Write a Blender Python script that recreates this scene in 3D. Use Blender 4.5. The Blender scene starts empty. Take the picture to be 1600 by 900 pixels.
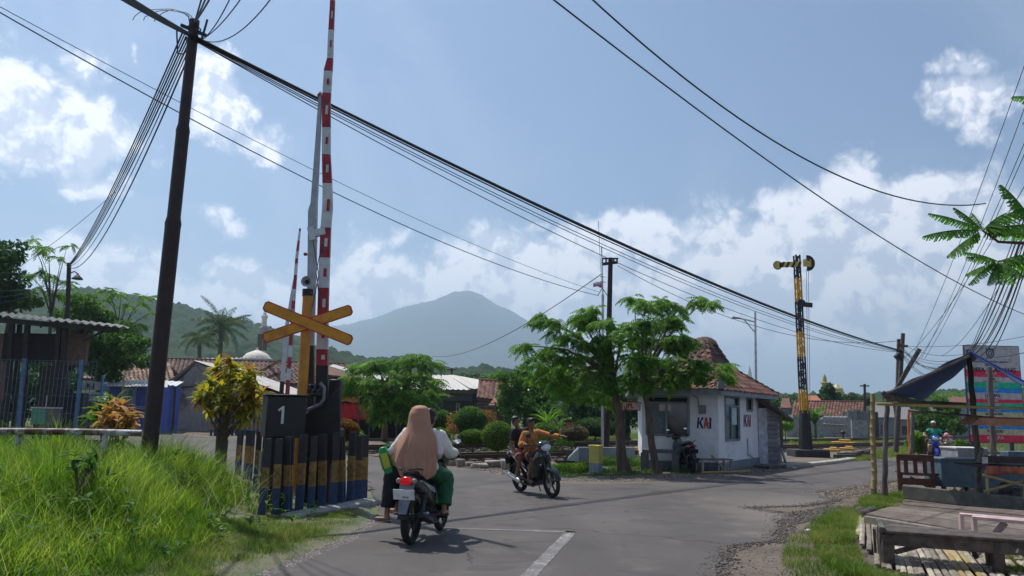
import bpy, bmesh, math, random
import numpy as np
from mathutils import Vector, Matrix, Euler
from math import sin, cos, pi, radians as RAD

SC = bpy.context.scene
COL = SC.collection
random.seed(7)
RNG = np.random.default_rng(11)

# ------------------------------------------------------------------ camera
FPX = 1230.0
CAMZ = 1.65
PITCH, ROLL = RAD(8.92), RAD(1.3)
cam_d = bpy.data.cameras.new('camera')
cam_d.lens = 36 * FPX / 1600
cam_d.sensor_width = 36
cam_d.clip_start = 0.1
cam_d.clip_end = 30000
cam = bpy.data.objects.new('camera', cam_d)
COL.objects.link(cam)
CAMR = Matrix.Rotation(pi / 2 + PITCH, 3, 'X') @ Matrix.Rotation(ROLL, 3, 'Z')
cam.matrix_world = Matrix.Translation((0, 0, CAMZ)) @ CAMR.to_4x4()
SC.camera = cam


def ray(px, py):
    return CAMR @ Vector(((px - 800) / FPX, (450 - py) / FPX, -1))


def P(px, py, Y):
    """place at world depth Y metres that lies in the survey direction (px, py)"""
    d = ray(px, py)
    return Vector((0, 0, CAMZ)) + d * (Y / d.y)


def G(px, py, z=0.0):
    d = ray(px, py)
    return Vector((0, 0, CAMZ)) + d * ((z - CAMZ) / d.z)


# ------------------------------------------------------------------ light
SUN_EL, SUN_AZ = RAD(63), RAD(-42)          # azimuth clockwise from +Y
SC.view_settings.view_transform = 'Standard'
SC.view_settings.look = 'None'
SC.view_settings.exposure = 0.10
SC.view_settings.gamma = 1.0
SC.view_settings.use_curve_mapping = False
SC.render.engine = 'CYCLES'
SC.cycles.max_bounces = 10
SC.cycles.diffuse_bounces = 6
SC.cycles.transmission_bounces = 10
SC.cycles.transparent_max_bounces = 16
SC.cycles.volume_bounces = 1
SC.cycles.volume_step_rate = 5
sun_d = bpy.data.lights.new('sun', 'SUN')
sun_d.energy = 4.8
sun_d.angle = RAD(0.53)
sun_d.color = (1.0, 0.95, 0.86)
sun = bpy.data.objects.new('sun', sun_d)
COL.objects.link(sun)
SUNV = Vector((sin(SUN_AZ) * cos(SUN_EL), cos(SUN_AZ) * cos(SUN_EL), sin(SUN_EL)))
sun.rotation_euler = SUNV.to_track_quat('Z', 'Y').to_euler()
sun.location = (0, 0, 30)


class NT:
    """small helper for node trees"""
    def __init__(self, tree):
        self.t = tree
        self.l = tree.links

    dim = '3D'

    def node(self, kind, **kw):
        n = self.t.nodes.new(kind)
        for k, v in kw.items():
            setattr(n, k, v)
        return n

    def put(self, sock, v):
        if v is None:
            return
        if hasattr(v, 'is_output'):
            self.l.new(v, sock)
        else:
            if isinstance(v, (tuple, list)) and len(v) == 3 and sock.type == 'RGBA':
                v = (*v, 1)
            sock.default_value = v

    def m(self, op, a, b=None, c=None, clamp=False):
        n = self.node('ShaderNodeMath', operation=op, use_clamp=clamp)
        self.put(n.inputs[0], a); self.put(n.inputs[1], b); self.put(n.inputs[2], c)
        return n.outputs[0]

    def mix(self, f, a, b):
        n = self.node('ShaderNodeMix', data_type='RGBA')
        self.put(n.inputs[0], f); self.put(n.inputs[6], a); self.put(n.inputs[7], b)
        return n.outputs[2]

    def mul(self, f, a, b):
        n = self.node('ShaderNodeMix', data_type='RGBA', blend_type='MULTIPLY')
        self.put(n.inputs[0], f); self.put(n.inputs[6], a); self.put(n.inputs[7], b)
        return n.outputs[2]

    def noise(self, vec, scale, detail=4, rough=0.55, dist=0.0):
        n = self.node('ShaderNodeTexNoise', noise_dimensions=self.dim)
        self.put(n.inputs['Vector'], vec)
        n.inputs['Scale'].default_value = scale
        n.inputs['Detail'].default_value = detail
        n.inputs['Roughness'].default_value = rough
        n.inputs['Distortion'].default_value = dist
        return n.outputs['Fac']

    def ramp(self, f, stops, interp='LINEAR'):
        n = self.node('ShaderNodeValToRGB')
        n.color_ramp.interpolation = interp
        els = n.color_ramp.elements
        while len(els) < len(stops):
            els.new(0.5)
        for e, (p, c) in zip(els, stops):
            e.position = p
            e.color = (*c, 1) if not isinstance(c, (int, float)) else (c, c, c, 1)
        self.put(n.inputs[0], f)
        return n.outputs[0]

    def step(self, x, a, b):
        n = self.node('ShaderNodeMapRange', interpolation_type='SMOOTHSTEP')
        self.put(n.inputs[0], x)
        n.inputs[1].default_value = a
        n.inputs[2].default_value = b
        return n.outputs[0]


world = bpy.data.worlds.new('World')
SC.world = world
world.use_nodes = True
wt = NT(world.node_tree)
wt.dim = '2D'
world.cycles.sampling_method = 'MANUAL'
world.cycles.sample_map_resolution = 512
world.node_tree.nodes.clear()
w_out = wt.node('ShaderNodeOutputWorld')
w_bg = wt.node('ShaderNodeBackground')
w_bg.inputs['Strength'].default_value = 0.115
sky = wt.node('ShaderNodeTexSky', sky_type='NISHITA')
sky.sun_disc = False
sky.sun_elevation = SUN_EL
sky.sun_rotation = SUN_AZ
sky.altitude = 0
sky.air_density = 1.0
sky.dust_density = 1.0
sky.ozone_density = 2.5
tc = wt.node('ShaderNodeTexCoord')
sep = wt.node('ShaderNodeSeparateXYZ')
wt.l.new(tc.outputs['Generated'], sep.inputs[0])
az = wt.m('ARCTAN2', sep.outputs[0], sep.outputs[1])
el = wt.m('ARCSINE', wt.m('MULTIPLY', sep.outputs[2], 0.9999))
comb = wt.node('ShaderNodeCombineXYZ')
wt.l.new(az, comb.inputs[0]); wt.l.new(el, comb.inputs[1])
skyv = comb.outputs[0]
n_big = wt.noise(skyv, 7.0, 8, 0.62)
n_fine = wt.noise(skyv, 34.0, 8, 0.68)


def billow(vec):
    n = wt.node('ShaderNodeTexVoronoi', feature='F1', voronoi_dimensions='2D')
    wt.put(n.inputs['Vector'], vec)
    n.inputs['Scale'].default_value = 13.0
    n.inputs['Detail'].default_value = 3.5
    n.inputs['Roughness'].default_value = 0.55
    n.inputs['Lacunarity'].default_value = 2.3
    return n.outputs['Distance']


def shifted(vec, dx, dy):
    n = wt.node('ShaderNodeVectorMath', operation='ADD')
    wt.put(n.inputs[0], vec)
    n.inputs[1].default_value = (dx, dy, 0)
    return n.outputs[0]


wcol = wt.node('ShaderNodeTexNoise')
wt.put(wcol.inputs['Vector'], skyv); wcol.inputs['Scale'].default_value = 20; wcol.inputs['Detail'].default_value = 5
wsc = wt.node('ShaderNodeVectorMath', operation='SCALE')
wt.put(wsc.inputs[0], wcol.outputs['Color']); wsc.inputs['Scale'].default_value = .035
wad = wt.node('ShaderNodeVectorMath', operation='ADD')
wt.put(wad.inputs[0], skyv); wt.put(wad.inputs[1], wsc.outputs[0])
bv = wad.outputs[0]
b1, b2 = billow(bv), billow(shifted(bv, -.008, .020))
n_w1 = wt.noise(skyv, 11.0, 4, 0.5)
# puffy edges: warped position
azw = wt.m('ADD', az, wt.m('MULTIPLY', wt.m('SUBTRACT', n_w1, 0.5), 0.10))
elw = wt.m('ADD', el, wt.m('MULTIPLY', wt.m('SUBTRACT', n_big, 0.5), 0.07))
BLOBS = [  # direction (px, py), half width, half height of every cumulus in view, density
    (20, 180, 110, 85, 1), (95, 215, 85, 45, 1), (20, 240, 150, 40, .8), (118, 284, 62, 20, .7), (335, 135, 40, 48, .95), (345, 175, 65, 40, .9),
    (390, 225, 50, 34, .75), (202, 82, 16, 16, .5), (350, 345, 30, 18, .8), (375, 358, 28, 16, .6), (150, 425, 80, 40, .8),
    (60, 390, 50, 22, .7), (375, 450, 70, 28, .8), (330, 480, 140, 40, .8), (545, 440, 50, 32, .9), (600, 375, 45, 20, .5),
    (640, 470, 80, 50, .9), (710, 430, 70, 45, 1), (790, 405, 75, 38, 1), (832, 372, 26, 11, 1),
    (900, 430, 120, 60, 1), (970, 368, 42, 42, .95), (1028, 362, 18, 18, .7), (1070, 430, 120, 50, .8),
    (1220, 350, 62, 55, .8), (1300, 340, 70, 60, .85), (1410, 335, 62, 42, 1), (1180, 400, 90, 60, .85),
    (1400, 420, 170, 90, .85), (1530, 150, 80, 48, .7), (1575, 130, 60, 40, .6), (1532, 96, 22, 14, .6), (1300, 480, 400, 80, .7),
    (860, 500, 300, 60, .7), (470, 520, 260, 50, .7), (1570, 450, 140, 70, .6), (60, 480, 200, 40, .6)]
mask = None
for (bx, by, rx, ry, den) in BLOBS:
    d = ray(bx, by).normalized()
    ba, be = math.atan2(d.x, d.y), math.asin(d.z)
    k = (1.30 if by > 320 else 1.18) / FPX
    den = max(den, .95) if by > 320 and ry > 25 else den
    u = wt.m('MULTIPLY', wt.m('SUBTRACT', azw, ba), 1 / (rx * k))
    v = wt.m('MULTIPLY', wt.m('SUBTRACT', elw, be), 1 / (ry * k))
    r = wt.m('SQRT', wt.m('ADD', wt.m('MULTIPLY', u, u), wt.m('MULTIPLY', v, v)))
    b = wt.m('MULTIPLY', wt.m('SUBTRACT', 1.32 if by > 320 and ry > 25 else 1.14, r), den)
    mask = b if mask is None else wt.m('SMOOTH_MAX', mask, b, 0.12)
# the same kind of cumulus goes on round the rest of the sky
side = wt.step(wt.m('ABSOLUTE', az), 0.62, 0.85)
rest = wt.m('MULTIPLY', wt.m('SUBTRACT', wt.noise(skyv, 2.6, 3, 0.5), wt.m('ADD', 0.50, wt.m('MULTIPLY', el, 0.10))), 4.0)
mask = wt.m('SMOOTH_MAX', mask, wt.m('SUBTRACT', wt.m('MULTIPLY', wt.m('ADD', rest, 1), side), 1), 0.1)
dens = wt.m('ADD', mask, wt.m('ADD', wt.m('MULTIPLY', wt.m('SUBTRACT', n_big, 0.5), 1.1), wt.m('ADD', wt.m('MULTIPLY', wt.m('SUBTRACT', .80, b1), .62),
                            wt.m('MULTIPLY', wt.m('SUBTRACT', n_fine, 0.5), 0.36))))
alpha = wt.m('MULTIPLY', wt.step(dens, 0.04, 0.62), 0.97)
shade = wt.step(wt.m('ADD', wt.m('MULTIPLY', wt.m('SUBTRACT', b1, b2), .7), wt.m('ADD', wt.m('MULTIPLY', wt.noise(skyv, 12.0, 6, 0.6, 0.3), 1.0), wt.m('MULTIPLY', n_fine, .18))), 0.45, 0.80)
ccol = wt.mix(shade, (10.8, 10.5, 10.8), (5.5, 5.9, 7.1))
lift = wt.step(el, RAD(8), RAD(1))
ccol = wt.mix(wt.m('MULTIPLY', lift, 0.6), ccol, (4.5, 5.2, 6.6))
veil = wt.m('MULTIPLY', wt.step(wt.noise(skyv, 3.2, 6, 0.6, 0.5), 0.42, 0.80), 0.16)
skyc = wt.mul(1.0, sky.outputs[0], (0.45, 0.59, 0.72))
skyb = wt.mix(veil, skyc, (7.2, 7.6, 8.2))
low = wt.m('MULTIPLY', wt.step(el, RAD(13), RAD(1)), 0.8)
skyb = wt.mix(low, skyb, (4.4, 5.0, 6.4))
wt.l.new(wt.mix(alpha, skyb, ccol), w_bg.inputs['Color'])
wt.l.new(w_bg.outputs[0], w_out.inputs['Surface'])


# ------------------------------------------------------------------ helpers
def tag(o, label=None, cat=None, group=None, kind=None):
    if label: o['label'] = label
    if cat: o['category'] = cat
    if group: o['group'] = group
    if kind: o['kind'] = kind
    return o


def wm(o):
    m = o.matrix_basis.copy()
    while o.parent:
        o = o.parent
        m = o.matrix_basis @ m
    return m


def thing(name, label, cat, loc=(0, 0, 0), rotz=0.0, group=None):
    o = bpy.data.objects.new(name, None)
    o.empty_display_size = 0.2
    COL.objects.link(o)
    o.location = loc
    o.rotation_euler = (0, 0, rotz)
    return tag(o, label, cat, group)


def dup(root, loc=None, rotz=None, label=None, parent=None):
    c = root.copy()
    COL.objects.link(c)
    if parent is not None:
        c.parent = parent
    for ch in root.children:
        dup(ch, parent=c)
    if loc is not None: c.location = loc
    if rotz is not None: c.rotation_euler = (0, 0, rotz)
    if label: c['label'] = label
    return c


class MB:
    def __init__(self):
        self.v, self.f, self.mi, self.cur = [], [], [], 0

    def add(self, vs, fs):
        o = len(self.v)
        self.v += [Vector(p) for p in vs]
        self.f += [tuple(i + o for i in f) for f in fs]
        self.mi += [self.cur] * len(fs)
        return self

    def box(self, c, s, R=None):
        c = Vector(c)
        vs = []
        for x in (-.5, .5):
            for y in (-.5, .5):
                for z in (-.5, .5):
                    p = Vector((x * s[0], y * s[1], z * s[2]))
                    if R is not None: p = R @ p
                    vs.append(c + p)
        return self.add(vs, [(0, 1, 3, 2), (4, 6, 7, 5), (0, 4, 5, 1), (2, 3, 7, 6), (0, 2, 6, 4), (1, 5, 7, 3)])

    def beam(self, a, b, w, h, up=(0, 0, 1)):
        a, b = Vector(a), Vector(b)
        z = (b - a)
        L = z.length
        z.normalize()
        u = Vector(up)
        x = u.cross(z)
        if x.length < 1e-4: x = Vector((1, 0, 0)).cross(z)
        x.normalize()
        y = z.cross(x)
        return self.box((a + b) / 2, (w, h, L), Matrix((x, y, z)).transposed())

    def loft(self, rings, cap=True, closed=True):
        n = len(rings[0])
        vs = [p for r in rings for p in r]
        fs = []
        for i in range(len(rings) - 1):
            for j in range(n if closed else n - 1):
                k = (j + 1) % n
                fs.append((i * n + j, i * n + k, (i + 1) * n + k, (i + 1) * n + j))
        if cap:
            fs.append(tuple(range(n - 1, -1, -1)))
            fs.append(tuple((len(rings) - 1) * n + j for j in range(n)))
        return self.add(vs, fs)

    def tube(self, pts, r, n=8, cap=True, flat=1.0):
        pts = [Vector(p) for p in pts]
        rs = r if isinstance(r, (list, tuple)) else [r] * len(pts)
        rings = []
        t0 = (pts[1] - pts[0]).normalized()
        x = t0.orthogonal().normalized() if abs(t0.z) > .95 else t0.cross(Vector((0, 0, 1))).normalized()
        for i, p in enumerate(pts):
            if i == 0: t = t0
            elif i == len(pts) - 1: t = (pts[i] - pts[i - 1]).normalized()
            else: t = ((pts[i + 1] - p).normalized() + (p - pts[i - 1]).normalized()).normalized()
            x = (x - t * x.dot(t)).normalized()
            y = t.cross(x)
            rings.append([p + x * (cos(2 * pi * k / n) * rs[i]) + y * (sin(2 * pi * k / n) * rs[i] * flat) for k in range(n)])
        return self.loft(rings, cap)

    def ell(self, c, s, n=14, m=9, R=None):
        c = Vector(c)
        rings = []
        for i in range(1, m):
            a = pi * i / m
            ring = []
            for k in range(n):
                b = 2 * pi * k / n
                p = Vector((sin(a) * cos(b) * s[0], sin(a) * sin(b) * s[1], -cos(a) * s[2]))
                ring.append(c + (R @ p if R is not None else p))
            rings.append(ring)
        o = len(self.v)
        self.loft(rings, False)
        lo, hi = Vector((0, 0, -s[2])), Vector((0, 0, s[2]))
        if R is not None: lo, hi = R @ lo, R @ hi
        self.v += [c + lo, c + hi]
        a, b = len(self.v) - 2, len(self.v) - 1
        last = o + (m - 2) * n
        for k in range(n):
            self.f += [(a, o + (k + 1) % n, o + k), (b, last + k, last + (k + 1) % n)]
            self.mi += [self.cur, self.cur]
        return self

    def cap(self, a, b, ra, rb, n=12):
        """tapered limb with round ends"""
        a, b = Vector(a), Vector(b)
        self.ell(a, (ra,) * 3, n, 8)
        self.ell(b, (rb,) * 3, n, 8)
        return self.tube([a, b], [ra, rb], n)

    def lathe(self, prof, c=(0, 0, 0), n=16, R=None, cap=True):
        c = Vector(c)
        rings = []
        for r, z in prof:
            ring = []
            for k in range(n):
                p = Vector((r * cos(2 * pi * k / n), r * sin(2 * pi * k / n), z))
                ring.append(c + (R @ p if R is not None else p))
            rings.append(ring)
        return self.loft(rings, cap)

    def torus(self, c, R, r, n=28, m=8, flat=1.0):
        """ring in the XZ plane"""
        c = Vector(c)
        vs, fs = [], []
        for i in range(n):
            a = 2 * pi * i / n
            for j in range(m):
                b = 2 * pi * j / m
                q = R + r * cos(b)
                vs.append(c + Vector((q * cos(a), r * flat * sin(b), q * sin(a))))
        for i in range(n):
            for j in range(m):
                fs.append((i * m + j, ((i + 1) % n) * m + j, ((i + 1) % n) * m + (j + 1) % m, i * m + (j + 1) % m))
        return self.add(vs, fs)

    def ext(self, poly, vec):
        poly = [Vector(p) for p in poly]
        vec = Vector(vec)
        n = len(poly)
        return self.add(poly + [p + vec for p in poly],
                        [tuple(range(n - 1, -1, -1)), tuple(range(n, 2 * n))] + [(i, (i + 1) % n, n + (i + 1) % n, n + i) for i in range(n)])

    def grid(self, fn, nu, nv):
        vs = [fn(i / nu, j / nv) for i in range(nu + 1) for j in range(nv + 1)]
        fs = [(i * (nv + 1) + j, (i + 1) * (nv + 1) + j, (i + 1) * (nv + 1) + j + 1, i * (nv + 1) + j + 1) for i in range(nu) for j in range(nv)]
        return self.add(vs, fs)

    def build(self, name, mat, parent=None, smooth=True, world=True, bevel=0.0, ang=38):
        vs = self.v
        if parent is not None and world:
            inv = wm(parent).inverted()
            vs = [inv @ p for p in vs]
        me = bpy.data.meshes.new(name)
        me.from_pydata([tuple(p) for p in vs], [], self.f)
        for m in (mat if isinstance(mat, (list, tuple)) else [mat]):
            me.materials.append(m)
        if any(self.mi):
            me.polygons.foreach_set('material_index', self.mi)
        if smooth:
            me.polygons.foreach_set('use_smooth', [True] * len(me.polygons))
            me.set_sharp_from_angle(angle=RAD(ang))
        me.update()
        o = bpy.data.objects.new(name, me)
        COL.objects.link(o)
        if parent is not None: o.parent = parent
        if bevel:
            b = o.modifiers.new('bevel', 'BEVEL')
            b.width = bevel
            b.segments = 1
            b.limit_method = 'ANGLE'
        return o


def npmesh(name, V, F, mat, parent=None, smooth=False):
    """V (n,3) array, F (m,k) array of equal-sized faces"""
    V = np.asarray(V, dtype=np.float32)
    F = np.asarray(F, dtype=np.int32)
    if parent is not None:
        inv = np.array(wm(parent).inverted())
        V = V @ inv[:3, :3].T.astype(np.float32) + inv[:3, 3].astype(np.float32)
    me = bpy.data.meshes.new(name)
    k = F.shape[1]
    me.vertices.add(len(V)); me.loops.add(F.size); me.polygons.add(len(F))
    me.vertices.foreach_set('co', V.ravel())
    me.loops.foreach_set('vertex_index', F.ravel())
    me.polygons.foreach_set('loop_start', np.arange(0, F.size, k, dtype=np.int32))
    me.polygons.foreach_set('loop_total', np.full(len(F), k, dtype=np.int32))
    if smooth: me.polygons.foreach_set('use_smooth', np.ones(len(F), dtype=bool))
    for m in (mat if isinstance(mat, (list, tuple)) else [mat]):
        me.materials.append(m)
    me.update(calc_edges=True)
    o = bpy.data.objects.new(name, me)
    COL.objects.link(o)
    if parent is not None: o.parent = parent
    return o


PENDING = []


def remesh(o, voxel=0.012, smooth=4, fn=None):
    r = o.modifiers.new('r', 'REMESH')
    r.mode = 'VOXEL'; r.voxel_size = voxel; r.use_smooth_shade = True
    if smooth:
        s = o.modifiers.new('s', 'SMOOTH')
        s.factor = 0.5; s.iterations = smooth
    PENDING.append((o, fn))
    return o


def flush():
    if not PENDING: return
    dg = bpy.context.evaluated_depsgraph_get()
    dg.update()
    out = [(o, fn, bpy.data.meshes.new_from_object(o.evaluated_get(dg))) for o, fn in PENDING]
    for o, fn, me in out:
        o.modifiers.clear()
        old = o.data
        mats = list(old.materials)
        o.data = me
        me.name = o.name
        me.materials.clear()
        for m in mats: me.materials.append(m)
        me.polygons.foreach_set('material_index', [0] * len(me.polygons))
        me.polygons.foreach_set('use_smooth', [True] * len(me.polygons))
        if fn: fn(me)
        me.update()
    PENDING.clear()


# ------------------------------------------------------------------ materials
MATS = {}


def mat(name, col, rough=.65, metal=0.0, col2=None, var=.18, scale=6.0, bump=0.0, bscale=None, rand=0.0, island=0.0,
        trans=0.0, spec=.4, coat=0.0, emit=0.0, stretch=None, dirt=None, dirtscale=2.5, dirtlo=.5, dirthi=.7, alpha=None):
    if name in MATS: return MATS[name]
    m = bpy.data.materials.new(name)
    m.use_nodes = True
    t = NT(m.node_tree)
    bs = next(n for n in m.node_tree.nodes if n.type == 'BSDF_PRINCIPLED')
    co = t.node('ShaderNodeTexCoord').outputs['Object']
    if stretch:
        mp = t.node('ShaderNodeMapping')
        t.l.new(co, mp.inputs[0])
        mp.inputs['Scale'].default_value = stretch
        co = mp.outputs[0]
    nz = t.noise(co, scale, 5, .6)
    c2 = col2 if col2 is not None else tuple(c * (1 - var * 1.6) for c in col)
    c1 = col if col2 is not None else tuple(min(1, c * (1 + var * .7)) for c in col)
    c = t.mix(t.step(nz, .3, .7), c1, c2)
    if dirt is not None:
        c = t.mix(t.step(t.noise(co, dirtscale, 6, .68), dirtlo, dirthi), c, dirt)
    if rand or island:
        if island:
            rv = t.node('ShaderNodeNewGeometry').outputs['Random Per Island']
            amt = island
        else:
            rv = t.node('ShaderNodeObjectInfo').outputs['Random']
            amt = rand
        hs = t.node('ShaderNodeHueSaturation')
        t.put(hs.inputs['Hue'], t.m('ADD', .5 - .03 * amt, t.m('MULTIPLY', rv, .06 * amt)))
        t.put(hs.inputs['Value'], t.m('ADD', 1 - .5 * amt, t.m('MULTIPLY', t.m('FRACT', t.m('MULTIPLY', rv, 7.31)), amt)))
        t.put(hs.inputs['Color'], c)
        c = hs.outputs[0]
    t.put(bs.inputs['Base Color'], c)
    t.put(bs.inputs['Roughness'], t.m('ADD', rough - .06, t.m('MULTIPLY', nz, .12)))
    bs.inputs['Metallic'].default_value = metal
    bs.inputs['Specular IOR Level'].default_value = spec
    bs.inputs['Coat Weight'].default_value = coat
    if emit:
        t.put(bs.inputs['Emission Color'], c)
        bs.inputs['Emission Strength'].default_value = emit
    if alpha is not None:
        bs.inputs['Alpha'].default_value = alpha
    if bump:
        bn = t.node('ShaderNodeBump')
        bn.inputs['Strength'].default_value = min(1, bump)
        bn.inputs['Distance'].default_value = .02 * max(1, bump)
        t.put(bn.inputs['Height'], t.noise(co, bscale or scale * 6, 6, .65))
        t.l.new(bn.outputs[0], bs.inputs['Normal'])
    if trans:
        tr = t.node('ShaderNodeBsdfTranslucent')
        t.put(tr.inputs[0], c)
        ms = t.node('ShaderNodeMixShader')
        ms.inputs[0].default_value = trans
        t.l.new(bs.outputs[0], ms.inputs[1]); t.l.new(tr.outputs[0], ms.inputs[2])
        o = next(n for n in m.node_tree.nodes if n.type == 'OUTPUT_MATERIAL')
        t.l.new(ms.outputs[0], o.inputs[0])
    MATS[name] = m
    return m


def leafmat(name, stops, trans=.35, rough=.62):
    """leaf colours picked at random for every leaf"""
    m = bpy.data.materials.new(name)
    m.use_nodes = True
    t = NT(m.node_tree)
    bs = next(n for n in m.node_tree.nodes if n.type == 'BSDF_PRINCIPLED')
    rv = t.node('ShaderNodeNewGeometry').outputs['Random Per Island']
    nz = t.noise(t.node('ShaderNodeTexCoord').outputs['Object'], 1.3, 3, .5)
    f = t.m('ADD', t.m('MULTIPLY', rv, .6), t.m('SUBTRACT', t.m('MULTIPLY', nz, 1.4), .5), clamp=True)
    c = t.ramp(f, stops)
    t.put(bs.inputs['Base Color'], c)
    bs.inputs['Roughness'].default_value = rough
    bs.inputs['Specular IOR Level'].default_value = .18
    tr = t.node('ShaderNodeBsdfTranslucent')
    t.put(tr.inputs[0], t.mul(1, c, (1.7, 1.9, .8)))
    ms = t.node('ShaderNodeMixShader')
    ms.inputs[0].default_value = trans
    t.l.new(bs.outputs[0], ms.inputs[1]); t.l.new(tr.outputs[0], ms.inputs[2])
    o = next(n for n in m.node_tree.nodes if n.type == 'OUTPUT_MATERIAL')
    t.l.new(ms.outputs[0], o.inputs[0])
    return m


def text(s, size, m, parent, M, name='lettering', ext=.003, bold=0.0, shear=0.0, sx=1.0):
    cu = bpy.data.curves.new(name, 'FONT')
    cu.body = s
    cu.size = size
    cu.extrude = ext
    cu.offset = bold
    cu.shear = shear
    cu.align_x = 'CENTER'; cu.align_y = 'CENTER'
    cu.resolution_u = 3
    tmp = bpy.data.objects.new('tmp', cu)
    me = bpy.data.meshes.new_from_object(tmp)
    bpy.data.objects.remove(tmp)
    me.transform(M @ Matrix.Diagonal((sx, 1, 1, 1)))
    if parent is not None: me.transform(wm(parent).inverted())
    me.materials.clear(); me.materials.append(m)
    o = bpy.data.objects.new(name, me)
    COL.objects.link(o)
    o.parent = parent
    return o


def frame(o, xdir, up=(0, 0, 1)):
    """matrix: X along xdir, Y up, Z out of the face"""
    x = Vector(xdir).normalized(); y = Vector(up).normalized()
    z = x.cross(y).normalized()
    y = z.cross(x)
    m = Matrix((x, y, z)).transposed().to_4x4()
    m.translation = Vector(o)
    return m


asphalt = None
M_black = mat('black_paint', (.018, .018, .02), .45, var=.3, bump=.15)
M_blackplastic = mat('black_plastic', (.02, .02, .022), .38, var=.25)
M_rubber = mat('rubber', (.02, .02, .02), .85, bump=.3)
M_steel = mat('steel', (.45, .45, .46), .35, .9)
M_chrome = mat('chrome', (.7, .7, .72), .15, 1.0)
M_dsteel = mat('dark_steel', (.07, .07, .075), .5, .6)
M_rust = mat('rusty_iron', (.10, .045, .03), .8, .2, col2=(.05, .03, .028), scale=9, bump=.3)
M_polebrown = mat('pole_brown_paint', (.042, .022, .022), .6, col2=(.028, .017, .018), scale=4, bump=.15)
M_woodgrey = mat('weathered_wood', (.20, .175, .155), .85, col2=(.09, .075, .065), scale=10, bump=.6, stretch=(1, 1, .15), rand=.5)
M_wooddark = mat('dark_wet_wood', (.13, .10, .085), .7, col2=(.055, .045, .04), scale=10, bump=.6, rand=.4)
M_woodred = mat('reddish_wood', (.16, .06, .038), .6, col2=(.08, .035, .025), scale=10, bump=.3)
M_bamboo = mat('bamboo', (.42, .31, .13), .55, col2=(.28, .2, .09), scale=5, bump=.2, rand=.4)
M_bamboogrey = mat('weathered_bamboo', (.44, .38, .30), .8, col2=(.25, .21, .165), scale=7, bump=.5, rand=.8)
M_white = mat('white_paint', (.74, .75, .77), .6, var=.08)
M_yellow = mat('signal_yellow', (.62, .35, .03), .55, var=.15)
M_red = mat('red_paint', (.50, .035, .04), .5, var=.15)
M_concrete = mat('concrete', (.38, .37, .35), .9, col2=(.24, .23, .22), scale=5, bump=.5)
M_glassdark = mat('dark_glass', (.03, .035, .04), .08, spec=.8)
M_bark = mat('bark', (.16, .12, .09), .9, col2=(.08, .06, .05), scale=12, bump=.8, stretch=(1, 1, .3))
M_tile = mat('clay_roof_tile', (.21, .095, .065), .85, col2=(.12, .065, .05), scale=7, bump=.4, rand=1.2, dirt=(.06, .055, .045), dirtscale=4, dirtlo=.48, dirthi=.66)
M_tile_i = mat('clay_roof_tile_far', (.25, .105, .07), .85, col2=(.14, .07, .055), scale=.9, island=.8, dirt=(.08, .07, .06), dirtscale=.7, dirtlo=.5, dirthi=.75)
M_tile_b = mat('brown_roof_tile_far', (.30, .19, .13), .85, col2=(.17, .11, .08), scale=.9, island=.8)
# ================================================================== ground and roads
def gmat(name, build):
    m = bpy.data.materials.new(name)
    m.use_nodes = True
    t = NT(m.node_tree)
    bs = next(n for n in m.node_tree.nodes if n.type == 'BSDF_PRINCIPLED')
    co = t.node('ShaderNodeTexCoord').outputs['Object']
    build(t, bs, co)
    return m


def bumpto(t, bs, h, st=.6, dist=.02):
    bn = t.node('ShaderNodeBump')
    bn.inputs['Strength'].default_value = st
    bn.inputs['Distance'].default_value = dist
    t.put(bn.inputs['Height'], h)
    t.l.new(bn.outputs[0], bs.inputs['Normal'])


def _ground(t, bs, co):
    a = t.noise(co, .35, 6, .6)
    b = t.noise(co, 4.0, 6, .7)
    grass = t.mix(b, (.05, .10, .02), (.11, .15, .035))
    dirt = t.mix(b, (.22, .17, .125), (.12, .09, .07))
    c = t.mix(t.step(t.m('ADD', a, t.m('MULTIPLY', b, .25)), .56, .70), grass, dirt)
    far = t.noise(co, .02, 4, .6)
    c = t.mix(t.step(far, .4, .6), c, (.05, .09, .025))
    t.put(bs.inputs['Base Color'], c)
    bs.inputs['Roughness'].default_value = .95
    bumpto(t, bs, b, .8, .04)


def _dirt(t, bs, co):
    a = t.noise(co, .9, 6, .65)
    b = t.noise(co, 14.0, 6, .7)
    g = t.noise(co, 60.0, 3, .7)
    c = t.mix(t.step(a, .35, .65), (.20, .155, .12), (.12, .09, .07))
    c = t.mix(t.step(b, .45, .7), c, (.25, .22, .19))
    c = t.mix(t.m('MULTIPLY', t.step(g, .5, .65), .6), c, (.09, .075, .065))
    t.put(bs.inputs['Base Color'], c)
    bs.inputs['Roughness'].default_value = .95
    bumpto(t, bs, t.m('ADD', b, g), .9, .03)


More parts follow.
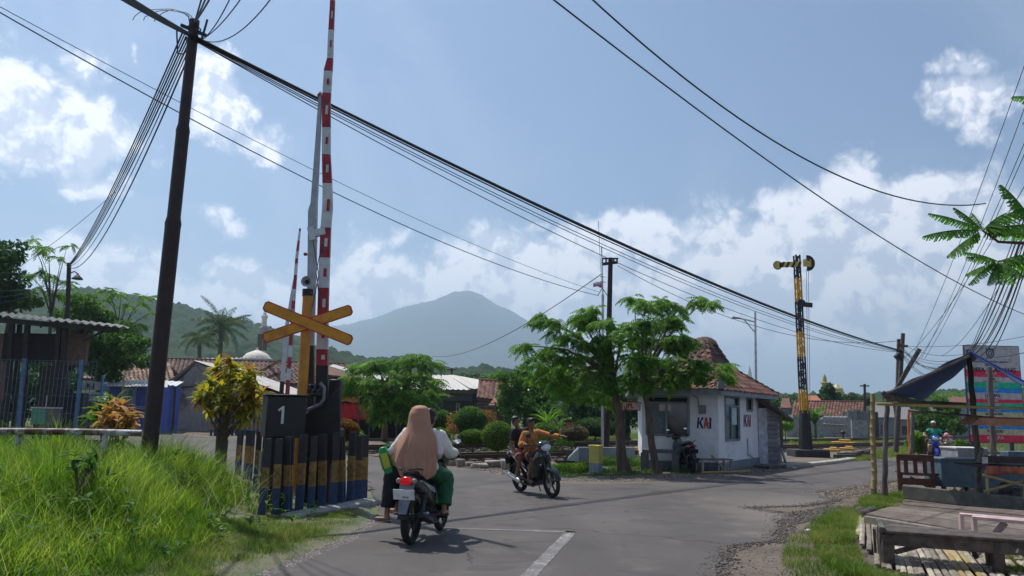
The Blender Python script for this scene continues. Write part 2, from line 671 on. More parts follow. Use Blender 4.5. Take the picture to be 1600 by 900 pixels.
def _asphalt(t, bs, co):
    big = t.noise(co, .22, 5, .6)
    mid = t.noise(co, 1.6, 6, .65)
    fine = t.noise(co, 95.0, 3, .8)
    fine2 = t.noise(co, 320.0, 2, .8)
    c = t.mix(t.step(big, .35, .65), (.076, .066, .064), (.112, .099, .094))
    c = t.mix(t.m('MULTIPLY', t.step(mid, .5, .72), .7), c, (.150, .133, .12))
    st = t.noise(co, .8, 4, .6, 1.2)
    c = t.mix(t.m('MULTIPLY', t.step(st, .55, .62), .6), c, (.052, .047, .047))
    # wheel tracks worn darker along the lane, as long wavy bands
    wv = t.node('ShaderNodeTexWave', wave_type='BANDS', bands_direction='X')
    t.l.new(co, wv.inputs[0])
    wv.inputs['Scale'].default_value = .17
    wv.inputs['Distortion'].default_value = 3.5
    wv.inputs['Detail'].default_value = 3
    wv.inputs['Detail Scale'].default_value = .6
    c = t.mix(t.m('MULTIPLY', t.step(wv.outputs['Fac'], .55, .95), .30), c, (.052, .047, .047))
    c = t.mix(t.m('MULTIPLY', t.step(fine, .45, .62), .45), c, (.06, .057, .06))
    c = t.mix(t.m('MULTIPLY', t.step(fine2, .56, .66), .55), c, (.24, .225, .21))
    vo = t.node('ShaderNodeTexVoronoi', feature='DISTANCE_TO_EDGE')
    mp = t.node('ShaderNodeMapping')
    t.l.new(co, mp.inputs[0])
    wn = t.node('ShaderNodeTexNoise')
    t.l.new(co, wn.inputs['Vector']); wn.inputs['Scale'].default_value = 1.3
    add = t.node('ShaderNodeVectorMath', operation='ADD')
    t.l.new(co, add.inputs[0]); t.l.new(wn.outputs['Color'], add.inputs[1])
    t.l.new(add.outputs[0], vo.inputs['Vector'])
    vo.inputs['Scale'].default_value = .24
    crack = t.m('MULTIPLY', t.step(vo.outputs['Distance'], .008, .001), t.step(t.noise(co, .5, 3, .5), .42, .52))
    c = t.mix(t.m('MULTIPLY', crack, .8), c, (.03, .03, .03))
    # thin stony dust toward the crumbling right edge
    sx = t.node('ShaderNodeSeparateXYZ')
    t.l.new(co, sx.inputs[0])
    edge = t.m('MULTIPLY', t.step(t.m('ADD', sx.outputs[0], t.m('MULTIPLY', t.m('SUBTRACT', mid, .5), 2.6)), 2.9, 5.0), t.step(sx.outputs[1], 19, 14))
    c = t.mix(t.m('MULTIPLY', edge, .55), c, (.24, .205, .175))
    t.put(bs.inputs['Base Color'], c)
    t.put(bs.inputs['Roughness'], t.m('ADD', .72, t.m('MULTIPLY', mid, .2)))
    bs.inputs['Specular IOR Level'].default_value = .35
    bumpto(t, bs, t.m('ADD', fine, t.m('MULTIPLY', mid, .4)), .55, .012)


def _mark(t, bs, co):
    n = t.noise(co, 30.0, 5, .8)
    n2 = t.noise(co, 3.0, 3, .6)
    w = t.step(t.m('ADD', n, t.m('MULTIPLY', n2, .6)), .55, .80)
    t.put(bs.inputs['Base Color'], t.mix(w, (.46, .45, .43), (.13, .12, .12)))
    bs.inputs['Roughness'].default_value = .8


M_ground = gmat('ground_grass_and_soil', _ground)
M_dirt = gmat('stony_soil', _dirt)
M_asphalt = gmat('asphalt', _asphalt)
M_mark = gmat('worn_road_paint', _mark)


def sheet(name, pts, m, z, kind='structure', jitter=0.0, thick=0.0):
    """flat sheet with an irregular edge, from ground points"""
    q = []
    n = len(pts)
    for i in range(n):
        a, b = Vector((*pts[i][:2], 0)), Vector((*pts[(i + 1) % n][:2], 0))
        L = (b - a).length
        k = max(1, int(L / .25)) if jitter and L < 40 else 1
        for j in range(k):
            p = a.lerp(b, j / k)
            if jitter and j:
                r = jitter * min(1.0, .3 + L / 4)
                p = p + Vector((random.uniform(-r, r), random.uniform(-r, r), 0))
            q.append((p.x, p.y, z))
    bm = bmesh.new()
    vs = [bm.verts.new(p) for p in q]
    f = bm.faces.new(vs)
    if f.normal.z < 0: f.normal_flip()
    bmesh.ops.triangulate(bm, faces=bm.faces)
    bm.normal_update()
    for f in bm.faces:
        if f.normal.z < 0: f.normal_flip()
    me = bpy.data.meshes.new(name)
    bm.to_mesh(me); bm.free()
    me.materials.append(m)
    o = bpy.data.objects.new(name, me)
    COL.objects.link(o)
    return tag(o, kind=kind)


sheet('ground', [(-12000, -200), (12000, -200), (12000, 14000), (-12000, 14000)], M_ground, -0.012)
# bare soil either side of the road, then the asphalt
sheet('dirt_shoulder', [G(860, 745), G(905, 722), G(990, 716), G(1200, 712), G(1330, 708), G(1330, 722), G(1230, 742), G(1000, 760), G(870, 762)], M_dirt, -.004, jitter=.2)
sheet('gravel_yard', [(1.6, 3.0), (14, 3.0), (30, 30), G(1600, 716), G(1480, 734), G(1360, 752), G(1270, 764), G(1100, 775), G(1060, 800), (2.2, 9)], M_dirt, -.004, jitter=.15)
sheet('far_roadside', [G(-300, 664), G(60, 664), G(300, 666), G(470, 676), G(600, 690), G(600, 715), G(470, 700), G(200, 684), G(-300, 678)], M_dirt, -.006, jitter=.3)
sheet('rail_bed', [(-60, -28), (-56, -32), (80, 93.5), (70, 105)], M_dirt, -.008)
road_pts = [(-1.9, 2.0), G(395, 905), G(440, 882), G(500, 858), G(548, 836), G(588, 808), G(590, 795), G(582, 776), G(575, 752), (-4.2, 19.5), (-9, 21),
            (-20, 25), (-45, 32), (-45, 41), G(240, 677), G(340, 684), G(450, 694), G(560, 711), G(640, 724), G(690, 731), G(760, 738),
            G(800, 744), G(870, 755), G(940, 757), G(1000, 755), G(1110, 750), G(1220, 739), G(1330, 721), G(1400, 716), G(1500, 700), G(1600, 690), (60, 62),
            (66, 52), G(1600, 722), G(1480, 738), G(1420, 747), G(1350, 758), G(1275, 769), G(1300, 782), G(1250, 790), G(1160, 793), G(1222, 803), G(1216, 826), G(1200, 846), G(1135, 853), G(1122, 880), G(1115, 905), (1.6, 2.0)]
sheet('road', road_pts, M_asphalt, .004, jitter=.09)
mk = thing('road_marking', 'worn white painted corner line on the asphalt of the lane', 'road marking', G(895, 830))


def strip(a, b, w0, w1, parent, z=.008, name='painted_line'):
    a, b = Vector((a.x, a.y, z)), Vector((b.x, b.y, z))
    d = (b - a).normalized()
    s = Vector((-d.y, d.x, 0))
    mb = MB()
    mb.grid(lambda u, v: a.lerp(b, u) + s * ((w0 + (w1 - w0) * u) * (v - .5) + random.uniform(-.006, .006)), 26, 3)
    return mb.build(name, M_mark, parent, smooth=False)


strip(G(803, 925), G(893, 831), .16, .16, mk)
strip(G(698, 826), G(900, 832), .10, .13, mk)
mk2 = thing('road_marking', 'thin worn white line across the road beyond the railway on the left', 'road marking', G(290, 687))
strip(G(232, 687), G(345, 688), .14, .14, mk2, .009)


# ------------------------------------------------------------------ stones, gravel, litter
def stones(name, cloud, size, m, label=None, z=0.0, flat=.6):
    """little irregular octahedral stones at the points of cloud"""
    n = len(cloud)
    base = np.array([(1, 0, 0), (-1, 0, 0), (0, 1, 0), (0, -1, 0), (0, 0, 1), (0, 0, -1)], float)
    fs = np.array([(0, 2, 4), (2, 1, 4), (1, 3, 4), (3, 0, 4), (2, 0, 5), (1, 2, 5), (3, 1, 5), (0, 3, 5)])
    s = size * RNG.uniform(.4, 1.3, (n, 1, 1)) * RNG.uniform(.6, 1.3, (n, 6, 1))
    a = RNG.uniform(0, 2 * pi, n)
    ca, sa = np.cos(a), np.sin(a)
    b = np.broadcast_to(base, (n, 6, 3)) * s
    b = b * np.array([1, .75, flat])
    x = b[:, :, 0] * ca[:, None] - b[:, :, 1] * sa[:, None]
    y = b[:, :, 0] * sa[:, None] + b[:, :, 1] * ca[:, None]
    V = np.stack([x + cloud[:, 0:1], y + cloud[:, 1:2], b[:, :, 2] + cloud[:, 2:3] + z], 2).reshape(-1, 3)
    F = (fs[None] + (np.arange(n) * 6)[:, None, None]).reshape(-1, 3)
    o = npmesh(name, V, F, m)
    return tag(o, label, None, kind='stuff')


def inpoly(px, py, poly):
    c = np.zeros(len(px), bool)
    n = len(poly)
    for i in range(n):
        x0, y0 = poly[i][0], poly[i][1]
        x1, y1 = poly[(i + 1) % n][0], poly[(i + 1) % n][1]
        t = ((y0 > py) != (y1 > py)) & (px < (x1 - x0) * (py - y0) / (y1 - y0 + 1e-12) + x0)
        c ^= t
    return c


def scatter(n, poly, z=0.0):
    poly = [(p[0], p[1]) for p in poly]
    xs = [p[0] for p in poly]; ys = [p[1] for p in poly]
    out = []
    tot = 0
    while tot < n:
        x = RNG.uniform(min(xs), max(xs), n * 2); y = RNG.uniform(min(ys), max(ys), n * 2)
        k = inpoly(x, y, poly)
        out.append(np.stack([x[k], y[k], np.full(k.sum(), z)], 1)); tot += k.sum()
    return np.concatenate(out)[:n]


M_stone = mat('grey_stone', (.30, .27, .24), .9, col2=(.17, .15, .135), scale=3, island=.9)
M_gravel = mat('gravel_stone', (.23, .185, .15), .9, col2=(.16, .135, .115), scale=3, island=.7)
M_ballast = mat('ballast_stone', (.24, .20, .175), .9, col2=(.13, .105, .09), scale=3, island=.9)
stones('gravel', scatter(6000, [(2.0, 6.5), (6, 6.5), (6.3, 9), (7.6, 14), G(1415, 755), G(1350, 752), G(1260, 770), G(1300, 780), G(1120, 850)]), .011, M_gravel)
stones('broken_asphalt', scatter(1300, [G(1270, 772), G(1350, 756), G(1420, 758), G(1400, 778), G(1300, 780)]), .035, M_gravel)
# crumbled edge where the asphalt breaks off into the dirt
_ed = [G(1112, 905), G(1122, 880), G(1135, 853), G(1200, 846), G(1216, 826), G(1222, 803), G(1160, 793), G(1250, 790), G(1300, 782), G(1275, 769), G(1350, 758), G(1420, 747)]
_c = []
for p, q in zip(_ed, _ed[1:]):
    for k in range(int((q - p).length * 260)):
        _c.append(p.lerp(q, random.random()) + Vector((random.gauss(.03, .10), random.gauss(0, .10), .002)))
M_rub = mat('asphalt_rubble', (.085, .075, .07), .95, col2=(.15, .13, .115), scale=3, island=1.0)
stones('broken_asphalt', np.array([c[:] for c in _c]), .020, M_rub)
stones('broken_asphalt', scatter(1400, [G(1150, 794), G(1235, 800), G(1300, 790), G(1310, 806), G(1230, 822), G(1222, 804)]), .028, M_rub)
stones('roadside_pebbles', scatter(1500, [G(395, 900), G(545, 836), G(592, 802), G(600, 806), G(560, 842), G(415, 905)]), .018, M_stone)
stones('roadside_pebbles', scatter(2200, [G(690, 727), G(860, 752), G(1000, 753), G(1110, 747), G(1220, 736), G(1220, 729), G(1110, 738), G(900, 744), G(700, 722)]), .03, M_stone)

# ------------------------------------------------------------------ railway
TD = Vector((.73, .683, 0)).normalized()
TN = Vector((-TD.y, TD.x, 0))
M_rail = mat('rail_steel_brown', (.10, .055, .04), .6, .4, col2=(.06, .035, .03), scale=8)
M_sleeper = mat('old_sleeper', (.19, .16, .14), .9, col2=(.10, .08, .07), scale=8, bump=.5, rand=.5)
for (o0, t0, t1, lab) in (((-1.3, 26.6), -2, 75, 'nearer railway track running behind the white guard house'), ((-6.2, 29.8), -2, 85, 'farther railway track beyond the first, along the bushes')):
    c0 = Vector((*o0, 0))
    tr = thing('railway_track', lab, 'railway track', c0 + TD * t0)
    for s in (-.5335, .5335):
        mb = MB()
        prof = [(-.06, 0), (.06, 0), (.06, .02), (.012, .035), (.012, .10), (.035, .11), (.035, .145), (-.035, .145), (-.035, .11), (-.012, .10), (-.012, .035), (-.06, .02)]
        a = c0 + TD * t0 + TN * s; b = c0 + TD * t1 + TN * s
        mb.loft([[q + TN * x + Vector((0, 0, .10 + z)) for x, z in prof] for q in (a, b)])
        mb.build('rail', M_rail, tr, smooth=False)
    sl = None
    k = 0
    d = t0
    while d < t1 - 1:
        p = c0 + TD * (d + .3)
        if sl is None:
            mb = MB()
            mb.box((0, 0, .06), (.2, 1.9, .12))
            sl = mb.build('sleeper', M_sleeper, tr, world=False, smooth=False)
            q = sl
        else:
            q = sl.copy(); COL.objects.link(q); q.parent = tr
        q.location = p - tr.location
        q.rotation_euler = (0, 0, math.atan2(TD.y, TD.x) + random.uniform(-.03, .03))
        d += .62 if d < 30 else 1.3
    L = min(t1, 60) - t0
    n = 9000
    u = RNG.uniform(0, L, n); v = RNG.uniform(-1.5, 1.5, n)
    cl = np.array([(c0 + TD * (t0 + uu) + TN * vv)[:] for uu, vv in zip(u, v)])
    cl[:, 2] = .03 + .05 * (1 - np.abs(v) / 1.6)
    stones('ballast', cl, .055, M_ballast)

# big kerb stones by the road where the rails leave it
M_block = mat('concrete_block', (.34, .31, .27), .9, col2=(.20, .18, .155), scale=6, bump=.6, rand=.5)
for i, (px, py, w, h) in enumerate([(705, 727, .4, .13), (719, 729, .25, .2), (734, 728, .3, .1), (750, 731, .5, .12), (771, 730, .55, .2), (789, 733, .25, .27), (801, 735, .2, .22), (818, 738, .3, .1), (694, 723, .2, .1)]):
    g = G(px, py)
    mb = MB()
    mb.box((0, 0, h / 2), (w, .3, h))
    for v in mb.v: v += Vector((random.uniform(-.04, .04), random.uniform(-.04, .04), random.uniform(-.03, .03) if v.z > .05 else 0))
    o = mb.build('concrete_block', M_block, bevel=.03)
    o.location = g; o.rotation_euler = (0, 0, random.uniform(-.3, .5))
    tag(o, 'rough concrete block lying in the row between road and rails', 'concrete block', 'concrete blocks between road and rails')


# ------------------------------------------------------------------ hills
def vnoise(x, y, seed=0):
    xi, yi = np.floor(x).astype(int), np.floor(y).astype(int)
    xf, yf = x - xi, y - yi
    def h(a, b):
        q = np.sin(a * 127.1 + b * 311.7 + seed * 74.7) * 43758.5453
        return q - np.floor(q)
    u, v = xf * xf * (3 - 2 * xf), yf * yf * (3 - 2 * yf)
    return (h(xi, yi) * (1 - u) + h(xi + 1, yi) * u) * (1 - v) + (h(xi, yi + 1) * (1 - u) + h(xi + 1, yi + 1) * u) * v


def worley(x, y, seed=0):
    xi, yi = np.floor(x).astype(int), np.floor(y).astype(int)
    best = np.full(x.shape, 9.0)
    for dx in (-1, 0, 1):
        for dy in (-1, 0, 1):
            a, b = xi + dx, yi + dy
            q = np.sin(a * 127.1 + b * 311.7 + seed) * 43758.5453; q -= np.floor(q)
            w = np.sin(a * 269.5 + b * 183.3 + seed) * 43758.5453; w -= np.floor(w)
            best = np.minimum(best, np.hypot(a + q - x, b + w - y))
    return best


def _forest(c1, c2, c3, sc):
    def f(t, bs, co):
        a = t.noise(co, sc, 5, .6)
        b = t.noise(co, sc * 9, 5, .7)
        c = t.mix(t.step(a, .35, .65), c1, c2)
        c = t.mix(t.step(b, .45, .65), c, c3)
        t.put(bs.inputs['Base Color'], c)
        bs.inputs['Roughness'].default_value = .95
        bs.inputs['Specular IOR Level'].default_value = .1
    return f


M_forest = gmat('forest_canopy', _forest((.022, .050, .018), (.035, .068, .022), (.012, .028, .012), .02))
M_mount = gmat('mountain_forest_haze_tint', _forest((.028, .050, .045), (.045, .065, .055), (.02, .038, .035), .002))  # forest tones shifted to blue, standing in for part of the distant haze


def ridge(name, prof, Y, depth, step, crown, m, back=.6, seed=1, relief=.08, label=None):
    """a hill as a height field under the skyline prof [(px, py)], seen at depth Y"""
    X, Z = [], []
    for px, py in prof:
        p = P(px, py, Y); X.append(p.x); Z.append(p.z)
    X, Z = np.array(X), np.array(Z)
    nx = int((X[-1] - X[0]) / step); ny = int(depth * (1 + back) / step)
    gx, gy = np.meshgrid(np.linspace(X[0], X[-1], nx), np.linspace(-depth, depth * back, ny), indexing='ij')
    top = np.interp(gx, X, Z)
    fy = np.where(gy < 0, 1 + gy / depth, 1 - gy / (depth * back))
    prof_y = np.sin(np.clip(fy, 0, 1) * pi / 2) ** 1.25
    q = depth * .35
    f = (vnoise(gx / q, gy / q, seed) - .5) + .5 * (vnoise(gx / q * 2.3, gy / q * 2.3, seed + 3) - .5)
    z = top * prof_y * (1 + f * relief * (1 - prof_y) * 4) - 3
    cr = worley(gx / crown, gy / crown, seed)
    big = vnoise(gx / crown / 2.7, gy / crown / 2.7, seed + 9)
    z += (1 - np.clip(cr, 0, 1)) * crown * (.35 + .7 * big) * np.clip(fy * 4, 0, 1) - crown * .35
    V = np.stack([gx, gy + Y, z], 2).reshape(-1, 3)
    i = np.arange(nx - 1)[:, None] * ny + np.arange(ny - 1)[None]
    F = np.stack([i, i + ny, i + ny + 1, i + 1], 2).reshape(-1, 4)
    o = npmesh(name, V, F, m, smooth=True)
    return tag(o, label, kind='structure')


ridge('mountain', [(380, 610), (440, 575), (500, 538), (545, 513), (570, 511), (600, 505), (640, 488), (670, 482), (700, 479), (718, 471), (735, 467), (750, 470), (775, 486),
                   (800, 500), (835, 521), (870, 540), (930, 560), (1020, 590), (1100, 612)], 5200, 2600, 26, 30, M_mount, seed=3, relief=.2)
ridge('forested_hill', [(-260, 520), (-100, 500), (0, 492), (80, 482), (130, 470), (180, 462), (215, 459), (255, 463), (300, 480), (340, 488), (400, 506), (450, 520), (500, 540), (560, 566), (640, 600), (700, 625)], 620, 330, 2.4, 9, M_forest, seed=5)
ridge('forested_ridge', [(250, 590), (330, 552), (420, 532), (500, 540), (560, 552), (620, 556), (680, 566), (730, 570), (757, 563), (770, 570), (800, 580), (900, 584), (1000, 598), (1100, 608),
                         (1200, 611), (1300, 612), (1400, 611), (1500, 604), (1560, 598), (1640, 600), (1760, 610), (1900, 640)], 430, 130, 1.6, 7, M_forest, seed=8)
# ================================================================== level crossing equipment
M_boxblack = mat('box_black_paint', (.013, .013, .014), .55, col2=(.022, .021, .02), scale=5, bump=.2)
M_bandk = mat('band_black', (.03, .033, .04), .6, col2=(.045, .045, .045), scale=14, dirt=(.10, .09, .07), dirtscale=9, dirtlo=.55, dirthi=.75)
M_bandy = mat('band_ochre', (.42, .25, .06), .7, col2=(.17, .10, .04), scale=10, dirt=(.06, .045, .035), dirtscale=8, dirtlo=.52, dirthi=.72)
M_bandb = mat('band_blue', (.045, .085, .20), .7, col2=(.035, .05, .09), scale=12, dirt=(.10, .10, .09), dirtscale=9, dirtlo=.55, dirthi=.75)


def rail_post(g, h, lean=(0, 0), rot=0.0, label=None, group=None, sc=1.0, zb=0.0):
    """old rail set upright: web and two flanges, three paint bands"""
    mb = MB()
    w, d, t = .058 * sc, .07 * sc, .02 * sc
    prof = [(-w, -d), (w, -d), (w, -d + t), (t / 2, -d + t * 1.6), (t / 2, d - t * 2), (w * .55, d - t * 1.7), (w * .55, d), (-w * .55, d), (-w * .55, d - t * 1.7), (-t / 2, d - t * 2), (-t / 2, -d + t * 1.6), (-w, -d + t)]
    zs = [-.15, 0, h * .34, h * .36, h * .66, h * .68, h]
    cut = [random.uniform(-.03, .03) for _ in range(2)]
    hs = [-.15, h * .34 + cut[0], h * .65 + cut[1], h + random.uniform(-.02, .02)]
    for k in range(3):
        mb.cur = 2 - k
        rings = []
        for z in (hs[k], hs[k + 1]):
            rings.append([(x + lean[0] * z, y + lean[1] * z, z) for x, y in prof])
        mb.loft(rings, cap=(k == 2))
    o = mb.build('rail_post', [M_bandk, M_bandy, M_bandb], world=False, smooth=False)
    o.location = (g.x, g.y, zb)
    o.rotation_euler = (0, 0, rot)
    tag(o, label, 'post', group)
    return o


FRONT = [(409, 806, 421, 685), (431, 806, 440, 684), (450, 805, 454, 683), (468, 802, 476, 682), (486, 799, 492, 681), (504, 797, 508, 679), (521, 795, 525, 678), (535, 792, 538, 677), (548, 789, 551, 677), (559, 786, 562, 677), (568, 784, 571, 678)]
for i, (bx, by, tx, ty) in enumerate(FRONT):
    g = G(bx, by); tp = P(tx, ty, g.y)
    h = tp.z + random.uniform(-.05, .03)
    rail_post(g, h, ((tp.x - g.x) / h + random.uniform(-.02, .02), random.uniform(-.06, .06)), random.uniform(-.5, .35),
              'leaning first post of the striped rail posts, nearest the tall grass' if i == 0 else 'black, ochre and blue striped rail post in the front row beside the road',
              'striped rail posts in the front row', .98)
g0, g1 = G(452, 812), G(583, 786)
mb = MB()
a = Vector((g0.x, g0.y, .02)); b = Vector((g1.x, g1.y, .02))
mb.beam(a, b, .34, .12)
o = mb.build('concrete_footing', M_concrete, bevel=.02); tag(o, 'low pale concrete footing strip under the front striped posts', 'footing')
BACKROW = [(388, 748, 390, 671), (400, 760, 401, 675), (412, 766, 411, 668), (444, 772, 444, 682), (372, 742, 375, 673)]
for i, (bx, by, tx, ty) in enumerate(BACKROW):
    g = G(bx, by); tp = P(tx, ty, g.y)
    rail_post(g, tp.z, (0, 0), random.uniform(-.3, .3), 'striped rail post behind the black number box, second row', 'striped rail posts of the second row', 1.0 if i else 1.5)
for i in range(14):
    px = 330 + i * 6.6
    g = G(px, 681 - .1 * i); tp = P(px + 1, 652, g.y)
    rail_post(g, tp.z, (0, 0), random.uniform(-.2, .2), 'small striped post in the far row across the road before the plastered house', 'striped posts of the far row', 1.1)
mb = MB()
for (x, y0, x2, y2) in ((404, 760, 405, 700), ):
    pass
g = G(405, 762)
mb.box((g.x, g.y, .35), (.07, .07, .75)); mb.box((g.x + .62, g.y + .3, .35), (.07, .07, .75)); mb.beam((g.x, g.y, .7), (g.x + 1.0, g.y + .45, .7), .07, .07)
o = mb.build('low_rail', mat('pale_post', (.5, .48, .44), .8)); tag(o, 'low off white rail between the black box and the rear striped posts', 'rail')

# ---- number box and barrier machine
BY = 14.2   # depth of the near barrier
XY = 13.1
c = P(443, 650, XY)
box = thing('number_box', 'black steel cabinet with a white number one on its left face', 'cabinet', (c.x, c.y, 0), RAD(24))
R = Matrix.Rotation(RAD(24), 4, 'Z')
Mbx = Matrix.Translation((c.x, c.y, 0)) @ R
top, bot = P(443, 619, XY).z, P(443, 683, XY).z
hh = top - bot
mb = MB(); mb.box((0, 0, (top + bot) / 2), (.62, .62, hh)); o = mb.build('cabinet_body', M_boxblack, box, world=False, bevel=.02)
mb = MB(); mb.box((0, 0, top + .012), (.66, .66, .03)); mb.build('lid', M_boxblack, box, world=False, bevel=.01)
mb = MB(); mb.box((0, 0, bot / 2), (.36, .36, bot)); mb.build('pedestal', M_boxblack, box, world=False)
mb = MB(); mb.box((.318, .15, top - .35), (.012, .02, .1)); mb.box((.318, -.1, (top + bot) / 2), (.006, .35, hh * .8)); mb.build('door', M_boxblack, box, world=False)
Mt = Mbx @ frame((-.08, -.316, (top + bot) / 2 + .03), (1, 0, 0))
mb = MB(); mb.ext([Mt @ Vector(p) for p in ((.0, -.14, 0), (.04, -.14, 0), (.04, .14, 0), (.01, .14, 0), (-.06, .08, 0), (-.04, .055, 0), (0, .09, 0))], Mt.to_3x3() @ Vector((0, 0, .004)))
mb.build('number', mat('number_white', (.62, .63, .64), .6), box, smooth=False)
# barrier machine with nearly upright boom
ma = P(497, 650, BY)
bar = thing('level_crossing_barrier', 'near raised barrier, red and white boom standing almost upright on black machine', 'barrier', (ma.x, ma.y, 0))
M_boomw = mat('boom_white', (.60, .61, .65), .5, var=.1, dirt=(.36, .34, .33), dirtscale=5, dirtlo=.55, dirthi=.75)
M_boomr = mat('boom_red', (.36, .03, .045), .5, var=.2, dirt=(.28, .10, .09), dirtscale=5, dirtlo=.55, dirthi=.75)
zt = P(505, 600, BY).z
mb = MB(); mb.box((ma.x + .06, BY, .32), (.5, .46, .9)); mb.box((ma.x + .12, BY, .98), (.66, .4, .62)); mb.build('machine_housing', M_boxblack, bar, bevel=.03)
mb = MB()
pl = [P(x, y, BY - .26) for x, y in ((474, 690), (476, 650), (490, 633), (512, 622), (531, 605), (531, 690))]
mb.ext(pl, (0, .06, 0)); mb.build('side_plate', M_boxblack, bar, smooth=False, bevel=.01)
mb = MB()
mb.tube([P(x, y, BY - .33) for x, y in ((473, 690), (473, 652), (477, 642), (500, 632), (506, 624), (507, 606), (500, 598))], .03, 8)
mb.build('guard_tube', mat('grey_tube', (.20, .21, .23), .4, .3), bar)
mb = MB()
for k in range(5): mb.box(P(486 + k * 4, 606 + (k % 2) * 8, BY - .2), (.05, .2, .12))
mb.tube([P(478, 618, BY - .3), P(498, 614, BY - .3)], .02, 6)
mb.build('gear_linkage', M_dsteel, bar, bevel=.01)


def boom(parent, pts, cuts, name, m2, y0, wide, thick=.09):
    """pts: axis [(px, py, width px)], cuts: [(py, colour index)] from the foot upwards"""
    mb = MB()
    ys = sorted(set([p[1] for p in pts] + [c[0] for c in cuts]), reverse=True)
    def at(y):
        q = sorted(pts, key=lambda p: -p[1])
        for a, b in zip(q, q[1:]):
            if a[1] >= y >= b[1]:
                t = (a[1] - y) / (a[1] - b[1])
                return a[0] + (b[0] - a[0]) * t, a[2] + (b[2] - a[2]) * t
    def ring(y):
        x, w = at(y)
        q = P(x, y, y0); ww = w * y0 / FPX / 2
        return [q + Vector(v) for v in ((-ww, -thick / 2, 0), (ww, -thick / 2, 0), (ww, thick / 2, 0), (-ww, thick / 2, 0))]
    for a, b in zip(ys, ys[1:]):
        ci = 0
        for y, k in cuts:
            if a <= y + .01: ci = k
        mb.cur = ci
        mb.loft([ring(a), ring(b)], cap=(a == ys[0] or b == ys[-1]))
    o = mb.build(name, m2, parent, smooth=False)
    # reflector plates on the boom
    prev = None
    cs = [c for c in cuts if c[1] in (0, 1)]
    for (ya, k), (yb, _) in zip(cs, cs[1:]):
        if ya - yb < 25: continue
        ym = (ya + yb) / 2; x, w = at(ym)
        q = P(x + w * .12, ym, y0 - .0)
        r = MB(); r.cur = 1 - k
        hh = (ya - yb) * .28 * y0 / FPX
        r.box(q + Vector((0, -thick / 2 - .006, 0)), (w * .3 * y0 / FPX, .012, hh)); r.build('reflector', m2, parent, smooth=False)
    return o


boom(bar, [(503, 640, 19), (503, 600, 18), (505, 480, 16.5), (509, 360, 16), (512, 325, 16), (512, 300, 15), (510, 240, 13), (510, 160, 13), (513, 110, 13), (516, 92, 9), (517, 60, 8.5), (520, 0, 7), (524, -110, 6)],
     [(640, 2), (571, 1), (546, 0), (498, 1), (450, 0), (403, 1), (356, 0), (287, 1), (242, 0), (200, 1), (146, 0), (112, 1), (92, 0), (48, 1), (2, 0), (-50, 1), (-90, 0)],
     'boom', [M_boomw, M_boomr, M_boxblack], BY, .17)
boom(bar, [(485, 640, 12), (485, 540, 11), (488, 400, 13), (489, 330, 14), (491, 318, 10), (497, 220, 7), (501, 145, 4)],
     [(640, 2), (540, 3)], 'support_arm', [M_boomw, M_boomr, M_boxblack, mat('boom_grey', (.40, .42, .48), .5, var=.1)], BY + .02, .14, .1)
mb = MB(); mb.beam(P(487, 366, BY), P(509, 361, BY), .1, .13); mb.beam(P(490, 376, BY), P(486, 356, BY), .16, .12); mb.build('bracket', M_boomw, bar, smooth=False)
mb = MB(); mb.tube([P(489, 376, BY - .08), P(498, 430, BY - .08), P(488, 480, BY - .08)], .008, 5); mb.tube([P(503, 380, BY - .08), P(494, 425, BY - .08), P(500, 480, BY - .08)], .008, 5); mb.build('stay_wire', M_dsteel, bar)
mb = MB(); mb.ell(P(477, 397, BY), (.035, .035, .035)); mb.beam(P(477, 397, BY), P(484, 399, BY), .03, .03); mb.build('lamp', M_red, bar)
mb = MB(); mb.ell(P(499, 149, BY), (.04, .05, .05)); mb.beam(P(497, 150, BY), P(512, 153, BY), .04, .04); mb.build('tip_clamp', M_red, bar)
# counterweight behind
mb = MB(); mb.box(P(523, 625, BY + .35), (.22, .25, .75)); mb.build('counterweight', M_boxblack, bar, bevel=.02)

# ---- crossbuck on the orange pole with a horn
CY = 13.85
cb = thing('crossbuck_sign', 'orange crossbuck with red edges on a leaning orange pole with horn speaker', 'crossing sign', (P(462, 760, CY).x, CY, 0))
mb = MB(); mb.tube([P(463, 770, CY), P(481, 462, CY)], .088, 20); mb.build('pole', mat('pole_orange', (.56, .24, .03), .55, var=.12, dirt=(.3, .14, .05)), cb)
mb = MB(); mb.tube([P(480.5, 463, CY), P(481, 452, CY)], .094, 20); mb.build('cap', M_boxblack, cb)
pb = P(451, 660, CY); 
M_cb = mat('sign_orange', (.68, .29, .02), .5, var=.12, dirt=(.42, .17, .03), dirtscale=4, dirtlo=.52, dirthi=.75)
for k, ((x0, y0), (x1, y1)) in enumerate((((415, 478), (547, 532)), ((414, 528), (547, 484)))):
    a = P(x0, y0, CY - .16 + .03 * k); b = P(x1, y1, CY - .16 + .03 * k)
    d = (b - a).normalized(); n = d.cross(Vector((0, 1, 0))).normalized()
    def arm(w, L, y, t):
        A = a - d * L; B = b + d * L
        e = w * .45
        q = [A + n * (w - e), A + d * e + n * w, B - d * e + n * w, B + n * (w - e), B - n * (w - e), B - d * e - n * w, A + d * e - n * w, A - n * (w - e)]
        return [p + Vector((0, y, 0)) for p in q], Vector((0, t, 0))
    mb = MB(); p, v = arm(.098, .035, 0, .018); mb.ext(p, v); o = mb.build('sign_arm', M_red, cb, smooth=False)
    mb = MB(); p, v = arm(.078, .012, -.006, .005); mb.ext(p, v); mb.build('reflective_panel', M_cb, o, smooth=False)
mb = MB()
hc = P(481, 441, CY - .02)
Rh = Matrix.Rotation(RAD(90), 3, 'X')
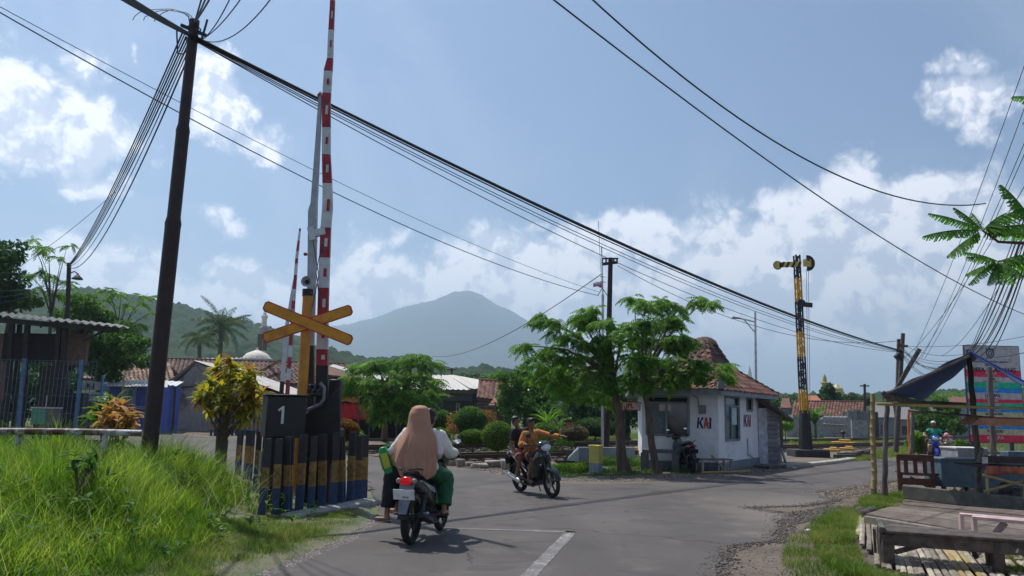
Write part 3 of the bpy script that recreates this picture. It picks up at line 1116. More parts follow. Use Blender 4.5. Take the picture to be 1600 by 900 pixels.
mb.lathe([(.03, -.1), (.04, -.02), (.055, .03), (.095, .09), (.098, .10), (.088, .10), (.05, .04), (.02, .02)], hc, 20, Rh, cap=True)
mb.build('horn_speaker', mat('horn_grey', (.45, .46, .48), .4), cb)
mb = MB(); mb.lathe([(.035, .02), (.035, .07), (.02, .085), (.001, .088)], hc, 12, Rh); mb.build('horn_core', M_boxblack, cb)

# ---- far barrier
FY = 31.0
f0 = P(447, 640, FY)
fb = thing('level_crossing_barrier', 'far raised barrier beyond the tracks with slim red and white boom', 'barrier', (f0.x, FY, 0))
boom(fb, [(446, 660, 6), (450, 600, 5.8), (461, 440, 4.5), (464, 400, 4), (469, 357, 2)],
     [(660, 1), (594, 0), (576, 1), (558, 0), (540, 1), (520, 0), (505, 1), (470, 0), (452, 1), (430, 0), (412, 1), (404, 0), (393, 1), (376, 0), (362, 1)], 'boom', [M_boomw, M_boomr, M_boxblack], FY, .1, .1)
boom(fb, [(438, 660, 6), (440, 610, 6), (448, 510, 5), (460, 440, 4), (463, 430, 2)], [(660, 2), (596, 0)], 'support_arm', [M_boomw, M_boomr, M_boxblack], FY + .1, .1, .1)
mb = MB(); mb.box((f0.x + .05, FY + .1, .6), (.8, .5, 1.2)); mb.build('machine_housing', M_boxblack, fb, bevel=.03)

# ================================================================== guard house
GH = [(3.55, 25.5), (6.43, 24.5), (8.95, 28.6), (8.3, 31.8), (5.2, 32.2), (3.3, 29.2)]
GH = [Vector((x, y, 0)) for x, y in GH]
GH[0] = Vector((P(1003, 650, 25.2).x, 25.2, 0)); GH[5] = Vector((P(1009, 650, 29.2).x, 29.2, 0))
GC = Vector((7.0, 28.4, 0))
WH = 2.46
hs = thing('guard_house', 'small white railway guard house with steep clay tile roof and blue letters', 'building', GC)
M_wallw = mat('white_wall_paint', (.80, .82, .86), .8, var=.05, dirt=(.46, .46, .45), dirtscale=1.1, dirtlo=.55, dirthi=.85, bump=.4)
M_plinth = mat('grey_blue_plinth', (.20, .23, .27), .8)
M_frameg = mat('grey_blue_frame', (.22, .27, .31), .6)
W01 = GH[1] - GH[0]; W12 = GH[2] - GH[1]


def wallpt(a, b, u, z, off=0.0):
    d = (b - a).normalized(); n = Vector((d.y, -d.x, 0))
    return a + d * u + n * off + Vector((0, 0, z))


def px_u(a, b, px, py=650):
    """distance along wall a-b of the sight line px"""
    d = ray(px, py); d2 = Vector((d.x, d.y)); w = (b - a).to_2d().normalized()
    # a + w*u = s*d2
    det = w.x * (-d2.y) + d2.x * w.y
    return (-a.x * (-d2.y) + -(d2.x) * a.y) / det


def wall_panel(mb, a, b, h, holes, t=.14, z0=0):
    """wall with rectangular openings (u0,u1,z0,z1)"""
    L = (b - a).length
    us = sorted({0, L, *[x for q in holes for x in q[:2]]}); zs = sorted({z0, h, *[x for q in holes for x in q[2:]]})
    d = (b - a).normalized(); n = Vector((d.y, -d.x, 0))
    R = Matrix((d, n, Vector((0, 0, 1)))).transposed()
    for u0, u1 in zip(us, us[1:]):
        run = None
        for zz0, zz1 in zip(zs, zs[1:]):
            um, zm = (u0 + u1) / 2, (zz0 + zz1) / 2
            if any(q[0] < um < q[1] and q[2] < zm < q[3] for q in holes): continue
            mb.box(wallpt(a, b, um, zm, -t / 2), (u1 - u0, t, zz1 - zz0), R)


def zat(a, b, px, py):
    u = px_u(a, b, px, py); q = wallpt(a, b, u, 0)
    return P(px, py, q.y).z, u


def opening(a, b, x0, y0, x1, y1):
    z1, u0 = zat(a, b, x0, y0); z0, u1 = zat(a, b, x1, y1)
    return (u0, u1, z0, z1)


w1 = opening(GH[0], GH[1], 1010, 619, 1076, 681)
w2 = opening(GH[1], GH[2], 1132, 619, 1155, 687)
w3 = opening(GH[1], GH[2], 1166, 622, 1175, 642)
mb = MB(); wall_panel(mb, GH[0], GH[1], WH, [w1]); mb.build('wall', M_wallw, hs, smooth=False)
mb = MB(); wall_panel(mb, GH[1], GH[2], WH, [w2, w3]); mb.build('wall', M_wallw, hs, smooth=False)
for i in (2, 3, 4, 5):
    mb = MB(); wall_panel(mb, GH[i], GH[(i + 1) % 6], WH, []); mb.build('wall', M_wallw, hs, smooth=False)
mb = MB()
for i in (0, 1, 2): mb.beam(wallpt(GH[i], GH[i + 1], .02, .08, .02), wallpt(GH[i], GH[i + 1], (GH[i + 1] - GH[i]).length - .02, .08, .02), .05, .34)
mb.build('plinth', M_plinth, hs, smooth=False)
M_curtain = mat('window_grey_panel', (.10, .13, .15), .25, spec=.6)
for k, (a, b, w) in enumerate(((GH[0], GH[1], w1), (GH[1], GH[2], w2), (GH[1], GH[2], w3))):
    d = (b - a).normalized()
    mb = MB()
    for u0, z0, u1, z1 in ((w[0], w[2], w[1], w[2]), (w[0], w[3], w[1], w[3]), (w[0], w[2], w[0], w[3]), (w[1], w[2], w[1], w[3])):
        mb.beam(wallpt(a, b, u0, z0, .0), wallpt(a, b, u1, z1, .0), .07, .07)
    if k == 0:
        um = w[0] + (w[1] - w[0]) * .48
        zl = w[3] - (w[3] - w[2]) * .16
        mb.beam(wallpt(a, b, um, w[2], 0), wallpt(a, b, um, zl, 0), .08, .06)
        mb.beam(wallpt(a, b, w[0], zl, 0), wallpt(a, b, w[1], zl, 0), .05, .06)
    if k == 1:
        mb.beam(wallpt(a, b, w[0], w[3] - .3, 0), wallpt(a, b, w[1], w[3] - .3, 0), .05, .06)
    wn = mb.build('window', M_frameg, hs, smooth=False)
    um = (w[0] + w[1]) / 2
    mb = MB(); R = Matrix((d, Vector((d.y, -d.x, 0)), Vector((0, 0, 1)))).transposed()
    if k == 0:
        q = w[0] + (w[1] - w[0]) * .48
        mb.box(wallpt(a, b, (w[0] + q) / 2, (w[2] + zl) / 2, -.05), (q - w[0], .012, zl - w[2]), R); mb.build('pane', M_curtain, wn, smooth=False)
        mb = MB(); mb.box(wallpt(a, b, (q + w[1]) / 2, (w[2] + zl) / 2, -.05), (w[1] - q, .012, zl - w[2]), R); mb.build('pane', M_glassdark, wn, smooth=False)
        mb = MB()
        for j in range(5): mb.box(wallpt(a, b, um, zl + .05 + j * .045, -.03), (w[1] - w[0], .05, .012), R)
        mb.build('louvre', M_dsteel, wn, smooth=False)
        mb = MB(); mb.box(wallpt(a, b, w[0] + .58, w[2] + .88, -.03), (.36, .008, .27), R); mb.build('paper_notice', mat('paper', (.72, .66, .66), .8), wn, smooth=False)
    elif k == 1:
        mb.box(wallpt(a, b, um, (w[2] + w[3]) / 2, -.05), (w[1] - w[0], .012, w[3] - w[2]), R); mb.build('pane', mat('teal_glass', (.02, .07, .09), .15, spec=.7), wn, smooth=False)
        mb = MB(); mb.box(wallpt(a, b, um + (w[1] - w[0]) * .22, w[3] - .62, -.035), ((w[1] - w[0]) * .42, .008, .55), R); mb.build('paper_notice', mat('paper_pale', (.55, .68, .70), .8), wn, smooth=False)
        mb = MB(); mb.beam(wallpt(a, b, um, w[2], -.03), wallpt(a, b, um, w[3] - .3, -.03), .05, .04); mb.build('mullion', M_frameg, wn, smooth=False)
    else:
        mb.box(wallpt(a, b, um, (w[2] + w[3]) / 2, -.05), (w[1] - w[0], .012, w[3] - w[2]), R); mb.build('pane', M_glassdark, wn, smooth=False)
M_navy = mat('letter_navy', (.018, .03, .16), .6); M_orl = mat('letter_orange', (.62, .12, .06), .6)
for (a, b, x0, x1, yt, yb) in ((GH[0], GH[1], 1088, 1112, 652, 670), (GH[1], GH[2], 1161, 1173, 648, 667)):
    zt_, u0 = zat(a, b, x0, yt); zb_, u1 = zat(a, b, x1, yb)
    W, H = u1 - u0, zt_ - zb_
    d = (b - a).normalized()
    M0 = frame(wallpt(a, b, u0, zb_, .004), d)
    lg = thing('railway_logo', 'blue and orange painted letters KAI on the wide left wall' if a is GH[0] else 'narrow painted letters KAI beside the small window on the right wall', 'logo', M0.translation)
    bpy.data.objects.remove(lg)
    def poly(mb, pts):
        mb.ext([M0 @ Vector((x * W, y * H, 0)) for x, y in pts], (M0.to_3x3() @ Vector((0, 0, .006))))
    mb = MB(); mb.cur = 0
    poly(mb, [(.02, .0), (.13, .0), (.21, 1), (.09, 1)])
    poly(mb, [(.16, .42), (.36, 1), (.52, 1), (.27, .52)]); poly(mb, [(.17, .60), (.30, .62), (.47, 0), (.33, 0)])
    poly(mb, [(.84, 0), (.97, 0), (1.0, 1), (.87, 1)])
    mb.cur = 1
    poly(mb, [(.46, 0), (.56, 0), (.72, .86), (.70, 1), (.58, 1)]); poly(mb, [(.72, 1), (.60, 1), (.70, 0), (.83, 0)])
    poly(mb, [(.50, .10), (.53, .24), (.98, .72), (.98, .60)])
    mb.build('logo_letters', [M_navy, M_orl], hs, smooth=False)
# meter box, cable and lamp on the wall
mm = wallpt(GH[0], GH[1], px_u(GH[0], GH[1], 1098), P(1098, 640, 24.8).z, .05)
mb = MB(); mb.box(mm, (.2, .1, .26)); mb.build('meter_box', mat('grey_plastic', (.22, .23, .23), .6), hs, bevel=.01)
mb = MB(); mb.tube([mm + Vector((-.1, 0, .1)), mm + Vector((-.15, 0, .35)), mm + Vector((-.3, 0, .45))], .012, 6)
q = lambda x, y: wallpt(GH[1], GH[2], px_u(GH[1], GH[2], x), zat(GH[1], GH[2], x, y)[0], .03)
mb.tube([q(1166, 685), q(1166, 710), q(1172, 714), q(1180, 722)], .012, 6); mb.build('wall_cable', M_blackplastic, hs)
# ceiling under the eaves and roof
def ring(sc, z, out=0.0):
    r = []
    for p in GH:
        d = (p - GC); L = d.length
        r.append(GC + d.normalized() * (L * sc + out) + Vector((0, 0, z)))
    return r
EZ = 2.40
R0, R1, R2 = ring(1, EZ, .75), ring(.50, 3.30), ring(.17, 4.22)
GC2 = GC
mb = MB(); mb.ext([p + Vector((0, 0, -.06)) for p in ring(1, EZ, .70)], (0, 0, .05)); mb.build('eave_soffit', M_frameg, hs, smooth=False)
mb = MB()
for i in range(6): mb.beam(R0[i] + Vector((0, 0, -.02)), R0[(i + 1) % 6] + Vector((0, 0, -.02)), .03, .2)
mb.build('fascia', mat('fascia_grey', (.24, .28, .33), .7), hs, smooth=False)
mb = MB()
mb.loft([[p + Vector((0, 0, -.02)) for p in R0], [p + Vector((0, 0, -.05)) for p in R1], [p + Vector((0, 0, -.05)) for p in R2]])
roof = mb.build('roof', mat('roof_batten', (.07, .05, .045), .9), hs, smooth=False)


def tile_geo(w, l, t=.02):
    """one S shaped clay tile, x across, y up the slope"""
    xs = [-.5, -.3, -.1, .1, .3, .5]
    zz = [.012, .045, .05, .022, .0, .006]
    vs = []
    for y, dz in ((-.06, 0.0), (1.08, -.0)):
        for x, z in zip(xs, zz): vs.append(Vector((x * w * 1.08, y * l, z * w / .22 + (.03 if y < 0 else .006))))
    n = len(xs)
    for x, z in zip(xs, zz): vs.append(Vector((x * w * 1.08, -.06 * l, z * w / .22 + .03 - t)))
    fs = [(j, j + 1, n + j + 1, n + j) for j in range(n - 1)] + [(2 * n + j, 2 * n + j + 1, j + 1, j) for j in range(n - 1)]
    return vs, fs


TILE_ME = None
TCOUNT = [0]


def tile_field(p0, p1, p2, p3, w, l, parent, m, bulk, parts=0, partmat=None, slip=.0):
    """tiles on the quad p0-p1 (eave) p3-p2 (ridge)"""
    global TILE_ME
    up = ((p3 + p2) / 2 - (p0 + p1) / 2); H = up.length
    rows = max(1, round(H / l))
    nrm = (p1 - p0).cross(up).normalized()
    vs, fs = tile_geo(w, H / rows)
    for r in range(rows):
        a = p0.lerp(p3, r / rows); b = p1.lerp(p2, r / rows)
        L = (b - a).length
        n = max(1, round(L / w))
        x = (b - a).normalized()
        y = nrm.cross(x)
        for k in range(n):
            c = a + x * (L / n * (k + .5)) + nrm * .02
            tw = random.gauss(0, .035)
            Rm = Matrix((x, y, nrm)).transposed() @ Matrix.Rotation(tw, 3, 'Z') @ Matrix.Rotation(random.gauss(0, .02), 3, 'X')
            if TCOUNT[0] < parts:
                if TILE_ME is None:
                    mb = MB(); mb.add(vs, fs)
                    o = mb.build('roof_tile', partmat, parent, world=False, smooth=True)
                    TILE_ME = o
                else:
                    o = TILE_ME.copy(); COL.objects.link(o); o.parent = parent
                TCOUNT[0] += 1
                o.matrix_basis = wm(parent).inverted() @ (Matrix.Translation(c + y * random.uniform(-slip, slip)) @ Rm.to_4x4())
            else:
                bulk.add([c + Rm @ v for v in vs], fs)


bulk = MB()
for i in (1, 0):
    tile_field(R0[i], R0[i + 1], R1[i + 1], R1[i], .24, .27, roof, M_tile, bulk, 300, M_tile, .012)
for i in (1, 0, 2, 3, 4, 5):
    j = (i + 1) % 6
    if i > 1: tile_field(R0[i], R0[j], R1[j], R1[i], .24, .27, roof, M_tile, bulk)
    tile_field(R1[i], R1[j], R2[j], R2[i], .24, .27, roof, M_tile, bulk)
M_tile_gi = mat('clay_roof_tile_joined', (.20, .09, .062), .85, col2=(.12, .06, .045), scale=5, island=.9, dirt=(.055, .05, .042), dirtscale=1.4, dirtlo=.40, dirthi=.60)
tag(bulk.build('upper_roof_tiles', M_tile_gi, roof, smooth=True), kind='stuff')
mb = MB()
for i in range(6):
    for A, B in ((R0, R1), (R1, R2)):
        n = 9 if A is R0 else 5
        for k in range(n):
            a = A[i].lerp(B[i], k / n); b = A[i].lerp(B[i], (k + 1.12) / n)
            mb.tube([a + Vector((0, 0, .07)), b + Vector((0, 0, .055))], [.095, .075], 8)
tag(mb.build('hip_ridge', M_tile_gi, roof), kind='stuff')
mb = MB(); mb.lathe([(.50, 4.16), (.42, 4.32), (.26, 4.44), (.1, 4.48), (.01, 4.49)], GC, 12); mb.build('roof_cap', M_tile_gi, roof)
mb = MB(); q = R0[1] + Vector((.0, -.03, .18)); mb.box(q, (.2, .16, .24)); mb.build('eave_lamp', M_frameg, hs, bevel=.01)
# plank shed and lean-to against the right wall
ls = thing('plank_shed', 'grey plank lean-to shed with dark sloping roof right of the guard house', 'shed', G(1205, 724))
sy = 28.2
a = P(1198, 655, sy + .3); b = P(1216, 655, sy + .5)
for k in range(13):
    z = 2.0 - k * .155
    mb = MB(); mb.box(((a.x + b.x) / 2 + random.uniform(-.03, .03), sy + .4, z - .08), (b.x - a.x + random.uniform(-.03, .08), .03, .142), Matrix.Rotation(random.uniform(-.03, .03), 3, 'Y'))
    mb.build('plank', mat('pale_plank', (.36, .35, .37), .85, col2=(.25, .24, .25), scale=9, rand=.4), ls, smooth=False)
mb = MB(); pa = P(1185, 648, sy + .25); pb2 = P(1198, 648, sy + .3)
mb.box(((pa.x + pb2.x) / 2, sy + .3, 1.0), (pb2.x - pa.x, .05, 1.95)); mb.build('door_panel', mat('panel_white', (.55, .58, .62), .7), ls, smooth=False)
mb = MB()
e0, e1 = P(1170, 612, sy), P(1240, 655, sy)
mb.ext([e0, e1, e1 + Vector((0, 0, -.1)), e0 + Vector((0, 0, -.1))], (0, 3.2, .1)); mb.build('roof', M_wooddark, ls, smooth=False)
mb = MB(); mb.box(((a.x + b.x) / 2, sy + 2.2, 1.05), (b.x - a.x, 3.2, 2.1)); mb.build('back_wall', M_wooddark, ls, smooth=False)
mb = MB(); mb.beam(P(1192, 622, sy - .05), P(1236, 655, sy - .05), .06, .1); mb.beam(P(1220, 648, sy + .1), P(1222, 700, sy + .1), .08, .08); mb.build('brace', M_woodgrey, ls, smooth=False)
for k, (x0, y0, x1, y1) in enumerate(((1214, 724, 1222, 700), (1222, 725, 1218, 700), (1228, 726, 1220, 702))):
    pass
mb = MB()
for x0, y0, x1, y1 in ((1214, 726, 1221, 700), (1221, 727, 1219, 700), (1229, 727, 1221, 702)):
    mb.beam(G(x0, y0), P(x1, y1, G(x0, y0).y + .2), .06, .06)
tag(mb.build('trestle_frame', mat('grey_wood_pale', (.33, .33, .35), .8), smooth=False), 'small grey wooden trestle leaning beside the plank shed', 'trestle')
mb = MB(); mb.beam(G(1190, 732) + Vector((0, 0, .06)), G(1250, 727) + Vector((0, 0, .06)), .5, .07)
tag(mb.build('ground_plank', M_woodgrey, smooth=False), 'broad grey board lying on the soil before the plank shed', 'plank')
mb = MB()
pts = [G(x, y) for x, y in ((1222, 730), (1262, 728), (1300, 724), (1332, 719))]
for p, q_ in zip(pts, pts[1:]): mb.beam(p + Vector((0, 0, .05)), q_ + Vector((0, 0, .05)), .35, .12)
tag(mb.build('pale_kerb', mat('pale_kerb', (.42, .39, .34), .9, bump=.5), smooth=False, bevel=.02), 'broken pale kerb edging the soil right of the plank shed', 'kerb')

# ---- sign board, benches, marker post, culvert wall
sg = thing('name_board', 'white board with red letters JPL hanging left of the guard house', 'sign', (P(987, 640, 25).x, 25.6, 0))
p0, p1 = P(972, 628, 25.6), P(1000, 641, 25.6)
c_ = (p0 + p1) / 2
mb = MB(); mb.box(c_, (p1.x - p0.x, .04, p0.z - p1.z)); mb.build('board', mat('board_white', (.66, .62, .62), .6), sg, smooth=False)
mb = MB()
W_, H_ = (p1.x - p0.x) / 2, (p0.z - p1.z) / 2
for s in (-1, 1): mb.box(c_ + Vector((0, -.024, s * H_)), (W_ * 2, .012, .025)); mb.box(c_ + Vector((s * W_, -.024, 0)), (.025, .012, H_ * 2))
mb.build('border', M_red, sg, smooth=False)
text('JPL', .21, M_red, sg, frame(c_ + Vector((-.04, -.026, 0)), (1, 0, 0)), bold=.006)
mb = MB(); mb.tube([c_ + Vector((-.2, 0, 0)), (c_.x - .2, 25.6, 0)], .025, 8); mb.tube([c_ + Vector((.2, 0, .1)), (c_.x + .6, 25.7, c_.z + .1)], .015, 6); mb.build('bracket', M_dsteel, sg)

a, b = (Vector((P(x, 700, 24.1).x, 24.1 - k * .25, 0)) for k, x in enumerate((1003, 1056)))
def table(name, label, cat, a, b, depth, h, m, thick=.08, legw=.1, mleg=None):
    t = thing(name, label, cat, ((a + b) / 2))
    d = (b - a).normalized(); n = Vector((-d.y, d.x, 0))
    mb = MB(); R = Matrix((d, n, Vector((0, 0, 1)))).transposed()
    mb.box((a + b) / 2 + n * depth / 2 + Vector((0, 0, h - thick / 2)), ((b - a).length, depth, thick), R); mb.build('table_top', m, t, smooth=False, bevel=.008)
    for u in (.06, .94):
        for v in (.12, .88):
            q = a.lerp(b, u) + n * depth * v
            mb = MB(); mb.box(q + Vector((0, 0, (h - thick) / 2)), (legw, legw, h - thick), R); mb.build('leg', mleg or m, t, smooth=False)
    return t
table('concrete_bench', 'dark grey flat slab bench under the window of the guard house', 'bench', a, b, .55, .62, mat('slab_grey', (.12, .125, .135), .7), .1, .2)
t = table('bamboo_bench', 'low worn bamboo bench against the corner of the guard house', 'bench', Vector((P(1096, 700, 23.5).x, 23.5, 0)), Vector((P(1146, 700, 23.9).x, 23.9, 0)), .45, .40, M_bamboogrey, .04, .05)
mb = MB(); mb.tube([P(1112, 712, 23.4), G(1135, 738)], .03, 7); mb.tube([G(1096, 740) + Vector((0, 0, .03)), G(1172, 738) + Vector((0, 0, .03))], .035, 7); mb.build('loose_pole', M_bamboo, t)

mp = thing('marker_post', 'yellow and grey concrete marker post beside the low hedge', 'marker post', G(931, 739), RAD(-28))
h = P(931, 695, G(931, 739).y).z
w = .30
mb = MB(); mb.box((0, 0, h * .17), (w, w, h * .36)); mb.build('post_base', mat('post_greyblue', (.22, .27, .31), .7), mp, world=False, smooth=False, bevel=.01)
mb = MB(); mb.box((0, 0, h * .65), (w, w, h * .6)); mb.build('post_shaft', mat('post_yellow', (.55, .47, .13), .7, var=.1), mp, world=False, smooth=False, bevel=.01)
mb = MB(); mb.box((0, 0, h * .965), (w * 1.12, w * 1.12, h * .05)); mb.build('post_cap', mat('cap_yellow', (.72, .60, .08), .6), mp, world=False, smooth=False, bevel=.01)
mb = MB()
for k in range(4): mb.box((-w / 2 - .003, 0, h * (.82 - k * .12)), (.006, w * .55, h * .075))
mb.build('painted_figures', mat('figure_purple', (.10, .04, .10), .7), mp, world=False, smooth=False)

cv = thing('culvert_wall', 'pale blue concrete wedge wall beside the rails behind the marker post', 'wall', G(905, 722))
q1, q2, q3 = G(862, 736), G(902, 722), G(992, 722)
z1 = P(902, 699, q2.y).z
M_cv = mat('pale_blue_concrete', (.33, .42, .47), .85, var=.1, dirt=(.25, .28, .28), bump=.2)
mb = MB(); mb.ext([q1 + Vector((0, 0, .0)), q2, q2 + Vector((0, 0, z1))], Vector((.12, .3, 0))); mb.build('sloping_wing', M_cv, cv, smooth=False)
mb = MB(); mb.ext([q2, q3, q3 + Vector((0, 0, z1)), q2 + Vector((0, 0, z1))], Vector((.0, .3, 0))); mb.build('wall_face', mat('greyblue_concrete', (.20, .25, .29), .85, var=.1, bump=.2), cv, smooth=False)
# yellow point machines
for (x, y, sc, lab) in ((999, 712, 1.0, 'yellow point machine by the rails left of the guard house'), (1318, 697, 1.2, 'yellow point machine with black lever between the tracks'), (1300, 706, .7, 'small yellow block in the grass right of the signal base'), (1324, 704, .7, 'second small yellow block near the stacked sleepers')):
    g = G(x, y)
    pm = thing('point_machine', lab, 'point machine', g, RAD(-43))
    mb = MB(); mb.box((0, 0, .12 * sc), (1.1 * sc, .4 * sc, .2 * sc)); mb.box((.1, 0, .28 * sc), (.5 * sc, .32 * sc, .14 * sc)); mb.build('machine_case', M_yellow, pm, world=False, smooth=False, bevel=.02)
    if sc > 1.1:
        mb = MB(); mb.tube([(0, 0, .3), (0, 0, .75)], .04, 8); mb.ell((0, 0, .82), (.15, .15, .12)); mb.build('lever', M_black, pm, world=False)
mb = MB()
for k in range(6):
    g = G(1305 + k * 6, 716 - k)
    mb.beam(g + Vector((0, 0, .08 + .05 * (k % 2))), g + Vector((1.1, .5, .1 + .06 * (k % 3))), .2, .14)
tag(mb.build('scrap_sleepers', M_wooddark, smooth=False), 'heap of dark old sleepers beside the rails right of the signal', 'sleeper heap', kind=None)

# ================================================================== semaphore signal
SY = 35.0
s0 = P(1259, 702, SY)
sm = thing('semaphore_signal', 'tall black and yellow lattice semaphore signal with arm pointing left', 'railway signal', (s0.x, SY, 0))
mb = MB(); mb.box((s0.x + .1, SY, .14), (1.5, 1.1, .34)); mb.build('concrete_base', mat('base_dark', (.05, .05, .052), .8, bump=.4), sm, bevel=.03)
mb = MB(); 
for v in range(1): mb.loft([[Vector((s0.x + x * w2_, SY + y * w2_, z)) for x, y in ((-1, -1), (1, -1), (1, 1), (-1, 1))] for w2_, z in ((.23, .3), (.165, 2.0))])
mb.build('foot_sleeve', M_black, sm, smooth=False)
bands = [(682 - 0, 630 - 20, 1), (610, 560, 0), (560, 520, 1), (520, 490, 0), (490, 434, 1), (434, 399, 0)]
bands = [(672, 608, 1), (608, 558, 0), (558, 518, 1), (518, 471, 0), (471, 434, 1), (434, 399, 0)]
for k, (ya, yb, c) in enumerate(bands):
    mb = MB()
    za, zb = P(1257, ya, SY).z, P(1255, yb, SY).z
    wa = .112 - .005 * k
    for sx_ in (-1, 1):
        for syy in (-1, 1):
            xa, xb = s0.x - (za * .012), s0.x - (zb * .012)
            mb.beam((xa + sx_ * wa, SY + syy * .14, za), (xb + sx_ * wa, SY + syy * .14, zb), .06, .06)
    z = za; f = 1
    while z < zb - .1:
        zz = min(zb, z + .34)
        xa = s0.x - z * .012
        for syy in (-1, 1):
            mb.beam((xa - f * wa, SY + syy * .14, z), (xa + f * wa, SY + syy * .14, zz), .05, .02, up=(0, 1, 0))
            mb.beam((xa - wa, SY + syy * .14, z), (xa + wa, SY + syy * .14, z), .05, .03, up=(0, 1, 0))
        f = -f; z = zz
    mb.build('mast_section', M_yellow if c else M_black, sm, smooth=False)
ay = SY - .3
M_ayel = mat('arm_yellow', (.66, .47, .10), .5)
a0, a1 = P(1215, 414, ay), P(1252, 412, ay)
mb = MB()
mb.ext([P(x, y, ay) for x, y in ((1218, 410), (1252, 408), (1252, 416), (1218, 418))], (0, .04, 0))
Rl = Matrix.Rotation(RAD(90), 3, 'X')
mb.lathe([(.18, -.02), (.18, .02)], P(1215, 414.5, ay + .02), 20, Rl)
o = mb.build('signal_arm', M_ayel, sm, smooth=False)
mb = MB()
for x in (1219, 1227, 1236, 1245):
    mb.ext([P(u, v, ay - .006) for u, v in ((x, 418), (x + 4, 418), (x + 8, 409), (x + 4, 409))], (0, .006, 0))
rg = []
mb.torus(P(1215, 414.5, ay + .0), .19, .015, 20, 4)
mb.build('black_stripes', M_black, sm, smooth=False)
mb = MB()
cc = P(1262, 411, ay)
mb.ext([cc + Vector((.33 * cos(t), 0, .36 * sin(t))) for t in [RAD(-95 + 12 * k) for k in range(17)]], (0, .05, 0)); mb.build('spectacle_plate', M_black, sm, smooth=False)
mb = MB(); mb.box(P(1261, 411, ay - .03), (.36, .03, .32)); mb.build('spectacle_panel', M_ayel, sm, smooth=False)
for x in (1258, 1263.5):
    mb = MB(); mb.lathe([(.055, -.01), (.055, .01)], P(x, 406, ay - .06), 12, Rl); mb.build('spectacle_lens', mat('lens_white', (.7, .66, .6), .2) if x < 1260 else mat('lens_red', (.3, .05, .03), .2), sm, smooth=False)
mb = MB(); mb.lathe([(.19, -.03), (.19, .03)], P(1252, 474, ay), 14, Rl); mb.beam(P(1250, 475, ay), P(1269, 477, ay), .1, .2); mb.build('lower_bracket', M_black, sm, smooth=False)
mb = MB()
for x in (1261, 1264): mb.tube([P(x - 1, 420, ay), P(x + 2.5, 690, ay)], .010, 5)
mb.build('pull_wire', M_dsteel, sm)

# ================================================================== poles
def usteel(g, topz, lean, r0, r1, name, label, m, joints=(), cat='utility pole'):
    t = thing(name, label, cat, g)
    mb = MB()
    pts, rs = [], []
    zs = [0] + [j for j, _ in joints] + [topz]
    cur = r0
    for i, z in enumerate(zs):
        if i and i < len(zs) - 1:
            nr = joints[i - 1][1]
            pts += [g + Vector((lean[0] * (z - .06), lean[1] * z, z - .06)), g + Vector((lean[0] * z, lean[1] * z, z)), g + Vector((lean[0] * (z + .12), lean[1] * z, z + .12))]
            rs += [cur, cur * 1.06, nr]; cur = nr
        else:
            pts.append(g + Vector((lean[0] * z, lean[1] * z, z))); rs.append(cur if i == 0 else r1)
    mb.tube(pts, rs, 18)
    mb.build('pole_shaft', m, t)
    return t


PA_Y = 12.8
pa_b = P(233, 705, PA_Y); pa_t = P(304, 32, PA_Y)
lean = ((pa_t.x - pa_b.x) / (pa_t.z - pa_b.z), 0)
ga = Vector((pa_b.x - lean[0] * pa_b.z, PA_Y, 0))
pa = usteel(ga, pa_t.z, lean, .125, .085, 'utility_pole', 'big dark brown steel pole standing in the tall grass', M_polebrown, ((P(270, 350, PA_Y).z, .108), (P(285, 205, PA_Y).z, .09)))
mb = MB()
for dz in (0, .22):
    mb.torus((0, 0, 0), .11, .015, 14, 5)
    mb.v[-70:] = [Vector((pa_t.x + p.x, PA_Y + p.z, pa_t.z - .15 - dz)) for p in mb.v[-70:]]
mb.beam(pa_t + Vector((-.2, -.05, -.12)), pa_t + Vector((.25, -.05, -.3)), .06, .05)
mb.tube([pa_t + Vector((.15, 0, -.35)), pa_t + Vector((.2, 0, -.1)), pa_t + Vector((.22, 0, .02))], .02, 6)
mb.tube([pa_t + Vector((-.3, 0, -.1)), pa_t + Vector((-.28, 0, -.3)), pa_t + Vector((-.24, 0, -.6)), pa_t + Vector((-.15, 0, -.62))], .015, 6)
mb.build('cable_clamp', M_black, pa)
mb = MB()
for k in range(3):
    c_ = pa_t + Vector((-.25 - .1 * k, -.03 * k, -.05))
    mb.tube([c_ + Vector((.35 * cos(t) * (1 + .2 * k) - .1, 0, .22 * abs(sin(t)) + random.uniform(-.02, .02))) for t in [pi * i / 10 for i in range(11)]], .007, 5)
mb.build('cable_loop', M_black, pa)

PB_Y = 40.0
gb = P(1399, 700, PB_Y); gb.z = 0
tb = P(1411, 521, PB_Y)
pb_ = usteel(gb, tb.z, ((tb.x - gb.x) / tb.z, 0), .13, .10, 'utility_pole', 'dark wooden pole with many cables at the far side of the right hand road', M_wooddark)
mb = MB(); mb.tube([P(1400, 700, PB_Y + .4), P(1405, 530, PB_Y + .4)], .11, 10); mb.build('second_shaft', M_wooddark, pb_)
mb = MB(); mb.tube([P(1398, 612, PB_Y), P(1437, 545, PB_Y - 1)], .11, 10); mb.build('raking_strut', M_wooddark, pb_)
mb = MB(); mb.beam(P(1403, 540, PB_Y - .2), P(1418, 541, PB_Y - .2), .1, .12); mb.beam(P(1401, 560, PB_Y - .2), P(1408, 553, PB_Y - .2), .3, .3); mb.build('cable_bracket', M_black, pb_)

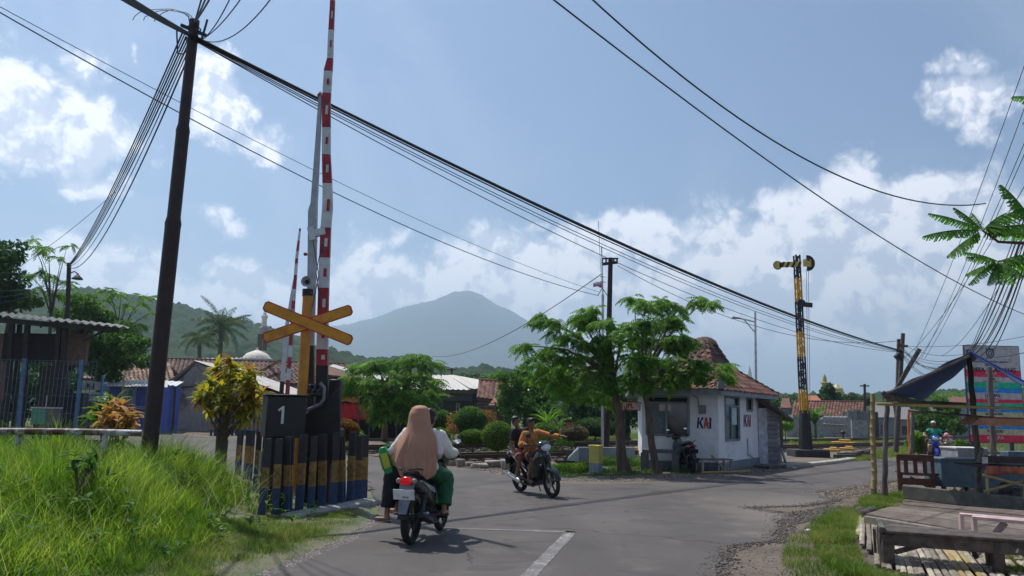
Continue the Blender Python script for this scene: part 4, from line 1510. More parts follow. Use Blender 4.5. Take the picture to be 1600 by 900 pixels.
PC_Y = 30.5
gc_ = P(947, 700, PC_Y); gc_.z = 0
tc_ = P(954, 403, PC_Y)
pc = usteel(gc_, tc_.z, ((tc_.x - gc_.x) / tc_.z, 0), .13, .09, 'utility_pole', 'slim dark pole with crossarm rising behind the feathery trees', M_polebrown, cat='utility pole')
mb = MB(); mb.beam(P(940, 413, PC_Y - .12), P(964, 410, PC_Y - .12), .1, .1); mb.beam(P(941, 404, PC_Y - .12), P(966, 404, PC_Y - .12), .08, .05); mb.build('crossarm', M_polebrown, pc, smooth=False)
for x in (941, 947, 959, 964):
    mb = MB(); mb.tube([P(x, 412, PC_Y - .12), P(x, 404, PC_Y - .12)], .035, 7); mb.build('insulator', M_dsteel, pc)
fm = thing('flag_mast', 'thin pipe mast with a small torn pink and white flag', 'flag mast', P(941, 700, PC_Y - .8) * 1, 0)
fm.location.z = 0
mb = MB(); mb.tube([P(941, 720, PC_Y - .8), P(942, 460, PC_Y - .8)], .05, 8); mb.tube([P(942, 462, PC_Y - .8), P(940, 385, PC_Y - .8)], .022, 6); mb.build('mast_pipe', M_steel, fm)
mb = MB()
for x0, y0, x1, y1 in ((941, 450, 934, 462), (941, 450, 949, 462), (937, 440, 946, 441), (938, 432, 945, 433)): mb.tube([P(x0, y0, PC_Y - .8), P(x1, y1, PC_Y - .8)], .015, 5)
mb.build('mast_bracket', M_dsteel, fm)
mb = MB()
def fl(u, v):
    p = P(942 - 15 * u, 440 + 2 * u + (9 - 3 * u) * v + sin(u * 7) * .6, PC_Y - .8)
    return p + Vector((0, sin(u * 9) * .06, 0))
mb.cur = 0; mb.grid(lambda u, v: fl(u, v * .5), 12, 3); mb.cur = 1; mb.grid(lambda u, v: fl(u, .5 + v * .5), 12, 3)
mb.build('flag', [mat('flag_pale', (.75, .66, .70), .8), mat('flag_pink', (.55, .25, .33), .8)], fm)

lp = thing('street_lamp', 'slim grey lamp post with a bare arm behind the guard house', 'street lamp', (P(1181, 600, 40).x, 40, 0))
mb = MB(); mb.tube([(P(1181, 640, 40).x, 40, 0), P(1180, 487, 40)], [.075, .05], 10); mb.build('post', M_steel, lp)
mb = MB(); mb.tube([P(1180, 503, 40), P(1145, 495, 40)], .04, 7); mb.tube([P(1162, 499, 40), P(1170, 508, 40), P(1180, 520, 40)], .025, 6); mb.build('arm', M_steel, lp)
mb = MB(); mb.ell(P(1150, 497, 40), (.28, .08, .04)); mb.build('lamp_head', M_dsteel, lp)

lp = thing('street_lamp', 'wooden pole with a hooded lamp behind the left corrugated roof', 'street lamp', (P(106, 600, 38).x, 38, 0))
mb = MB(); mb.tube([(P(104, 640, 38).x, 38, 0), P(108, 411, 38)], [.13, .10], 10); mb.build('post', M_polebrown, lp)
mb = MB(); mb.tube([P(108, 428, 38), P(116, 424, 38), P(122, 428, 38)], .03, 6); mb.build('arm', M_dsteel, lp)
mb = MB(); mb.lathe([(.05, .18), (.1, .1), (.24, -.02), (.26, -.08), (.2, -.07), (.02, -.02)], P(121, 434, 38), 14); mb.build('lamp_hood', M_dsteel, lp)
for (x, y0, y1, Y) in ((1351, 600, 650, 90), (1532, 598, 640, 95), (706, 575, 600, 110)):
    t = thing('utility_pole', {1351: 'tiny distant pole above the long tiled roof on the right', 1532: 'tiny distant pole with crossarm left of the billboard', 706: 'tiny distant pole with crossarm above the pale factory roof'}[x], 'utility pole', (P(x, y1, Y).x, Y, 0))
    mb = MB(); mb.tube([(P(x, y1, Y).x, Y, 0), P(x, y0, Y)], .14, 7); mb.build('pole_shaft', M_polebrown, t)
    mb = MB(); mb.beam(P(x - 7, y0 + 3, Y), P(x + 7, y0 + 3, Y), .2, .14); mb.build('crossarm', M_polebrown, t, smooth=False)

# ================================================================== cables
M_cable = mat('cable_black', (.012, .012, .014), .6)


def cable(a, b, sag, r, label, group=None, seg=28, off=(0, 0, 0)):
    a = Vector(a) + Vector(off); b = Vector(b) + Vector(off)
    pts = []
    for i in range(seg + 1):
        u = i / seg
        p = a.lerp(b, u); p.z -= 4 * sag * u * (1 - u)
        pts.append(p)
    mb = MB(); mb.tube(pts, r, 5)
    o = mb.build('overhead_cable', M_cable)
    return tag(o, label, 'cable', group)


A = pa_t + Vector((0, -.1, -.3)); B = P(1410, 548, PB_Y - .3)
L1 = 'black cable of the thick bundle from the brown pole down to the far right pole'
for k in range(7):
    cable(A, B, .55 + [0, .03, .05, .09, .26, .34, .62][k], .017 if k < 4 else .010, L1, 'bundle cables between the brown pole and the far pole', off=(0, random.uniform(-.06, .06), -.015 * k))
A2 = P(178, -2, 8.6)
L2 = 'black cable of the bundle entering at the top left and reaching the brown pole'
dirb = (A2 - A)
for k in range(5):
    cable(A + dirb * 2.2 + Vector((0, 0, .4)), A, .05 + .01 * k, .015, L2, 'bundle cables left of the brown pole', off=(0, 0, -.012 * k))
CC = P(108, 413, 38)
for k in range(7):
    cable(pa_t + Vector((-.18 + .03 * k, 0, -.2 - .03 * k)), CC, .5 + [0, .05, .1, .14, .2, .42, .75][k], .011 if k % 2 else .016, 'black cable of the slack bundle from the brown pole down to the hooded lamp pole', 'slack cables to the hooded lamp pole', off=(0, 0, -.02 * k))
for k in range(3):
    cable(pa_t + Vector((0, 0, -.05)), P(330 + 14 * k, -60, 9.5 - k) , .05, .014, 'black cable rising from the top of the brown pole out of the frame', 'cables rising from the brown pole')
for k, (x, y) in enumerate(((365, -14), (395, -30), (440, -25))):
    cable(pa_t + Vector((.15, 0, -.35)), P(x, y, 10), .12 + .2 * (k > 1), .009, 'thin cable fanning up to the right from the brown pole', 'thin cables fanning right of the brown pole')
c1 = P(935, 462, PC_Y)
cable(P(-60, -15, 11.5), c1, .62, .012, 'upper single cable crossing the sky from top left to the crossarm pole')
cable(P(-60, -22, 11.5), P(935, 456, PC_Y), .40, .007, 'finer cable just above it crossing from top left to the crossarm pole')
cable(P(940, 428, PC_Y), P(675, 557, 80), 1.0, .018, 'thin cable falling left from the crossarm pole to the distant ridge')
cable(P(965, 415, PC_Y), P(1406, 532, PB_Y), 1.1, .012, 'thin slack cable from the crossarm pole to the far right pole')
cable(P(940, 440, PC_Y), P(935, 345, 24), .1, .008, 'short cable from the crossarm up to the thick bundle')
cable(P(840, -20, 12), P(1640, 505, 34), .75, .016, 'long black cable crossing the upper right sky, lower of two')
cable(P(905, -20, 12), P(1540, 318, 20), 1.15, .016, 'long black cable crossing the upper right sky, upper of two')
RB = P(1512, 556, 31)
HUB = P(1700, -80, 9.5)
for k in range(9):
    cable(P(1760 - 12 * k, -140 + 40 * k, 9.0), P(1512 + (k % 3) * 2, 556, 31), .25 + .12 * k, .016 if k % 2 else .011, 'black cable of the steep heavy bundle at the right falling behind the blue tarp', 'steep cables at the right edge')
for k, (x0, y0, x1, y1) in enumerate(((1640, -10, 1430, 548), (1650, 30, 1440, 560), (1655, 90, 1425, 575), (1640, 150, 1445, 560), (1630, 240, 1412, 560), (1640, 300, 1470, 556))):
    cable(P(x0, y0, 15), P(x1, y1, PB_Y - 2), .3 + .15 * (k % 3), .009, 'thin cable sloping from the upper right edge to the far pole', 'thin cables sloping to the far pole')
for k in range(11):
    x0, y0 = 1406 + random.uniform(-2, 4), 536 + random.uniform(0, 16)
    cable(P(x0, y0, PB_Y - .3), P(1508 + random.uniform(-3, 3), 557 + random.uniform(-4, 6), 31), random.uniform(.1, 1.1), .010, 'tangled slack cable between the far pole and the tarp ridge', 'tangled cables over the far road')
cable(P(1512, 557, 31), P(1660, 530, 27), .25, .015, 'cable running right from the tarp ridge across the top of the billboard')
cable(P(1406, 540, PB_Y), P(1660, 512, 30), .3, .01, 'thin cable above the billboard reaching the right edge')
cable(P(-40, 455, 30), P(180, 300, 24), .3, .008, 'faint thin cable rising over the left trees')
for k in range(3):
    cable(P(-60, 452 + 14 * k, 22), P(107, 436 + k, 38), .25, .010, 'thin cable from the left edge to the hooded lamp pole', 'cables from the left edge to the hooded lamp pole')
# ================================================================== buildings behind, left
def bbox_px(x0, x1, Y):
    return P(x0, 600, Y).x, P(x1, 600, Y).x


def gable_tiles(parent, name, e0, e1, r1, r0, w, l, m, back=True, thick=.12):
    """front slope e0-e1-r1-r0 with joined tiles and its mirrored back slope"""
    rf = MB(); rf.ext([e0, e1, r1, r0], (0, 0, -thick))
    if back:
        n = (r0 - e0); b0 = r0 + Vector((n.x * 0, n.y, -n.z)); b1 = r1 + Vector((0, n.y, -n.z))
        rf.ext([r0, r1, b1, b0], (0, 0, -thick))
    o = rf.build(name, M_wooddark, parent, smooth=False)
    bk = MB()
    tile_field(e0 + Vector((0, 0, .02)), e1 + Vector((0, 0, .02)), r1 + Vector((0, 0, .02)), r0 + Vector((0, 0, .02)), w, l, o, m, bk)
    tag(bk.build('tile_courses', m, o, smooth=True), kind='stuff')
    mb = MB(); mb.tube([r0 + Vector((0, 0, .08)), r1 + Vector((0, 0, .08))], .13, 8); mb.build('ridge_tiles', m, o)
    return o


def corrugated(a, b, c, d, amp=.03, pitch=.25, thick=.01):
    """sheet from eave a-b up to c-d (d above a) with waves running up the slope"""
    L = (b - a).length
    n = max(6, int(L / pitch) * 4)
    nrm = (b - a).cross(d - a).normalized()
    mb = MB()
    mb.grid(lambda u, v: (a.lerp(b, u)).lerp(d.lerp(c, u), v) + nrm * amp * sin(u * L / pitch * 2 * pi), n, 1)
    return mb


M_plaster = mat('stained_plaster', (.36, .345, .32), .9, var=.1, dirt=(.15, .145, .14), dirtscale=.7, dirtlo=.48, dirthi=.62, bump=.3)
M_plgrey = mat('grey_plaster', (.30, .30, .30), .9, var=.12, bump=.2)
M_sheetw = mat('pale_roof_sheet', (.56, .53, .50), .6, var=.12, dirt=(.33, .31, .29), dirtscale=.5, dirtlo=.5, dirthi=.8)
M_brickw = mat('dim_brick_wall', (.20, .12, .095), .9, col2=(.13, .085, .07), scale=6)
M_blue = mat('kiosk_blue', (.09, .14, .46), .5, var=.1)
M_bluet = mat('kiosk_trim', (.36, .42, .62), .5)

# plastered gable house
hy = 50.0
g0_, g1_ = P(266, 668, hy), P(330, 668, hy)
ph = thing('plastered_house', 'grey stained plaster house with gable end and pale sheet roof', 'house', (g1_.x, hy + 3, 0))
la = P(258, 598, hy); pk = P(305, 566, hy); ra = P(440, 618, hy)
eav_l = P(275, 606, hy).z
xl, xr, xp = P(268, 600, hy).x, P(436, 600, hy).x, P(305, 600, hy).x
zl, zp, zr = P(268, 606, hy).z, P(305, 567, hy).z, P(436, 618, hy).z
mb = MB()
mb.ext([Vector((xl, hy, 0)), Vector((xr, hy, 0)), Vector((xr, hy, zr)), Vector((xp, hy, zp)), Vector((xl, hy, zl))], (0, 7, 0))
mb.build('wall', M_plaster, ph, smooth=False)
mb = MB(); mb.ext([P(x, y, hy - .06) for x, y in ((283, 605), (330, 604), (330, 597), (305, 569), (284, 594))], (0, .06, 0)); mb.build('gable_panel', M_plgrey, ph, smooth=False)
mb = MB(); mb.beam(P(268, 607, hy - .1), P(312, 603, hy - .1), .12, .1); mb.build('gable_ledge', M_wooddark, ph, smooth=False)
mb = MB()
a, b = Vector((xp, hy - .4, zp + .12)), Vector((xr + .6, hy - .4, zr + .1))
mb = corrugated(b, b + Vector((0, 8, 0)), a + Vector((0, 8, 0)), a, .03, .3); mb.build('roof_sheet', M_sheetw, ph)
mb = corrugated(Vector((xl - .5, hy - .4, zl - .0)), Vector((xl - .5, hy + 7.6, zl)), a + Vector((0, 8, 0)), a, .03, .3); mb.build('roof_sheet', M_plgrey, ph)
# mosque with onion dome and minaret behind
my = 85.0
mq = thing('mosque', 'small mosque with cream beaded dome behind the plastered house', 'mosque', (P(400, 600, my).x, my, 0))
dc = P(401, 562, my)
zt, zb = P(401, 549, my).z, P(401, 563, my).z
r = 22 * my / FPX
M_cream = mat('mosque_cream', (.72, .68, .60), .7)
mb = MB(); mb.box((dc.x, my, zb / 2), (r * 3.2, r * 3.2, zb)); mb.build('prayer_hall', M_plgrey, mq, smooth=False)
mb = MB(); mb.lathe([(r, 0), (r * .93, (zt - zb) * .35), (r * .7, (zt - zb) * .75), (r * .35, (zt - zb) * .98), (r * .12, (zt - zb) * 1.12), (r * .03, (zt - zb) * 1.45)], (dc.x, my, zb), 24); mb.build('dome', M_cream, mq)
mb = MB()
for k in range(18):
    a_ = 2 * pi * k / 18; mb.ell((dc.x + r * 1.0 * cos(a_), my + r * 1.0 * sin(a_), zb + .12), (.13, .13, .13), 6, 5)
mb.build('dome_beads', M_cream, mq)
mb = MB()
e0, e1 = P(296, 562, my), P(388, 561, my)
mb = corrugated(P(296, 566, my - 2), P(395, 563, my - 2), P(400, 559, my + 3), P(300, 560, my + 3), .05, .5); mb.build('white_roof_sheet', M_sheetw, mq)
mn = thing('minaret', 'slender grey and cream minaret standing behind the orange crossbuck', 'minaret', (P(406, 600, my + 4).x, my + 4, 0))
Y = my + 4
mx = P(406, 600, Y).x
def mz(y): return P(405, y, Y).z
sc = Y / FPX
for nm, prof in (('lower_shaft', [(6.2, 560), (6.2, 522), (5, 521)]), ('gallery', [(5, 521), (7.6, 517), (7.8, 512), (6.5, 511), (4.3, 510)]), ('upper_shaft', [(4.3, 510), (4.0, 497), (5.3, 496), (5.4, 493), (3, 492)]), ('spire', [(3, 492), (2.8, 489), (1.0, 486), (.2, 483)])):
    mb = MB(); mb.lathe([(r_ * sc, mz(y_)) for r_, y_ in prof] if nm != 'lower_shaft' else [(6.2 * sc, 0)] + [(r_ * sc, mz(y_)) for r_, y_ in prof], (mx, Y, 0), 10); mb.build(nm, M_cream if nm != 'gallery' else M_plgrey, mn, ang=20)
mb = MB()
for k in range(5):
    a_ = -pi / 2 + (k - 2) * .62
    mb.box((mx + 6.15 * sc * cos(a_), Y + 6.15 * sc * sin(a_), mz(535)), (.2, .2, 1.9))
mb.build('shaft_grooves', M_wooddark, mn, smooth=False)

# long dark tiled roof and brown tiled house with the blue kiosk
th = thing('tiled_house', 'low house with light brown tiled roof behind the blue kiosk', 'house', (P(190, 640, 56).x, 58, 0))
Y = 54
mb = MB(); x0, x1 = bbox_px(146, 268, Y); mb.box(((x0 + x1) / 2, Y + 3.5, 1.45), (x1 - x0, 6, 2.9)); mb.build('wall', mat('blue_grey_wall', (.20, .25, .36), .8), th, smooth=False)
gable_tiles(th, 'roof', P(128, 592, Y - 1), P(272, 600, Y - 1), P(262, 566, Y + 3), P(178, 565, Y + 3), .3, .34, M_tile_b)
mb = MB(); mb.box(P(205, 603, Y - 1.2), (5.6, .1, .2)); mb.build('fascia', mat('fascia_blue', (.12, .22, .42), .6), th, smooth=False)
t2 = thing('tiled_house', 'house with long dark brown tiled roof behind the gable house', 'house', (P(330, 640, 64).x, 66, 0))
Y = 63
mb = MB(); x0, x1 = bbox_px(262, 620, Y); mb.box(((x0 + x1) / 2, Y + 3, 1.7), (x1 - x0 - .3, 5.5, 3.4)); mb.build('wall', M_plgrey, t2, smooth=False)
gable_tiles(t2, 'roof', P(250, 594, Y), P(580, 604, Y), P(540, 570, Y + 4), P(262, 562, Y + 4), .36, .42, mat('dark_roof_tile_far', (.15, .085, .07), .85, col2=(.09, .06, .055), scale=.9, island=.8))
mb = MB(); mb.beam(P(403, 583, Y - .3), P(440, 562, Y - .3), .3, .2); mb.beam(P(418, 590, Y - .3), P(450, 578, Y - .3), .3, .2); mb.beam(P(420, 572, Y - .3), P(446, 600, Y - .3), .3, .2); mb.build('open_rafters', mat('rafter_brown', (.30, .17, .10), .8), t2, smooth=False)
# blue kiosk
ky = 45.0
kx0, kx1 = bbox_px(172, 256, ky)
kk = thing('kiosk', 'bright blue steel kiosk with pale trim and closed shutters', 'kiosk', ((kx0 + kx1) / 2, ky + 1, 0))
kz = P(215, 601, ky).z
mb = MB(); mb.box(((kx0 + kx1) / 2, ky + 1.2, kz / 2), (kx1 - kx0, 2.4, kz)); mb.build('kiosk_body', M_blue, kk, smooth=False)
for i in range(4):
    w_ = (kx1 - kx0) / 4
    cx_ = kx0 + w_ * (i + .5)
    if i == 1:
        mb = MB(); mb.box((cx_, ky - .03, kz * .76), (w_ * .8, .05, kz * .34)); mb.build('poster', mat('poster_pale', (.40, .52, .60), .6), kk, smooth=False)
        mb = MB(); mb.ell((cx_ + .1, ky - .06, kz * .78), (w_ * .2, .01, kz * .1)); mb.build('poster_print', mat('poster_green', (.10, .30, .26), .6), kk)
    mb = MB(); mb.box((cx_, ky - .02, kz * .26), (w_ * .92, .05, kz * .42)); mb.build('shutter', M_blue, kk, smooth=False)
    if i != 1:
        mb = MB(); mb.box((cx_, ky - .02, kz * .76), (w_ * .92, .05, kz * .38)); mb.build('shutter', M_blue, kk, smooth=False)
mb = MB()
for i in range(5): mb.box((kx0 + (kx1 - kx0) * i / 4, ky - .05, kz / 2), (.07, .05, kz))
for z in (.04, .5, .54, .96): mb.box(((kx0 + kx1) / 2, ky - .06, kz * z), (kx1 - kx0, .05, .07))
mb.build('trim', M_bluet, kk, smooth=False)
mb = corrugated(P(165, 603, ky - .9), P(262, 605, ky - .9), P(262, 594, ky + 1.8), P(172, 594, ky + 1.8), .02, .2); mb.build('roof_sheet', M_sheetw, kk)
mb = MB(); g = P(192, 600, ky - 1.2); mb.tube([(g.x, g.y, 0), P(194, 587, ky - 1.2)], .05, 7)
tag(mb.build('bamboo_pole', M_bamboo), 'thin yellow bamboo pole standing before the blue kiosk', 'pole')
lt = thing('lean_to_roof', 'small white sheet awning between the kiosk and the plastered house', 'awning', P(262, 640, 47))
lt.location.z = 0
mb = corrugated(P(252, 600, 46), P(276, 603, 46), P(288, 596, 49), P(256, 595, 49), .03, .3); mb.build('awning_sheet', mat('white_sheet', (.75, .77, .8), .5), lt)
mb = MB(); mb.beam((P(258, 600, 46).x, 46.2, 0), P(258, 601, 46.2), .1, .1); mb.beam((P(274, 600, 46).x, 46.2, 0), P(274, 603, 46.2), .1, .1); mb.build('awning_post', M_wooddark, lt, smooth=False)
# grey stall with the small sign
gs = thing('stall', 'small grey roadside stall under a white sign board', 'stall', (P(155, 640, 43).x, 44, 0))
Y = 43
x0, x1 = bbox_px(132, 172, Y)
zt = P(150, 628, Y).z
mb = MB(); mb.box(((x0 + x1) / 2, Y + .8, zt / 2 + .2), (x1 - x0, 1.5, zt + .4)); mb.build('stall_body', mat('stall_grey', (.12, .125, .13), .7), gs, smooth=False)
mb = MB(); mb.ext([P(126, 627, Y - .7), P(172, 627, Y - .7), P(163, 614, Y + .4), P(134, 614, Y + .4)], (0, .3, .05)); mb.build('canopy', mat('canopy_grey', (.26, .27, .27), .7), gs, smooth=False)
a, b = P(127, 596, Y - .2), P(157, 610, Y - .2)
mb = MB(); mb.box((a + b) / 2, (b.x - a.x, .06, a.z - b.z)); mb.build('sign_board', mat('sign_offwhite', (.55, .50, .50), .6), gs, smooth=False)
for x in (a.x - .05, b.x + .05):
    mb = MB(); mb.box((x, Y - .2, a.z - .4), (.1, .1, 1.5)); mb.build('sign_post', mat('sign_post_blue', (.10, .28, .50), .6), gs, smooth=False)
text('K-J', .33, M_black, gs, frame((a + b) / 2 + Vector((0, -.035, 0)), (1, 0, 0)), bold=.01)

# corrugated shelter far left
sy_ = 34.0
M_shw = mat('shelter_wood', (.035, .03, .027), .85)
sh = thing('open_shelter', 'dark open shelter with corrugated sheet roof at the left edge', 'shelter', (P(40, 640, sy_).x, sy_ + 2, 0))
mb = corrugated(P(-120, 482, sy_ - 3), P(203, 512, sy_ - 3), P(190, 508, sy_ + 3.5), P(-120, 474, sy_ + 3.5), .045, .33)
mb.build('roof_sheet', mat('shelter_sheet', (.13, .125, .125), .5, .3, var=.2), sh)
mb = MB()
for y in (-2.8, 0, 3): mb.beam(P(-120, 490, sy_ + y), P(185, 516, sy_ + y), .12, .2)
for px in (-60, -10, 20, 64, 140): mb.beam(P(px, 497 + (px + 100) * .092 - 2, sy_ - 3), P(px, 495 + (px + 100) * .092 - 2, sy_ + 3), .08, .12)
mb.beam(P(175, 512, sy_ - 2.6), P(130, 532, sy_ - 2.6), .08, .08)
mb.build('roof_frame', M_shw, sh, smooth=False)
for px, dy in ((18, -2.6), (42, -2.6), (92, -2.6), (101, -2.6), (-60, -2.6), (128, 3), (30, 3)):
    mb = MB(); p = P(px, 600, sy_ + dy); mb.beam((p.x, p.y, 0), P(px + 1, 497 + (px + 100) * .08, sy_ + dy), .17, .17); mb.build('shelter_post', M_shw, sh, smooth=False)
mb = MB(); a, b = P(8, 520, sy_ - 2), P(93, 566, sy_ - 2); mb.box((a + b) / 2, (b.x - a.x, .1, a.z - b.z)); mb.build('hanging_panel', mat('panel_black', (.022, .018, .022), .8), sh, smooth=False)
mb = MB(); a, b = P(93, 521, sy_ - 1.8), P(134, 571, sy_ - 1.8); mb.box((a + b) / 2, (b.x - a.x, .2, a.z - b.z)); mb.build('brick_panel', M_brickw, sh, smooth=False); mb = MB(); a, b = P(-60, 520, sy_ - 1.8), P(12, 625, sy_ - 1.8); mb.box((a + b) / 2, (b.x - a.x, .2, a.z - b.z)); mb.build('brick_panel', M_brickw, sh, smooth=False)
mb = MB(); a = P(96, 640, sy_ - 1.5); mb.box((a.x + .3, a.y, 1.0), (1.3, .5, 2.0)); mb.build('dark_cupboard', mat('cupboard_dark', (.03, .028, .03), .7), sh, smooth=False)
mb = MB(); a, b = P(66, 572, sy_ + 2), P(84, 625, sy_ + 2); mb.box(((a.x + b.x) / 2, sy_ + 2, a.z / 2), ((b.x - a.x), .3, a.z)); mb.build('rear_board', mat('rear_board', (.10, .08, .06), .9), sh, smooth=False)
gy = 30.0
bc = thing('green_box_stand', 'green box stand with a printed panel behind the blue fence', 'box stand', (P(66, 650, gy).x, gy, 0))  # a green box on a stand rather than a cooler
a, b = P(51, 638, gy), P(83, 664, gy)
mb = MB(); mb.box(((a.x + b.x) / 2, gy + .2, (a.z + b.z) / 2), (b.x - a.x, .5, a.z - b.z)); mb.build('stand_body', mat('stand_wood', (.18, .15, .12), .8), bc, smooth=False)
mb = MB(); mb.box(((a.x + b.x) / 2 - .12, gy - .06, (a.z + b.z) / 2), ((b.x - a.x) * .66, .02, (a.z - b.z) * .92)); mb.build('printed_panel', mat('panel_green', (.05, .30, .12), .6, col2=(.12, .32, .22), scale=3), bc, smooth=False)
mb = MB(); mb.box(((a.x + b.x) / 2, gy + .2, a.z + .03), ((b.x - a.x) * 1.08, .55, .05)); mb.tube([(b.x - .35, gy, a.z), (b.x - .35, gy, a.z + .5)], .015, 6); mb.build('stand_top', M_sheetw, bc, smooth=False)
mb = MB()
for z in (0.02,): mb.box(((a.x + b.x) / 2, gy + .2, b.z / 2), ((b.x - a.x) * .8, .4, b.z))
mb.build('stand_foot', M_dsteel, bc, smooth=False)
# blue mesh fence
fy = 26.0
fn = thing('mesh_fence', 'tall blue steel mesh fence in front of the open shelter', 'fence', (P(60, 640, fy).x, fy, 0))
M_fblue = mat('fence_blue', (.07, .17, .30), .5)
zt_, zb_ = P(60, 563, fy).z, .12
for px0, px1 in ((38, 30), (127, 120), (-50, -58)):
    mb = MB(); p0_, p1_ = P(px1, 662, fy), P(px0, 563, fy); mb.beam((p0_.x, fy, 0), (p1_.x, fy, zt_ + .05), .09, .09); mb.build('fence_post', M_fblue, fn, smooth=False)
xs0, xs1 = P(-55, 610, fy).x, P(150, 610, fy).x
mb = MB()
x = xs0
while x < xs1:
    mb.beam((x, fy + .02, zb_), (x + .02, fy + .02, zt_), .012, .012); x += .135
for k in range(6):
    z = zb_ + (zt_ - zb_) * k / 5
    mb.beam((xs0, fy + .035, z), (xs1, fy + .035, z), .012, .012)
tag(mb.build('wire_mesh', mat('mesh_blue', (.09, .14, .20), .5), fn, smooth=False), kind='stuff')
# guard pipe
pp = thing('guard_pipe', 'rusty white pipe rail running from the left edge to the brown pole', 'pipe rail', (P(100, 675, 12.4).x, 12.4, 0))
M_pipe = mat('pipe_white_rust', (.50, .50, .52), .5, dirt=(.09, .035, .025), dirtscale=1.6, dirtlo=.44, dirthi=.54, bump=.2)
mb = MB(); mb.tube([P(-120, 673, 12.4), P(60, 674, 12.4), P(140, 675, 12.4), P(222, 677, 12.4)], .05, 12); mb.build('pipe', M_pipe, pp)
for px in (-100, 30, 165):
    mb = MB(); q = P(px, 676, 12.42); mb.tube([(q.x, q.y, -.1), q], .045, 10); mb.build('pipe_post', M_pipe, pp)

# ================================================================== centre background
wy = 58.0
wh = thing('factory_shed', 'long dark shed with pale grey sheet roof behind the bushes', 'shed', (P(690, 640, wy).x, wy + 6, 0))
x0, x1 = bbox_px(585, 786, wy)
zz = P(700, 607, wy).z
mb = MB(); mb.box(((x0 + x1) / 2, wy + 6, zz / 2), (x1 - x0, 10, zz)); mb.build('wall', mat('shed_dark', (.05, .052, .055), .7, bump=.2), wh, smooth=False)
mb = MB(); mb.box(((P(690, 600, wy).x + P(738, 600, wy).x) / 2, wy + .9, P(700, 616, wy).z), (P(738, 600, wy).x - P(690, 600, wy).x, .1, .9)); mb.build('grey_band', mat('shed_band', (.10, .105, .115), .6), wh, smooth=False)
for px in (652, 668, 712, 716, 741):
    mb = MB(); q = P(px, 640, wy); mb.beam((q.x, wy + .85, 0), (q.x, wy + .85, 2.2), .09 if px in (712, 716) else .25, .1); mb.build('wall_post', M_plgrey if px in (712, 716) else M_wooddark, wh, smooth=False)
mb = MB()
def rq(pts, h=.1):
    m_ = MB(); m_.ext(pts, (0, 0, -h)); return m_
A_, B_, C_, D_ = P(560, 606, wy), P(852, 611, wy), P(745, 586, wy + 9), P(560, 586, wy + 9)
mb = corrugated(A_, P(735, 609, wy), P(700, 586, wy + 9), D_, .03, .4); mb.build('roof_sheet', M_sheetw, wh)
mb = corrugated(P(735, 607, wy + 1.0), P(840, 610, wy + 1.0), P(708, 586, wy + 9), P(700, 586, wy + 9), .02, .4); mb.build('roof_sheet', M_sheetw, wh)
mb = MB(); mb.beam(A_ + Vector((0, .1, -.18)), B_ + Vector((-1.5, .1, -.18)), .1, .2); mb.build('gutter', M_wooddark, wh, smooth=False)
w2h = thing('factory_shed', 'second shed with tiled roof edged by a pale sloping verge, left behind the layered tree', 'shed', (P(540, 640, 62).x, 66, 0))
Y = 61
mb = MB(); mb.ext([P(515, 572, Y), P(600, 598, Y), P(606, 593, Y + 1), P(521, 569, Y + 1)], (0, 0, -.1)); mb.build('verge_sheet', M_sheetw, w2h, smooth=False)
mb = MB(); x0, x1 = bbox_px(520, 610, Y); mb.box(((x0 + x1) / 2, Y + 3, 1.5), (x1 - x0, 4, 3)); mb.build('wall', mat('shed_dark2', (.06, .05, .045), .8), w2h, smooth=False)
mb = MB(); mb.ext([P(500, 583, Y + .5), P(600, 600, Y + .5), P(600, 590, Y + 5), P(515, 570, Y + 5)], (0, 0, -.12)); mb.build('roof', M_tile_i, w2h, smooth=False)
# red and yellow awning stall
ry = 42.0
rs = thing('food_stall', 'food stall with red and yellow plastic sheet walls behind the layered tree', 'stall', (P(560, 660, ry).x, ry + 1, 0))
def cloth(pts, nm, m, n=16):
    mb = MB(); a, b, c, d = pts
    mb.grid(lambda u, v: a.lerp(b, u).lerp(d.lerp(c, u), v) + Vector((0, .05 * sin(u * 25 + v * 3), -.04 * sin(u * pi * 3) * (1 - v))), n * 2, 6)
    o = mb.build(nm, m, rs); s = o.modifiers.new('t', 'SOLIDIFY'); s.thickness = .01; return o
cloth([P(521, 657, ry), P(577, 655, ry), P(577, 630, ry), P(521, 630, ry)], 'red_sheet', mat('tarp_red', (.72, .03, .05), .45, var=.08, trans=.3))
cloth([P(578, 654, ry), P(618, 652, ry), P(618, 636, ry), P(578, 637, ry)], 'yellow_sheet', mat('tarp_yellow', (.62, .30, .03), .5, trans=.25))
cloth([P(521, 628, ry - .2), P(560, 628, ry - .2), P(560, 618, ry), P(521, 618, ry)], 'yellow_sheet', MATS['tarp_yellow'])
mb = MB(); x0, x1 = bbox_px(519, 625, ry)
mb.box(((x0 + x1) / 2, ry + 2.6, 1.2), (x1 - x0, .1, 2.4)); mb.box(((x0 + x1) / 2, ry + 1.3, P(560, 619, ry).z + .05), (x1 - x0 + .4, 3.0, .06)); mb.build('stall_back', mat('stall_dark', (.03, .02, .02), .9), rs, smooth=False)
for px in (521, 560, 578, 620):
    mb = MB(); q = P(px, 660, ry); mb.beam((q.x, ry - .1, 0), (q.x, ry - .1, P(px, 620, ry).z), .08, .08); mb.build('stall_post', M_wooddark, rs, smooth=False)
mb = MB(); mb.beam(G(498, 687) + Vector((0, 0, .35)), G(562, 685) + Vector((0, 0, .35)), .3, .12); mb.beam(G(505, 687), G(505, 687) + Vector((0, 0, .3)), .1, .1); mb.beam(G(555, 686), G(555, 686) + Vector((0, 0, .3)), .1, .1)
